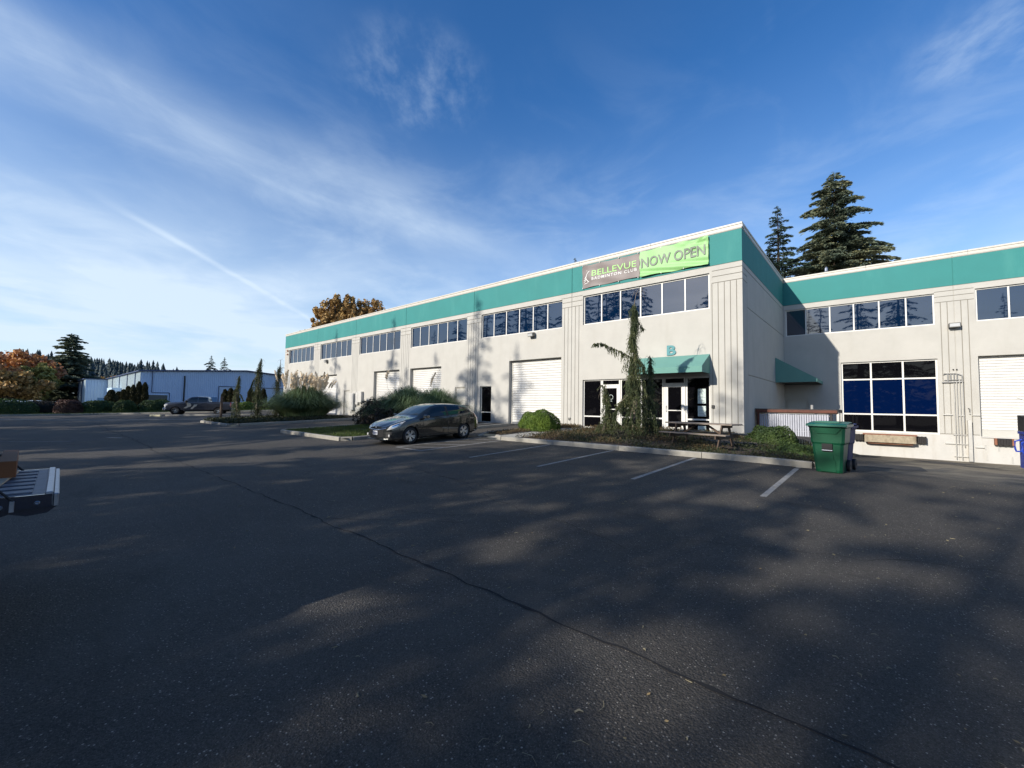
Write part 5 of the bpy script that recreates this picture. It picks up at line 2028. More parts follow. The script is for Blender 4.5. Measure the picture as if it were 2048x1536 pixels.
def make_pickup(loc, rz, paint, label, tailgate_open=False, front=True, wrap=False):
    L_ = 6.1
    t = thing('pickup_truck', loc, rz, label=label, cat='pickup truck')
    top = [(0, 1.08), (.06, 1.20), (.3, 1.30), (1.3, 1.37), (1.55, 1.40), (1.7, 1.47), (2.25, 1.88), (2.45, 1.955), (2.9, 1.985), (3.7, 1.97), (3.86, 1.93), (3.93, 1.60), (3.96, 1.43), (4.1, 1.42), (6.1, 1.43)]
    wid = [(0, .90), (.06, .96), (.25, 1.0), (1.0, 1.02), (5.9, 1.02), (6.1, 1.0)]
    belt = [(0, 1.0), (.5, 1.18), (1.6, 1.32), (3.9, 1.36), (4.0, 1.36), (6.1, 1.37)]
    sill = [(0, .42), (.6, .42), (1.5, .45), (5.6, .50), (6.1, .58)]
    c = Shell(top, wid, belt, sill, L_, tumble=0.34, crown=0.01, smooth=0.02)
    R = 0.40
    ar = [(1.02, R), (4.92, R)]
    mb = shell_body(c, ar, 0.47, ns=122, cut_top=lambda s, v: s > 4.03 and v >= 7)
    body = obj('truck_body', mb, paint, parent=t, smooth=True)
    sm = body.modifiers.new('edge', 'EDGE_SPLIT')
    sm.split_angle = RAD(35)
    # open bed
    mb = MB().box(-0.80, 0.80, 4.05, 6.08, 0.86, 0.90).box(-0.80, 0.80, 4.03, 4.06, 0.90, 1.42)
    mb.box(-0.83, -0.80, 4.05, 6.05, 0.86, 1.41).box(0.80, 0.83, 4.05, 6.05, 0.86, 1.41)
    mb.box(-0.95, -0.80, 4.05, 6.05, 1.395, 1.42).box(0.80, 0.95, 4.05, 6.05, 1.395, 1.42)
    for k in range(9):
        x = -0.7 + k * 0.17
        mb.box(x, x + 0.08, 4.06, 6.05, 0.90, 0.915)
    obj('bed_liner', mb, M_['bedliner'], parent=t)
    mb = MB().box(-0.65, 0.65, 0.3, 5.9, 0.35, 0.85)
    obj('chassis', mb, M_['black'], parent=t)
    for (sa, za) in ar:
        for side in (1, -1):
            w = MB()
            w.lathe([(0.60 * side, 0.475), (0.965 * side, 0.475)], (0, sa, za), 'x', 24)
            w.lathe([(0.60 * side, 0.0), (0.60 * side, 0.475)], (0, sa, za), 'x', 24)
            obj('wheel_well', w, M_['black'], parent=t)
    add_wheels(t, [(0.87, 1.02, 1), (-0.87, 1.02, -1), (0.87, 4.92, 1), (-0.87, 4.92, -1)], R, 0.26, 0.24, 8)
    for side in (1, -1):
        g = MB()
        c.patch(g, 2, 2.95, 5.15, 6.85, 8, 6, side, 0.006, sfun=lambda b: (1.86 + 0.42 * b, 2.92))
        obj('side_window', g, M_['carglass'], parent=body)
        g = MB()
        c.patch(g, 3.0, 3.8, 5.15, 6.85, 8, 6, side, 0.006, sfun=lambda b: (3.02, 3.80))
        obj('side_window', g, M_['carglass'], parent=body)
        g = MB()
        for s0 in (1.78, 2.96, 3.90):
            c.patch(g, s0, s0 + 0.018, 1.0, 5.0, 1, 10, side, 0.004)
        obj('door_seam', g, M_['black'], parent=body)
        g = MB()
        for s0 in (2.74, 3.62):
            c.patch(g, s0, s0 + 0.2, 4.3, 4.5, 3, 1, side, 0.03)
        obj('door_handle', g, M_['plastic'], parent=body)
        g = MB()
        T = Matrix.Translation((side * 1.17, 1.95, 1.38))
        g.bevbox(-0.12, 0.12, -0.05, 0.07, -0.14, 0.16, 0.03, T=T).box(-0.2, -0.1, -0.02, 0.02, -0.06, 0.0, T=T @ Matrix.Scale(side, 4, (1, 0, 0)))
        obj('wing_mirror', g, M_['plastic'], parent=body)
        g = MB().tube([(side * 1.0, 1.75, 0.42), (side * 1.06, 1.85, 0.38), (side * 1.06, 3.7, 0.38), (side * 1.0, 3.8, 0.42)], 0.04, 6)
        obj('running_board', g, M_['plastic'], parent=t)
        g = MB()
        c.patch(g, 0.02, 0.30, 3.9, 5.2, 6, 5, side, 0.012)
        hl = obj('headlight', g, M_['lens'], parent=body)
        g = MB()
        c.patch(g, 5.98, 6.09, 2.6, 4.9, 2, 6, side, 0.010)
        obj('tail_light', g, M_['taillens'], parent=body)
        if wrap:
            g = MB()
            # pale looping bands of the wrap across fender, door and cab
            c.patch(g, 0, 1, 1.6, 5.0, 8, 14, side, 0.008, sfun=lambda b: (1.72 + 0.30 * math.sin(b * 3.0), 1.98 + 0.42 * math.sin(b * 3.1)))
            c.patch(g, 0, 1, 1.3, 3.6, 8, 12, side, 0.009, sfun=lambda b: (2.35 + 0.30 * b, 2.55 + 0.42 * b))
            obj('wrap_band', g, mat('cream_wrap_print', (0.52, 0.47, 0.38), 0.45), parent=body)
            g = MB()
            for k in range(18):
                a0, a1 = 0.6 + k * 4.9 / 18, 0.6 + (k + 1) * 4.9 / 18
                cs, cv, rs, rv = 3.55, 3.1, 0.34, 1.35
                q = []
                for (a, f) in ((a0, 1), (a1, 1), (a1, .62), (a0, .62)):
                    p = c.P(cs + math.cos(a) * rs * f, min(4.9, cv + math.sin(a) * rv * f), side)
                    q.append(p + Vector((0.008 * side, 0, 0)))
                g.quad(*q)
            obj('wrap_ring', g, mat('dark_wrap_print', (0.025, 0.028, 0.04), 0.4), parent=body)
            g = MB()
            c.patch(g, 0.1, 0.75, 1.2, 4.8, 8, 8, side, 0.007, sfun=lambda b: (0.02, 0.10 + 0.12 * math.sin(b * 6) ** 2))
            obj('wrap_band', g, mat('white_wrap_print', (0.6, 0.6, 0.58), 0.45), parent=body)
    g = MB()
    for side in (1, -1):
        c.patch(g, 1.76, 2.36, 7.7, 10, 8, 6, side, 0.006)
    obj('windscreen', g, M_['windscreen'], parent=body)
    g = MB().box(-0.68, 0.68, -0.03, 0.02, 0.72, 1.10)
    gr = obj('front_grille', g, M_['black'], parent=body)
    g = MB()
    for z in (0.78, 0.86, 0.94, 1.02):
        g.box(-0.66, 0.66, -0.045, -0.03, z, z + 0.03)
    obj('grille_bar', g, M_['chrome'], parent=gr)
    g = MB().bevbox(-0.98, 0.98, -0.12, 0.10, 0.44, 0.68, 0.04)
    obj('front_bumper', g, M_['chrome'], parent=t)
    g = MB().bevbox(-0.95, 0.95, 6.08, 6.24, 0.52, 0.72, 0.03)
    obj('rear_bumper', g, M_['metal_edge'], parent=t)
    if tailgate_open:
        # panel folded down level behind the bed
        g = MB()
        g.bevbox(-0.80, 0.80, 6.14, 6.60, 0.905, 0.985, 0.012)
        tg = obj('tailgate', g, paint, parent=t)
        g = MB()
        g.box(-0.78, 0.78, 6.16, 6.565, 0.985, 0.992)
        for (x0, x1, y0, y1) in ((-0.55, -0.38, 6.24, 6.37), (-0.15, 0.02, 6.22, 6.35), (0.2, 0.40, 6.30, 6.42), (0.45, 0.60, 6.22, 6.33), (-0.45, -0.25, 6.42, 6.52)):
            pass
        for k in range(7):
            x = -0.70 + k * 0.215
            g.bevbox(x, x + 0.13, 6.18, 6.50, 0.990, 1.003, 0.004)
        obj('tailgate_liner', g, M_['bedliner'], parent=tg)
        g = MB()
        g.bevbox(-0.80, 0.80, 6.565, 6.605, 0.984, 1.006, 0.005).bevbox(-0.80, 0.80, 6.605, 6.635, 0.90, 0.99, 0.006)
        obj('tailgate_edge_strip', g, M_['metal_edge'], parent=tg)
        for side in (1, -1):
            g = MB()
            x = side * 0.80
            xo = side * 0.815
            g.box(min(x, xo), max(x, xo), 6.15, 6.60, 0.90, 0.992)
            # shaped end casting: lobes seen on the gate end
            pr = [(6.20, 0.90), (6.26, 0.865), (6.34, 0.85), (6.40, 0.87), (6.48, 0.845), (6.58, 0.855), (6.63, 0.90)]
            vs = [(side * 0.79, y, 0.905) for y, z in pr] + [(side * 0.79, y, z) for y, z in pr] + [(side * 0.74, y, z) for y, z in pr]
            n = len(pr)
            g.add(vs, [(i, i + 1, n + i + 1, n + i) for i in range(n - 1)] + [(n + i, n + i + 1, 2 * n + i + 1, 2 * n + i) for i in range(n - 1)])
            e = obj('tailgate_end', g, paint, parent=tg)
            g = MB()
            for (y, z) in ((6.53, 0.935), (6.36, 0.925)):
                g.lathe([(side * 0.0, 0.0), (side * 0.008, 0.009), (0, 0.016)], (side * 0.816, y, z), 'x', 10)
            g.bevbox(side * 0.822 - 0.006, side * 0.822 + 0.006, 6.40, 6.425, 0.89, 0.965, 0.003)
            obj('latch_striker', g, M_['metal_edge'], parent=tg)
            g = MB().tube([(side * 0.80, 6.06, 1.30), (side * 0.815, 6.30, 1.10), (side * 0.82, 6.42, 0.96)], 0.008, 5)
            obj('tailgate_strap', g, M_['black'], parent=tg)
    else:
        g = MB().bevbox(-0.80, 0.80, 6.06, 6.13, 0.72, 1.42, 0.02)
        obj('tailgate', g, paint, parent=t)
    for ch in t.children:
        ch.location = Vector(ch.location) + Vector((0, -L_ / 2, 0))
    return t


# wrapped pickup at the far side
tk = make_pickup((-49.4, -7.6, G(-49.9, -8.2)), -0.42, M_['truckpaint'], 'grey wrapped pickup truck parked before the blue building', wrap=True)
# the pickup whose tailgate enters at the left: tail at y = -19.26
tk.scale = (0.93, 0.93, 0.93)
tn = make_pickup((-1.26, -19.305 - 6.635 + 3.05, G(-1.2, -22) + 0.055), -0.036, M_['navy'], 'dark pickup truck with its tailgate open at the left edge', tailgate_open=True)
ZTG = G(-1.2, -22) + 0.055 + 1.006
bx_ = MB().bevbox(-0.9, 0.28, -0.10, 0.0, 0, 0.135, 0.004)
obj('cardboard_box', bx_, M_['brownbox'], loc=(-1.50, -19.555, ZTG + 0.014), rz=0.0, label='brown cardboard box on the open tailgate', cat='box')
pb = MB().box(-0.02, 0.95, -0.55, 0.0, 0, 0.014)
obj('plywood_sheet', pb, [M_['ply']], loc=(-1.66, -19.545, ZTG + 0.0), rz=-0.10, label='pale plywood sheet under the cardboard box', cat='board')

# cars glimpsed past the left hedges
for (x, y, rz, m, lb) in ((-72.0, -20.3, 1.9, 'silverpaint', 'silver car roof showing over the left hedge'),
                          (-68.5, -19.4, 1.75, 'whitepaint', 'white car half hidden behind the left hedge'),
                          (-70.0, -16.9, 1.2, 'navy', 'dark car behind the left hedge, right of the white one'),
                          (-88.0, -18.9, 1.4, 'whitepaint', 'small white car far off between the hedge and the tall fir')):
    q = copy_tree(carA)
    q.location = (x, y, -0.65)
    q.rotation_euler = (0, 0, rz)
    q['label'] = lb
    q['group'] = 'cars parked beyond the far hedges'
    for ch in q.children:
        if ch.name.startswith('car_body'):
            for sl in ch.material_slots:
                sl.link = 'OBJECT'
                sl.material = M_[m]
q = copy_tree(carA)
q.location = (-60.5, 0.9, -0.35)
q.rotation_euler = (0, 0, 0.3)
q['label'] = 'orange red car glimpsed behind the weeping trees'
for ch in q.children:
    if ch.name.startswith('car_body'):
        for sl in ch.material_slots:
            sl.link = 'OBJECT'
            sl.material = M_['redpaint']

# ------------------------------------------------------------------ blue buildings at left
XF = -95.0
BB = thing('metal_building', (XF, 0, -0.9), label='large pale blue metal warehouse with a low gable at left', cat='building')


def siding(name, parent, p0, p1, zb, ztf, m, pitch=0.33, out=(1, 0)):
    """corrugated wall from p0 to p1; ztf(t) gives the top"""
    L_ = math.hypot(p1[0] - p0[0], p1[1] - p0[1])
    n = int(L_ / pitch)
    mb = MB()
    vs = []
    for k in range(n + 1):
        for (f, d) in ((0, 0), (0.62, 0), (0.72, 0.06), (0.9, 0.06)):
            t = min(1, (k + f) / n)
            x, y = p0[0] + (p1[0] - p0[0]) * t + out[0] * d, p0[1] + (p1[1] - p0[1]) * t + out[1] * d
            vs += [(x, y, zb), (x, y, ztf(t))]
    mb.add(vs, [(2 * i, 2 * i + 2, 2 * i + 3, 2 * i + 1) for i in range(len(vs) // 2 - 1)])
    return obj(name, mb, m, parent=parent)


y0, y1, ypk = -6.5, 26.5, 10.0
zt = lambda y: 7.25 + 1.15 * (1 - abs(y - ypk) / 16.5)
siding('siding_wall', BB, (0, y0), (0, y1), 0, lambda t: zt(y0 + (y1 - y0) * t), M_['blue_metal'])
siding('siding_wall', BB, (-47, y0), (0, y0), 0, lambda t: 7.25, mat('sunlit_siding', (0.42, 0.50, 0.53), 0.5, var=0.03), out=(0, -1))  # siding copy with the sunlight on this face put into its colour
mb = MB()
mb.quad((0.4, y0 - 0.3, 7.27), (0.4, ypk, 8.45), (-47.3, ypk, 8.45), (-47.3, y0 - 0.3, 7.27))
mb.quad((0.4, ypk, 8.45), (0.4, y1 + 0.3, 7.27), (-47.3, y1 + 0.3, 7.27), (-47.3, ypk, 8.45))
obj('roof', mb, M_['blue_metal'], parent=BB)
mb = MB()
for (a, b) in (((0.42, y0 - 0.3, 7.22), (0.42, ypk, 8.40)), ((0.42, ypk, 8.40), (0.42, y1 + 0.3, 7.22)), ((0.4, y0 - 0.33, 7.2), (-47.3, y0 - 0.33, 7.2))):
    mb.tube([a, b], 0.13, 5)
obj('eave_trim', mb, M_['blue_trim'], parent=BB)
mb = MB()
for (y, za, zb_) in ((-4.9, 3.4, 7.3), ):
    mb.box(0.07, 0.13, y - 0.06, y + 0.06, za, zb_)
mb.box(0.07, 0.13, -4.9, -2.35, 3.34, 3.44).box(0.07, 0.13, -2.41, -2.29, 0, 3.4)
obj('conduit', mb, M_['blue_trim'], parent=BB)
mb = MB().box(0.07, 0.22, -0.32, -0.12, 0, 6.7)
obj('downpipe', mb, M_['black'], parent=BB)
mb = MB().box(0.07, 0.22, -5.7, -5.5, 0, 4.7)
obj('downpipe', mb, M_['black'], parent=BB)
mb = MB().box(0.05, 0.10, -5.3, -2.6, 0, 2.95)
dd = obj('shuttered_door', mb, M_['olive'], parent=BB)
mb = MB().box(0.07, 0.14, -5.45, -2.45, 2.95, 3.1).box(0.07, 0.14, -5.45, -5.3, 0, 2.95).box(0.07, 0.14, -2.6, -2.45, 0, 2.95)
obj('door_frame', mb, M_['blue_metal'], parent=dd)
mb = MB().box(0.07, 0.14, 4.1, 5.1, 0, 2.8)
obj('side_door', mb, M_['blue_door'], parent=BB)
for a, b in ((5.4, 9.0), (11.0, 18.0)):
    mb = MB().box(0.07, 0.12, a, b, 0, 4.9)
    dd = obj('large_door', mb, mat('pale_blue_door', (0.44, 0.56, 0.70), 0.5), parent=BB)
    mb = MB().box(0.10, 0.18, a - 0.1, b + 0.1, 4.9, 5.05).box(0.10, 0.18, a - 0.12, a, 0, 4.9)
    obj('door_frame', mb, M_['blue_trim'], parent=dd)
for x in (-5.5, -15, -26, -37.5):
    mb = MB().box(x, x + 0.5, y0 - 0.16, y0 - 0.07, 0, 7.2)
    obj('downpipe', mb, M_['blue_trim'], parent=BB)
mb = MB().box(-30, -22, y0 - 1.6, y0 - 0.08, 3.7, 4.5)
obj('entrance_canopy', mb, M_['blue_metal'], parent=BB)
B2 = thing('metal_building', (-142, 0, -0.9), label='low pale blue metal annex behind the hedges at far left', cat='building')
siding('siding_wall', B2, (0, -10.4), (0, -6.5), 0, lambda t: 6.9, M_['blue_metal'], 0.5)
siding('siding_wall', B2, (-42, -10.4), (0, -10.4), 0, lambda t: 6.9, bpy.data.materials['sunlit_siding'], 0.5, out=(0, -1))
mb = MB().box(-42.3, 0.3, -10.8, -6.4, 6.9, 7.1)
obj('roof', mb, M_['blue_trim'], parent=B2)
mb = MB()
for x in (-9, -20, -31):
    mb.box(x, x + 1.0, -10.6, -10.47, 0, 6.9)
obj('downpipe', mb, M_['blue_trim'], parent=B2)
mb = MB().box(0.07, 0.12, -8.2, -7.1, 0, 2.4)
obj('side_door', mb, M_['blue_door'], parent=B2)


# ------------------------------------------------------------------ vegetation
def fronds_to_mesh(C, D, U, ln, wd):
    """leaf quads (rhombus): centre C, direction D, width axis U"""
    n = len(C)
    V = np.empty((n, 4, 3), np.float32)
    h = D * (ln[:, None] / 2)
    w = U * (wd[:, None] / 2)
    V[:, 0] = C - h
    V[:, 1] = C + w - h * 0.1
    V[:, 2] = C + h
    V[:, 3] = C - w - h * 0.1
    return V.reshape(-1, 3), np.arange(n * 4).reshape(-1, 4)


def unit(a):
    return a / np.maximum(np.linalg.norm(a, axis=-1, keepdims=True), 1e-9)


def fir_data(h, r, seed, base=1.2, density=30, spray=0.34, dz=0.5, power=0.85, droop=0.25, irregular=0.3, gap=0.0, up=0.2, tilt=1.1):
    rg = np.random.default_rng(seed)
    Cs, Ds, Us, Ls, Ws = [], [], [], [], []
    br = MB()
    z = base
    az = 0
    lean = rg.normal(0, 0.004, 2)
    while z < h - 0.25:
        f = (h - z) / (h - base)
        R = r * (f ** power)
        nb = int(4 + 3 * f + rg.integers(0, 2))
        for b in range(nb):
            az += 2.399 + rg.normal(0, 0.25)
            if rg.random() < gap:
                continue
            L_ = max(0.25, R * (1 + rg.normal(0, irregular)))
            zz = z + rg.uniform(-0.2, 0.2)
            d = np.array([math.cos(az), math.sin(az), 0])
            s = np.array([-d[1], d[0], 0])
            n = max(6, int(L_ * density * (0.6 + 0.25 * L_)))
            t = rg.uniform(0.10, 1.0, n) ** 0.75
            side = rg.uniform(-1, 1, n)
            wloc = (0.34 * L_ * (1 - t) + 0.13) * np.minimum(1, t * 3)
            P = np.outer(t * L_, d) + np.outer(side * wloc, s)
            rise = up if f > 0.25 else up + 0.35
            P[:, 2] = zz + L_ * (rise * t - (droop + rise * 0.6) * t ** 2) - 0.22 * np.abs(side) * wloc - rg.exponential(0.10, n) * (0.4 + f)
            P[:, 0] += lean[0] * zz
            P[:, 1] += lean[1] * zz
            dr = d[None] * 0.9 + s[None] * (side * 0.9)[:, None] + rg.normal(0, 0.25, (n, 3))
            dr[:, 2] -= 0.25
            dr = unit(dr)
            wx = unit(np.cross(dr, rg.normal(0, tilt, (n, 3)) + np.array([0, 0, 1.0])))
            Cs.append(P)
            Ds.append(dr)
            Us.append(wx)
            Ls.append(spray * rg.uniform(0.6, 1.25, n) * (0.55 + 0.45 * min(1, L_ / 2)))
            Ws.append(spray * rg.uniform(0.22, 0.42, n) * (0.55 + 0.45 * min(1, L_ / 2)))
            if L_ > 0.8:
                pts = [(d[0] * L_ * q, d[1] * L_ * q, zz + L_ * (rise * q - (droop + rise * 0.6) * q * q)) for q in (0, 0.4, 0.8)]
                br.tube(pts, [0.05 * f + 0.015, 0.03 * f + 0.01, 0.008], 4, caps=False)
        z += dz * (0.75 + 0.5 * rg.random()) * (0.55 + 0.45 * f)
    # leader
    n = 24
    P = np.zeros((n, 3))
    P[:, 2] = h - rg.uniform(0, 1.0, n)
    P[:, :2] = rg.normal(0, 0.05, (n, 2))
    dr = unit(rg.normal(0, 0.6, (n, 3)) + np.array([0, 0, 0.8]))
    Cs.append(P); Ds.append(dr); Us.append(unit(np.cross(dr, rg.normal(0, 1, (n, 3))))); Ls.append(np.full(n, spray * 0.6)); Ws.append(np.full(n, spray * 0.15))
    V, F = fronds_to_mesh(np.concatenate(Cs), np.concatenate(Ds), np.concatenate(Us), np.concatenate(Ls), np.concatenate(Ws))
    br.tube([(0, 0, -0.5), (0, 0, h * 0.3), (lean[0] * h * .6, lean[1] * h * .6, h * 0.65), (lean[0] * h, lean[1] * h, h - 0.2)], [h * 0.016 + 0.05, h * 0.012 + 0.03, h * 0.006 + 0.02, 0.02], 8)
    return V, F, br


def make_fir(loc, h, r, seed, m, label, group=None, name='fir_tree', **kw):
    V, F, br = fir_data(h, r, seed, **kw)
    t = thing(name, loc, label=label, cat='tree', group=group)
    obj_np('crown', V, F, m, parent=t)
    obj('trunk', br, M_['bark'], parent=t, smooth=True)
    return t


# firs above the dock wing roof
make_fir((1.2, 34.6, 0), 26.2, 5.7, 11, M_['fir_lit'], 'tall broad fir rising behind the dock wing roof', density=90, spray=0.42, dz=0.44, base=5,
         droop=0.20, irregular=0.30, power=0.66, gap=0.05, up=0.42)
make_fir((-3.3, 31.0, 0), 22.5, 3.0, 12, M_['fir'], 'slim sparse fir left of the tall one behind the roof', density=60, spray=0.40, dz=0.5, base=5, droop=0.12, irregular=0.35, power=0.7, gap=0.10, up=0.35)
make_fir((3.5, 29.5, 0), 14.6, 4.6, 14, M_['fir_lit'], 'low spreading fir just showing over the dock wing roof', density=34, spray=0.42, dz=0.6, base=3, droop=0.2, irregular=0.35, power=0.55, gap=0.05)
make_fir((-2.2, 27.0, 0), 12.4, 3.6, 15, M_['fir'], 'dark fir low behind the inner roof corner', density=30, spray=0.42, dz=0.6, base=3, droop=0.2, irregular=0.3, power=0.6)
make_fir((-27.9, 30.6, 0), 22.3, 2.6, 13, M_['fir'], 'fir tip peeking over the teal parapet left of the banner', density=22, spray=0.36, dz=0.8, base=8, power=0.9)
# far left
make_fir((-168.0, -12.3, -1), 20.6, 6.6, 21, M_['fir_lit'], 'dark conical fir standing left of the blue buildings', density=30, spray=1.0, dz=0.6, base=0.6, droop=0.12, power=0.58, irregular=0.22)
make_fir((-186.6, 25.5, -1), 19.4, 4.8, 22, M_['fir'], 'left one of two dark firs behind the blue roof', density=16, spray=0.8, dz=0.8, base=4)
make_fir((-183.0, 28.8, -1), 18.8, 4.6, 23, M_['fir'], 'right one of two dark firs behind the blue roof', density=16, spray=0.8, dz=0.8, base=4)

# belt of firs on the sunny side of the lot: they shade the asphalt and show in the windows
fv = []
for k, (hh, rr) in enumerate(((27.0, 4.3), (27.0, 3.7), (27.0, 4.8), (27.0, 5.4))):
    V, F, br = fir_data(hh, rr, 40 + k, base=2.5, density=(16 if k < 3 else 22), spray=0.52, dz=(0.95 if k < 3 else 0.6), droop=0.22, irregular=0.38, power=0.7, gap=(0.18 if k < 3 else 0.02))
    t = thing('fir_tree', (0, 0, 0), cat='tree', group='tall firs along the sunny side of the lot')
    obj_np('crown', V, F, M_['fir'], parent=t)
    obj('trunk', br, M_['bark'], parent=t, smooth=True)
    fv.append(t)
GZ = -0.66
belt = [(-26.7, -42, 28.4), (-36.4, -42, 28.3), (-46.3, -42, 28.2), (-31.2, -43, 25.4), (-42.3, -43, 22.5), (-51.5, -42, 26.4),
        (-57.5, -43, 24.6), (-22.8, -41, 24.3), (-18.6, -42, 15.4), (-14.6, -41, 16.4), (-11.0, -42, 23.4), (-6.5, -42, 21.8), (-2.6, -43, 21.0),
        (2.2, -42, 24.5), (6.8, -42, 25.4), (11.8, -43, 22.8), (-68.0, -44, 24.0), (-64.0, -41, 19.5),
        (-33.5, -50, 27.0), (16.5, -40, 17.0), (-75.0, -43, 19.5), (-85, -44, 18.5), (-29.0, -44, 23.2), (-34.2, -42, 22.3), (-44.4, -43, 23.6), (-24.9, -43, 22.6), (-35.2, -45, 25.4), (-49.2, -43, 24.2),
        (-40.0, -35, 16.5), (-52.0, -35, 15.8)]
rg_ = random.Random(77)
belt.insert(3, (-12.6, -39.5, 17.6))
dense_at = {(-12.6, -39.5), (-9.0, -38.5), (-16.5, -37.5)}  # denser crowns added to keep the ground by the near pickup shaded
belt += [(-9.0, -38.5, 16.6), (-16.5, -37.5, 13.4), (-6.2, -36, 15.6), (-3.6, -37.5, 17.4), (2.6, -37, 16.8), (6.2, -36.5, 15.4), (-11.5, -35.0, 13.0), (-7.6, -33.5, 12.4), (-2.4, -34.0, 12.6)]  # nearer firs added to shade and dapple the asphalt
for i, (x, y, h) in enumerate(belt):
    src = fv[3] if (x, y) in dense_at else fv[i % 3]
    q = src if i < 4 else copy_tree(src)
    s = h / 27.0
    q.location = (x, y, GZ)
    w = s * rg_.uniform(0.80, 1.02)
    q.scale = (w, w, s)
    q.rotation_euler = (0, 0, rg_.uniform(0, 6.28))
    q['label'] = 'tall dark fir in the belt of firs behind the viewer'


def clump_tree(loc, h, r, seed, m, label, leaf=0.28, nclump=70, per=130, trunk_h=0.3, squash=0.8, mm='bark_pale', name='maple_tree', column=False, cs=1.0):
    rg = np.random.default_rng(seed)
    t = thing(name, loc, label=label, cat='tree')
    Cs = []
    br = MB()
    br.tube([(0, 0, -0.3), (0.05 * r, 0, h * 0.3), (0, 0.04 * r, h * 0.6), (0, 0, h * 0.9)], [0.03 * h, 0.022 * h, 0.012 * h, 0.03], 8)
    for c in range(nclump):
        if column:
            a = rg.uniform(0, 6.28)
            k = rg.integers(0, 7)
            ca = 2.4 * k
            cx, cy = r * 0.72 * math.cos(ca) * (0.3 + 0.7 * (k > 0)), r * 0.72 * math.sin(ca) * (0.3 + 0.7 * (k > 0))
            zt_ = h * (1 - 0.10 * (k % 3) - 0.06 * (k > 3))
            z = rg.uniform(h * trunk_h, zt_ * 0.97)
            u = np.array([cx + math.cos(a) * r * 0.22 * rg.random(), cy + math.sin(a) * r * 0.22 * rg.random(), z])
            cr = r * 0.20 * (1 - 0.5 * (z / h) ** 4) * rg.uniform(0.7, 1.3)
        else:
            d = unit(rg.normal(0, 1, 3))
            rad = rg.uniform(0.45, 1.0)
            u = np.array([d[0] * r * rad, d[1] * r * rad, h * (trunk_h + (1 - trunk_h) / 2) + d[2] * rad * h * (1 - trunk_h) / 2 * 0.92])
            cr = r * rg.uniform(0.16, 0.34) * cs
        n = per
        q = unit(rg.normal(0, 1, (n, 3))) * (rg.random((n, 1)) ** 0.4) * cr
        q[:, 2] *= squash if not column else 1.5
        Cs.append(u + q)
        if c % 2 == 0:
            br.tube([(0, 0, h * trunk_h * rg.uniform(0.7, 1.3)), tuple(u * np.array([.5, .5, .8])), tuple(u)], [0.008 * h, 0.004 * h, 0.02], 4, caps=False)
    C = np.concatenate(Cs)
    n = len(C)
    D = unit(rg.normal(0, 1, (n, 3)))
    U = unit(np.cross(D, rg.normal(0, 1, (n, 3))))
    ln = leaf * rg.uniform(0.6, 1.3, n)
    V, F = fronds_to_mesh(C, D, U, ln, ln * 0.8)
    obj_np('crown', V, F, m, parent=t)
    obj('trunk', br, M_[mm], parent=t, smooth=True)
    return t


# autumn tree behind the long roof (seen as rounded upright plumes of leaves)
clump_tree((-86.5, 24.5, 0), 25.6, 5.2, 31, M_['autumn'], 'golden brown autumn tree over the roof, left half', leaf=0.50, nclump=230, per=90, trunk_h=0.35, squash=1.3, name='poplar_tree', cs=0.50)
clump_tree((-84.3, 27.2, 0), 26.0, 4.6, 34, M_['autumn'], 'tallest golden brown crown in the middle of the autumn group', leaf=0.50, nclump=200, per=90, trunk_h=0.4, squash=1.3, name='poplar_tree', cs=0.50)
clump_tree((-82.0, 29.6, 0), 25.4, 5.4, 32, M_['autumn'], 'golden brown autumn tree over the roof, right half', leaf=0.50, nclump=150, per=130, trunk_h=0.35, squash=1.3, name='poplar_tree', cs=0.62)
clump_tree((-91.0, 21.0, 0), 19.5, 2.6, 33, M_['autumn'], 'thin brown tree at the left foot of the golden one', leaf=0.42, nclump=40, per=70, trunk_h=0.4, name='poplar_tree')
# far left
for i, (x, y, h, r, m, lb) in enumerate(((-150, -27.5, 12.5, 7.5, 'autumn_red', 'orange maple at the very left edge'),
                                        (-158, -21.5, 14.0, 8.2, 'autumn_red', 'large rust red maple left of the fir'),
                                        (-146, -22.5, 9.0, 6.5, 'autumn', 'golden maple in front of the rust red one'),
                                        (-150, -18.2, 11.0, 3.6, 'autumn_yellow', 'yellow green tree against the dark fir'),
                                        (-205, -2.0, 10.6, 8.0, 'autumn', 'tan autumn tree behind the blue annex, left one'),
                                        (-215, 7.0, 11.2, 8.5, 'autumn', 'tan autumn tree behind the blue annex, right one'))):
    clump_tree((x, y, -1), h, r, 50 + i, M_[m], lb, leaf=0.75, nclump=75, per=110, trunk_h=0.12, squash=0.6)
clump_tree((-90.0, -27.5, -1.2), 3.6, 3.2, 61, M_['hedge'], 'dark rounded shrub mass at the left edge beyond the hedge', leaf=0.22, nclump=50, per=120, trunk_h=0.0, name='large_shrub')


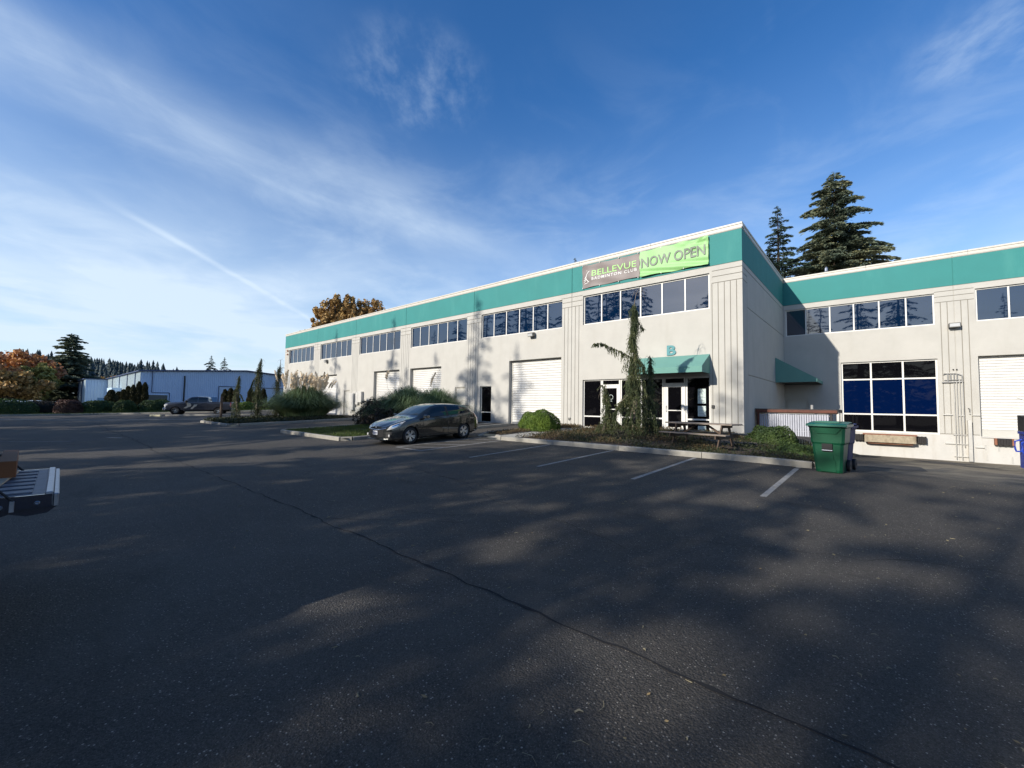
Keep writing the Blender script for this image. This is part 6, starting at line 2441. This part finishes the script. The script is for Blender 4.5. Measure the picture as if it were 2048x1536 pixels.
def shrub(loc, rx, ry, h, seed, m, label, leaf=0.06, n=9000, name='clipped_shrub', flat=1.0, lump=0.08, group=None, cat='shrub', power=2.4, base=0.0, rz=0.0, core=0.90):
    """mounded shrub: leaves over a superellipsoid, solid core inside against see-through"""
    rg = np.random.default_rng(seed)
    t = thing(name, loc, rz, label=label, cat=cat, group=group)
    d = unit(rg.normal(0, 1, (n, 3)))
    d[:, 2] = np.abs(d[:, 2]) * np.where(rg.random(n) < 0.12, -0.15, 1)
    k = (np.abs(d[:, 0]) ** power + np.abs(d[:, 1]) ** power + np.abs(d[:, 2]) ** power) ** (-1 / power)
    ph = rg.uniform(0, 6.28, 6)
    lum = 1 + lump * (np.sin(d[:, 0] * 5 + ph[0]) * np.sin(d[:, 1] * 6 + ph[1]) + 0.6 * np.sin(d[:, 2] * 9 + ph[2] + d[:, 0] * 7) + 0.5 * np.sin(d[:, 1] * 13 + ph[3]) * np.sin(d[:, 0] * 12 + ph[4]))
    rad = (k * lum * (1 - rg.exponential(0.045, n)))[:, None]
    P = d * rad * np.array([rx, ry, h])
    P[:, 2] = np.maximum(P[:, 2], 0.01) + base
    nr = unit(d / np.array([rx, ry, h]))
    D = unit(np.cross(nr, rg.normal(0, 1, (n, 3))) + nr * rg.uniform(0.1, 0.9, (n, 1)))
    U = unit(np.cross(D, nr + rg.normal(0, 0.6, (n, 3))))
    ln = leaf * rg.uniform(0.6, 1.4, n)
    V, F = fronds_to_mesh(P, D, U, ln, ln * 0.55)
    cr = obj_np('foliage', V, F, m, parent=t)
    mb = MB()
    nu, nv = 20, 8
    vs = []
    for j in range(nv + 1):
        e = math.pi / 2 * j / nv
        for i in range(nu):
            a = 2 * math.pi * i / nu
            q = (math.cos(a) * math.cos(e), math.sin(a) * math.cos(e), math.sin(e))
            kk = (sum(abs(c) ** power for c in q)) ** (-1 / power) * (core * 0.94)
            vs.append((q[0] * kk * rx, q[1] * kk * ry, q[2] * kk * h + base * 0.9 - (0.0 if j else 0.03)))
    mb.add(vs, [(j * nu + i, j * nu + (i + 1) % nu, (j + 1) * nu + (i + 1) % nu, (j + 1) * nu + i) for j in range(nv) for i in range(nu)])
    obj('inner_core', mb, m, parent=t)  # solid hull added so the foliage is not see-through
    return t


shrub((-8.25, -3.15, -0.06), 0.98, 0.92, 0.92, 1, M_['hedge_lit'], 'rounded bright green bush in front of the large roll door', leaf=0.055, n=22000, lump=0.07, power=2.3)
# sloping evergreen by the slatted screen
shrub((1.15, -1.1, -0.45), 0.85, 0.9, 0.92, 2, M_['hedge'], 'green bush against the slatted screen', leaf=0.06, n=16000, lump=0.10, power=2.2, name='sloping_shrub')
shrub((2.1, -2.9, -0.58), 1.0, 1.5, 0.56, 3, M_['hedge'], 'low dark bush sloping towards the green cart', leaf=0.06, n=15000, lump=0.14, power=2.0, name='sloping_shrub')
# far hedges
for (x, y, rx, ry, h, m, lb) in ((-64.2, -21.0, 1.5, 2.4, 1.55, 'hedge', 'long rounded hedge at the left edge'),
                                 (-65.6, -18.4, 1.3, 1.9, 1.38, 'burgundy', 'dark low hedge left of the reddish shrub'),
                                 (-63.0, -16.55, 1.0, 1.15, 1.55, 'red_shrub', 'reddish brown rounded shrub between dark hedges'),
                                 (-63.4, -14.1, 1.2, 1.85, 1.52, 'hedge', 'clipped hedge right of the reddish shrub'),
                                 (-60.8, -12.15, 1.1, 1.05, 1.58, 'hedge', 'square clipped hedge before the arborvitae row'),
                                 (-61.0, -9.35, 1.2, 1.75, 1.72, 'hedge', 'clipped hedge behind the nose of the wrapped pickup'),
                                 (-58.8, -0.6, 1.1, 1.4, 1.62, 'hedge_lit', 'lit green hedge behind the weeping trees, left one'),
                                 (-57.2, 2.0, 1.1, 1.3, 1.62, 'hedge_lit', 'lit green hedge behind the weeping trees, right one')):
    shrub((x, y, -0.60), rx, ry, h, int(abs(x * 10 + y)), M_[m], lb, leaf=0.16, n=4200, lump=0.05, power=3.0, name='clipped_hedge', group='hedges along the far kerb', cat='hedge')


def arb(x, y, r, h, lb, seed):
    rg = np.random.default_rng(seed)
    t = thing('arborvitae', (x, y, -0.7), label=lb, cat='shrub', group='upright arborvitae by the blue building')
    n = 2600
    z = rg.random(n) ** 0.85
    rad = r * np.minimum(1, 1.15 * np.sqrt(np.maximum(0, 1 - z ** 2.6))) * (1 - rg.exponential(0.06, n)) * (1 + 0.12 * np.sin(z * 20 + rg.uniform(0, 6)))
    a = rg.uniform(0, 6.283, n)
    P = np.stack([np.cos(a) * rad, np.sin(a) * rad, z * h], 1)
    D = unit(np.stack([np.cos(a) * .3, np.sin(a) * .3, np.ones(n)], 1) + rg.normal(0, .3, (n, 3)))
    U = unit(np.cross(D, rg.normal(0, 1, (n, 3))))
    ln = 0.26 * rg.uniform(.6, 1.3, n)
    V, F = fronds_to_mesh(P, D, U, ln, ln * 0.5)
    obj_np('foliage', V, F, M_['arb'], parent=t)
    mb = MB().lathe([(0, r * .8), (h * .5, r * .78), (h * .8, r * .5), (h * .95, 0.02)], (0, 0, 0), 'z', 10)
    obj('inner_core', mb, M_['arb'], parent=t)


for i, (x, y, h) in enumerate(((-77.0, -11.1, 2.9), (-76.6, -10.65, 3.2), (-76.5, -10.2, 3.7), (-76.2, -9.7, 3.9), (-76.0, -9.1, 4.4), (-75.7, -8.5, 4.3))):
    arb(x, y, 0.42, h, 'brown green arborvitae column, number %s from the left in the row at the blue corner' % ('one', 'two', 'three', 'four', 'five', 'six')[i], 100 + i)
arb(-71.3, -12.4, 0.62, 3.0, 'single dark arborvitae cone before the pale entrance', 110)
for i, (x, y, h) in enumerate(((-63.6, -1.75, 3.4), (-63.2, -1.2, 3.6), (-62.7, -0.7, 3.5), (-61.0, 0.6, 3.6), (-60.3, 1.2, 3.65), (-59.7, 1.75, 3.55))):
    arb(x, y, 0.45, h, ('left', 'middle', 'right')[i % 3] + ' column of the brown clipped arborvitae block ' + ('left', 'right')[i // 3] + ' of the dark weeping tree', 120 + i)


# weeping cedars
def weeping(loc, path, radii, seed, label, arms=(), dens=900, strand=0.30, tip_twigs=True, skirts=(), m='weep'):
    rg = np.random.default_rng(seed)
    t = thing('weeping_cedar', loc, label=label, cat='tree', group='weeping cedars')
    path = np.array(path, float)
    seg = np.linalg.norm(np.diff(path, axis=0), axis=1)
    cum = np.concatenate([[0], np.cumsum(seg)])
    Cs, Ds, Us, Ls, Ws = [], [], [], [], []

    def strands(P0, nper, ln, outv=None, spread=1.0):
        # every start hangs one thread made of small sprays
        k = len(P0)
        drift = rg.normal(0, 0.05, (k, 2))
        for q in range(nper):
            f = (q + rg.random(k)) / nper
            P = P0.copy()
            P[:, 2] -= f * ln
            P[:, :2] += drift * f[:, None] + rg.normal(0, 0.010 * spread, (k, 2)) + (0 if outv is None else outv * (f * 0.10)[:, None])
            D = unit(rg.normal(0, 0.30, (k, 3)) + np.array([0, 0, -1.0]))
            Cs.append(P)
            Ds.append(D)
            Us.append(unit(np.cross(D, rg.normal(0, 1, (k, 3)))))
            Ls.append(rg.uniform(0.05, 0.11, k) * spread)
            Ws.append(rg.uniform(0.018, 0.040, k) * spread * (1.1 - 0.6 * f))
    n = int(dens * cum[-1] / 4)
    s = rg.random(n) * cum[-1] * (0.87 if cum[-1] > 5 else 1.0)
    # tufts and bare stretches along the stem
    ph = rg.uniform(0, 6.28, 3)
    tuft = 0.62 + 0.38 * np.sin(s * 4.1 + ph[0]) * np.sin(s * 2.3 + ph[1]) + 0.22 * np.sin(s * 9.0 + ph[2])
    keep = rg.random(n) < np.clip(tuft + 0.25, 0.15, 1)
    s, tuft = s[keep], tuft[keep]
    n = len(s)
    pos = np.stack([np.interp(s, cum, path[:, i]) for i in range(3)], 1)
    rad = np.interp(s, cum, radii) * np.clip(0.55 + 0.8 * tuft, 0.5, 1.5)
    a = rg.uniform(0, 6.283, n)
    lob = 1 + 0.40 * np.sin(a * 3 + pos[:, 2] * 3.1) + 0.30 * np.sin(a * 5 + pos[:, 2] * 7)
    rr = rad * np.sqrt(rg.random(n)) * lob
    P0 = pos + np.stack([np.cos(a) * rr, np.sin(a) * rr, rg.uniform(-.05, .15, n)], 1)
    strands(P0, 11, strand * rg.uniform(0.5, 1.8, n), np.stack([np.cos(a), np.sin(a)], 1))
    for (pts, l0, l1, dn) in list(arms):
        pts = np.array(pts, float)
        sg = np.concatenate([[0], np.cumsum(np.linalg.norm(np.diff(pts, axis=0), axis=1))])
        k = max(8, int(dn * sg[-1] / 4))
        u = rg.random(k) * sg[-1]
        u = np.where(rg.random(k) < 0.7, np.round(u * 9) / 9 + rg.normal(0, 0.012, k), u)
        u = np.clip(u, 0, sg[-1])
        pp = np.stack([np.interp(u, sg, pts[:, i]) for i in range(3)], 1)
        pp += rg.normal(0, 0.022, (k, 3))
        ll = (l0 + (l1 - l0) * u / sg[-1]) * rg.uniform(0.15, 1.1, k)
        strands(pp, 14, ll)
    C = np.concatenate(Cs)
    V, F = fronds_to_mesh(C, np.concatenate(Ds), np.concatenate(Us), np.concatenate(Ls), np.concatenate(Ws))
    V = V.copy()
    V[:, 2] = np.maximum(V[:, 2], 0.0)
    obj_np('foliage', V, F, M_[m], parent=t)
    br = MB()
    br.tube([tuple(p) for p in path], [max(0.012, min(0.14, r_ * 0.36)) for r_ in radii], 8)
    for (pts, *_r) in arms:
        br.tube([tuple(p) for p in pts], [0.03] + [0.015] * (len(pts) - 2) + [0.006], 5)
    tip = path[-1]
    if tip_twigs:
        for k in range(5):
            az = rg.uniform(0, 6.28)
            dx, dy = math.cos(az) * 0.22, math.sin(az) * 0.22
            z0 = tip[2] - rg.uniform(0, 0.5)
            br.tube([(tip[0], tip[1], z0), (tip[0] + dx * .6, tip[1] + dy * .6, z0 + 0.12), (tip[0] + dx, tip[1] + dy, z0 + 0.02), (tip[0] + dx * 1.2, tip[1] + dy * 1.2, z0 - 0.15)], [0.009, 0.007, 0.005, 0.003], 4)
    obj('trunk', br, M_['bark_pale'], parent=t, smooth=True)
    return t


zb = HB(-3, -4.2)
# screen-right direction in plan (0.755, 0.656)
rx_, ry_ = 0.755, 0.656
O = lambda r_, z_, f_=0.0: (rx_ * r_ - ry_ * f_ * 0, ry_ * r_, z_)
weeping((-2.92, -4.15, zb), [(0, 0, 0), O(-0.03, 0.8), O(0.08, 1.6), O(-0.02, 2.4), O(0.06, 3.1), O(-0.07, 3.8), O(0.04, 4.5), O(0.0, 5.1), O(0.08, 5.6), O(0.20, 5.85)],
        [0.40, 0.33, 0.28, 0.23, 0.16, 0.10, 0.06, 0.035, 0.018, 0.010], 5, 'tall twisted weeping cedar with one long drooping arm left of the awning',
        arms=[([O(0, 3.05), O(-0.35, 3.28), O(-0.85, 3.48), O(-1.25, 3.66), O(-1.55, 3.62)], 0.55, 0.14, 230),
              ([O(0.02, 4.55), O(0.2, 4.5), O(0.38, 4.2)], 0.35, 0.10, 180),
              ([O(0.1, 3.1), O(0.35, 2.9), O(0.45, 2.5)], 0.45, 0.3, 200),
              ([O(0, 1.9), O(-0.5, 1.4), O(-0.8, 0.9)], 0.6, 0.6, 420),
              ([O(0.1, 1.4), O(0.6, 1.1), O(0.85, 0.8)], 0.6, 0.6, 420)], dens=1250)
weeping((-2.65, -3.2, zb + 0.02), [(0, 0, 0), O(0, 0.8), O(0.03, 1.5), O(-0.02, 2.1), O(0.02, 2.6), O(-0.02, 3.15)], [0.36, 0.22, 0.14, 0.07, 0.025, 0.01], 6,
        'thin weeping cedar right of the tall one, bare at its tip', arms=[([O(0, 2.0), O(0.14, 2.2), O(0.26, 2.05)], 0.1, 0.05, 60)], dens=900, strand=0.26)
weeping((-4.45, -3.75, zb + 0.02), [(0, 0, 0), O(0.1, 0.6), O(0.18, 1.2), O(0.1, 1.7), O(0.05, 2.05)], [0.30, 0.14, 0.08, 0.05, 0.02], 7,
        'small weeping cedar in front of the left glass door', arms=[([O(0.1, 1.9), O(-0.1, 2.1), O(-0.25, 1.85)], 0.2, 0.1, 90), ([O(0, 0.8), O(0.4, 0.7), O(0.7, 0.45)], 0.5, 0.4, 400)], dens=800, strand=0.3)
zi = lambda x, y: 0.037 * y + 0.1
weeping((-31.3, -8.1, zi(0, -8)), [(0, 0, 0), O(0.0, 1.0), O(-0.05, 2.0), O(0.03, 3.0), O(0.02, 3.8), O(0.15, 4.5)], [0.36, 0.28, 0.24, 0.20, 0.07, 0.02], 8,
        'dark weeping cedar in the middle of the pampas island', arms=[([O(0, 3.3), O(-0.4, 2.9), O(-0.55, 2.2)], 0.5, 0.3, 200), ([O(0, 1.0), O(0.5, 0.9), O(0.95, 1.3)], 0.3, 0.2, 200)], dens=900, strand=0.4)
weeping((-31.9, -9.3, zi(0, -9)), [(0, 0, 0), O(0.05, 0.9), O(-0.02, 1.8), O(0.05, 2.4), O(0.12, 3.2)], [0.26, 0.22, 0.14, 0.06, 0.02], 9,
        'slender green weeping cedar at the tip of the pampas island', arms=[([O(0.05, 2.0), O(0.3, 1.8), O(0.5, 1.4)], 0.3, 0.15, 150)], dens=700, strand=0.35)
weeping((-36.5, -4.9, -0.1), [(0, 0, 0), O(0.05, 1.5), O(0.0, 2.6), O(0.12, 3.8), O(0.25, 5.0)], [0.5, 0.30, 0.20, 0.15, 0.03], 10,
        'tall weeping cedar left of the pampas plumes', arms=[([O(0, 2.0), O(-0.5, 1.5), O(-0.8, 0.9)], 0.5, 0.4, 160)], dens=700, strand=0.45)
mb = MB().tube([(0, 0, 0), (0, 0, 1.85)], 0.10, 8)
obj('wooden_post', mb, M_['picnic_dark'], loc=(-38.3, -8.6, -0.35), label='brown post in front of the wrapped pickup bed', cat='post')
t = thing('wooden_post', (0, 0, 0))
bpy.data.objects.remove(t, do_unlink=True)


# pampas and ornamental grasses
def blades(n, spread_x, spread_y, h, seed, lean=0.55, width=0.012, hvar=0.35):
    rg = np.random.default_rng(seed)
    x0 = rg.uniform(-1, 1, n)
    y0 = rg.uniform(-1, 1, n)
    k = np.maximum(1, np.sqrt(x0 ** 2 + y0 ** 2))
    x0, y0 = x0 / k, y0 / k
    base = np.stack([x0 * spread_x * 0.72, y0 * spread_y * 0.72, np.zeros(n)], 1)
    out = unit(np.stack([x0, y0, np.zeros(n)], 1) * 0.8 + rg.normal(0, 0.45, (n, 3)) * np.array([1, 1, 0]))
    q0 = np.sqrt(x0 ** 2 + y0 ** 2)
    H = h * rg.uniform(1 - hvar, 1.05, n) * (1.0 - 0.48 * q0 ** 2)
    Ln = h * lean * (0.25 + 0.9 * q0) * rg.uniform(0.4, 1.5, n)
    side = np.cross(out, np.array([0, 0, 1.0]))
    ns = 5
    V = np.empty((n, ns + 1, 2, 3), np.float32)
    for i in range(ns + 1):
        t = i / ns
        zc = H * (1.35 * t - 0.45 * t ** 2.6 - (0.25 * t ** 3) * rg.uniform(0, 1.4, n) if i == ns else 1.35 * t - 0.45 * t ** 2.6)
        p = base + out * (Ln * t ** 2.1)[:, None]
        p[:, 2] = zc
        w = width * (1 - t ** 1.5) + 0.0015
        V[:, i, 0] = p + side * w
        V[:, i, 1] = p - side * w
    idx_ = np.arange(n * (ns + 1) * 2).reshape(n, ns + 1, 2)
    F = np.stack([idx_[:, :-1, 0], idx_[:, 1:, 0], idx_[:, 1:, 1], idx_[:, :-1, 1]], -1).reshape(-1, 4)
    return V.reshape(-1, 3), F


def grass_clump(loc, sx, sy, h, seed, label, n=2600, plumes=0, plume_h=1.4, name='pampas_grass', width=0.012, lean=0.55, m='grassblade', bias=(0, 0)):
    t = thing(name, loc, label=label, cat='ornamental grass')
    V, F = blades(n, sx, sy, h, seed, width=width, lean=lean)
    obj_np('blades', V, F, M_[m], parent=t, kind='stuff')
    rg = np.random.default_rng(seed + 5)
    if plumes:
        for k in range(plumes):
            a = rg.uniform(0, 6.28)
            rr = math.sqrt(rg.random())
            bx, by = math.cos(a) * sx * rr * 0.8 + bias[0], math.sin(a) * sy * rr * 0.8 + bias[1]
            hh = plume_h * rg.uniform(0.82, 1.06)
            lq = rg.uniform(0.05, 0.9) * rr
            lx, ly = math.cos(a) * lq, math.sin(a) * lq
            st = MB().tube([(bx * .5, by * .5, 0.3), (bx + lx * .4, by + ly * .4, hh * 0.7), (bx + lx, by + ly, hh)], [0.008, 0.006, 0.004], 4)
            p = obj('plume', st, M_['weep_dead'], parent=t)
            n2 = 260
            u = rg.random(n2)
            L2 = rg.uniform(0.5, 0.95)
            C = np.stack([bx + lx * (1 - u * .3), by + ly * (1 - u * .3), hh + 0.12 - u * L2], 1)
            az = rg.uniform(0, 6.28)
            wr = rg.uniform(0.07, 0.13) * np.sin(np.pi * np.clip(u * 0.92 + 0.04, 0, 1)) ** 0.7
            aa = rg.uniform(0, 6.28, n2)
            C[:, 0] += np.cos(aa) * wr * rg.random(n2) + math.cos(az) * 0.22 * (1 - u) ** 2
            C[:, 1] += np.sin(aa) * wr * rg.random(n2) + math.sin(az) * 0.22 * (1 - u) ** 2
            D = unit(rg.normal(0, 0.45, (n2, 3)) + np.array([0, 0, 0.8]))
            U = unit(np.cross(D, rg.normal(0, 1, (n2, 3))))
            ln = rg.uniform(0.06, 0.16, n2)
            V, F = fronds_to_mesh(C, D, U, ln, ln * 0.28)
            obj_np('plume_head', V, F, M_['plume'], parent=p)
    return t


grass_clump((-29.6, -5.3, -0.1), 2.3, 2.0, 3.0, 1, 'large pampas grass with many cream plumes at the left end of the warehouse', n=9500, plumes=90, plume_h=3.3, width=0.021)
grass_clump((-31.2, -5.6, -0.1), 1.1, 1.1, 1.5, 9, 'green grass skirt left of the pampas grass', n=3000, width=0.014)
grass_clump((-18.0, -3.9, -0.05), 1.7, 1.5, 2.7, 2, 'broad ornamental grass behind the grey hatchback, left clump', n=6500, plumes=2, plume_h=3.1, width=0.019)
grass_clump((-16.0, -3.3, -0.0), 1.45, 1.3, 2.5, 3, 'broad ornamental grass behind the grey hatchback, right clump', n=5500, width=0.019)
grass_clump((-18.6, -5.2, -0.1), 1.1, 1.0, 2.0, 4, 'smaller ornamental grass beside the dark burgundy shrub', n=3500, width=0.012)
shrub((-18.3, -6.1, -0.15), 0.95, 1.0, 1.42, 17, M_['burgundy'], 'dark burgundy leafy shrub left of the grey hatchback', leaf=0.10, n=5000, lump=0.16, power=2.0, name='leafy_shrub', core=0.7)
shrub((-16.6, -6.3, -0.15), 1.1, 0.9, 0.95, 18, M_['burgundy'], 'low dark shrub behind the bonnet of the grey hatchback', leaf=0.10, n=4500, lump=0.16, power=2.0, name='leafy_shrub', core=0.7)


# grass and ground cover -------------------------------------------------
def scatter_leaves(name, region, hf, n, leaf, m, label, seed, hmax=0.12, upright=0.6, mask=None, ratio=0.4):
    rg = np.random.default_rng(seed)
    x = rg.uniform(region[0], region[1], n)
    y = rg.uniform(region[2], region[3], n)
    if mask is not None:
        k = mask(x, y, rg)
        x, y = x[k], y[k]
        n = len(x)
    z = np.array([hf(a, b) for a, b in zip(x, y)])
    P = np.stack([x, y, z + rg.random(n) ** 1.5 * hmax], 1)
    D = unit(rg.normal(0, 1 - upright * 0.6, (n, 3)) + np.array([0, 0, upright]))
    U = unit(np.cross(D, rg.normal(0, 1, (n, 3))))
    ln = leaf * rg.uniform(0.5, 1.4, n)
    V, F = fronds_to_mesh(P, D, U, ln, ln * ratio)
    return obj_np(name, V, F, m, kind='stuff', label=label)


nz = lambda x, y, s: np.sin(x * 1.9 * s + 1.3 * np.sin(y * 1.1 * s)) * np.sin(y * 2.3 * s + 1.7 * np.sin(x * 0.9 * s))
scatter_leaves('lawn', (-18.1, -11.9, -11.15, -5.4), lambda x, y: 0.037 * y + 0.11, 42000, 0.085, M_['lawn'], 'rough lawn on the island beside the grey hatchback', 1, 0.06, 0.9,
               mask=lambda x, y, rg: (nz(x, y, 0.9) + rg.normal(0, .5, len(x)) > -0.75), ratio=0.14)
scatter_leaves('island_ground_cover', (-32.0, -25.3, -11.3, -4), lambda x, y: 0.037 * y + 0.11, 12000, 0.14, M_['cover'], 'dark ground cover on the pampas island', 2, 0.22, 0.4)
scatter_leaves('ground_cover', (-6.5, 3.05, -7.0, -0.1), HB, 52000, 0.055, M_['cover'], 'low creeping evergreen cover over the mulch bed', 3, 0.16, 0.35,
               mask=lambda x, y, rg: (nz(x, y, 0.8) + rg.normal(0, .35, len(x)) > -0.05) & (y > -6.9 + 0.5 * np.sin(x * 2)), ratio=0.5)
scatter_leaves('russet_cover', (-6.5, 0.6, -6.9, -0.1), HB, 30000, 0.06, M_['cover_red'], 'russet low plants in the mulch bed', 4, 0.17, 0.5,
               mask=lambda x, y, rg: ((nz(x + 4, y, 0.9) + rg.normal(0, .3, len(x)) > 0.45) | ((x < -5) & (rg.random(len(x)) < .5)) | ((y > -1.4) & (rg.random(len(x)) < .6))), ratio=0.5)
scatter_leaves('russet_cover', (-8.9, -8.0, -6.2, -0.1), lambda x, y: 0.037 * y + 0.08, 5000, 0.06, M_['cover_red'], 'dry low plants round the round bush', 5, 0.12, 0.5, ratio=0.5)
scatter_leaves('russet_cover', (-8.0, -7.75, -1.7, -0.05), lambda x, y: 0.02, 700, 0.06, M_['cover_red'], 'dry low plants at the storefront corner', 6, 0.14, 0.5, ratio=0.5)
scatter_leaves('verge_grass', (-66, -54, -24, 0), lambda x, y: G(x, y) + 0.10, 9000, 0.16, M_['lawn'], 'dark grass under the far hedges', 7, 0.08, 0.9, ratio=0.2,
               mask=lambda x, y, rg: np.abs(x + 61 - (y + 12) * 0.15) < 3.5)
# bleached twigs on the mulch
rr = random.Random(5)
for k, (x, y) in enumerate(((1.55, -6.1), (1.75, -5.9), (1.3, -6.3))):
    mb = MB()
    for q in range(5):
        a = rr.uniform(-0.6, 1.0)
        l = rr.uniform(0.15, 0.4)
        mb.tube([(0, 0, 0.03), (math.cos(a) * l * .5, math.sin(a) * l * .5, 0.08), (math.cos(a) * l, math.sin(a) * l, 0.03)], [0.012, 0.008, 0.004], 4)
    obj('dead_branch', mb, M_['drytwig'], loc=(x, y, HB(x, y) + 0.02), label=('largest bleached dead branch on the mulch near the green cart', 'bleached dead branch touching the largest one on its wall side', 'small bleached dead branch on its left')[k], cat='branch', group='dead branches on the mulch')
# loose straw, twigs and leaf bits on the asphalt
rg = np.random.default_rng(9)
mb = MB()
for k in range(560):
    if k < 12:
        x, y = 3.0 + rg.normal(0, 0.35), -17.9 + rg.normal(0, 0.25)
        l = rg.uniform(0.04, 0.10)
    else:
        x, y = rg.uniform(-9, 7), rg.uniform(-18.3, -8)
        l = rg.uniform(0.012, 0.05)
    a = rg.uniform(0, 6.28)
    z = G(x, y) + 0.004
    c, s = math.cos(a), math.sin(a)
    w = 0.0016 if k < 12 else rg.uniform(0.0012, 0.006)
    pts = [(x, y, z), (x + c * l * .5 - s * l * .18, y + s * l * .5 + c * l * .18, z + 0.004), (x + c * l, y + s * l, z)]
    mb.tube(pts, [w, w, w * 0.5], 3, caps=False)
obj('fallen_straw', mb, M_['drytwig'], kind='stuff', label='dry needles and straw scattered on the asphalt')

rg = np.random.default_rng(19)
nL = 520
xL, yL = rg.uniform(-12, 7.5, nL), rg.uniform(-18.0, -7.35, nL)
kk = rg.random(nL) < 0.45
yL = np.where(kk, -7.32 - rg.exponential(0.18, nL), yL)
PL = np.stack([xL, yL, np.array([G(a, b) for a, b in zip(xL, yL)]) + 0.008], 1)
aL = rg.uniform(0, 6.283, nL)
DL = unit(np.stack([np.cos(aL), np.sin(aL), rg.normal(0, 0.15, nL)], 1))
UL = unit(np.stack([-np.sin(aL), np.cos(aL), rg.normal(0, 0.25, nL)], 1))
lL = rg.uniform(0.012, 0.045, nL)
V, F = fronds_to_mesh(PL, DL, UL, lL, lL * 0.6)
obj_np('fallen_leaves', V, F, leaf_mat('dry_fallen_leaves', (0.10, 0.065, 0.03), (0.34, 0.25, 0.12), trans=0.1), kind='stuff', label='small dry leaves blown along the kerb and over the asphalt')

# ------------------------------------------------------------------ hills with distant firs
rg = np.random.default_rng(3)


def hill_h(a):
    # crest height by bearing along the ridge (metres above the lot)
    return np.interp(a, [-320, -160, -60, -20, 0, 40, 75, 100, 200, 330, 520], [37, 37, 38, 37, 37, 36, 32, 24, 21, 18, 14])


mb = MB()
ya = list(range(-420, 560, 20))
for i, y in enumerate(ya):
    hh = float(hill_h(y))
    for (x, f) in ((-330, 0.0), (-430, 0.35), (-560, 0.85), (-640, 1.0), (-760, 0.7), (-1000, 0.3)):
        mb.v.append((x, y * (abs(x) / 640.0 * 0.5 + 0.5), -1 + f * hh))
for i in range(len(ya) - 1):
    for k in range(5):
        a = i * 6 + k
        mb.f.append((a, a + 6, a + 7, a + 1))
        mb.m.append(0)
obj('wooded_hill', mb, mat('forest_floor', (0.018, 0.03, 0.026), 1.0), kind='structure', label='low wooded hill on the horizon', smooth=True)
Vs, Fs = [], []
b0 = 0
for k in range(2600):
    x = -rg.uniform(420, 650)
    y = rg.uniform(-300, 480)
    f = np.interp(-x, [330, 430, 560, 640, 760], [0, .35, .85, 1.0, .7])
    yy = y * (abs(x) / 640.0 * 0.5 + 0.5)
    z0 = -1 + f * float(hill_h(y)) - 1
    H = rg.uniform(6, 13) * (1.0 if rg.random() < 0.8 else 1.35)
    R = H * rg.uniform(0.22, 0.36)
    for q in range(4):
        zb_, zt_ = z0 + H * (0.05 + q * 0.22), z0 + H * min(1.0, 0.42 + q * 0.2)
        rr_ = R * (1 - q * 0.23)
        ns = 6
        ph = rg.uniform(0, 6)
        ring = [(x + math.cos(ph + 6.283 * j / ns) * rr_ * rg.uniform(.7, 1.25), yy + math.sin(ph + 6.283 * j / ns) * rr_ * rg.uniform(.7, 1.25), zb_ + rg.uniform(-.3, .3)) for j in range(ns)]
        Vs += ring + [(x, yy, zt_)]
        Fs += [(b0 + j, b0 + (j + 1) % ns, b0 + ns) for j in range(ns)]
        b0 += ns + 1
obj_np('hill_forest', np.array(Vs), np.array(Fs), M_['hillfir'], kind='stuff', label='mass of dark firs covering the distant hill')
# a fringe of trees closing the horizon behind the warehouse and to the sides
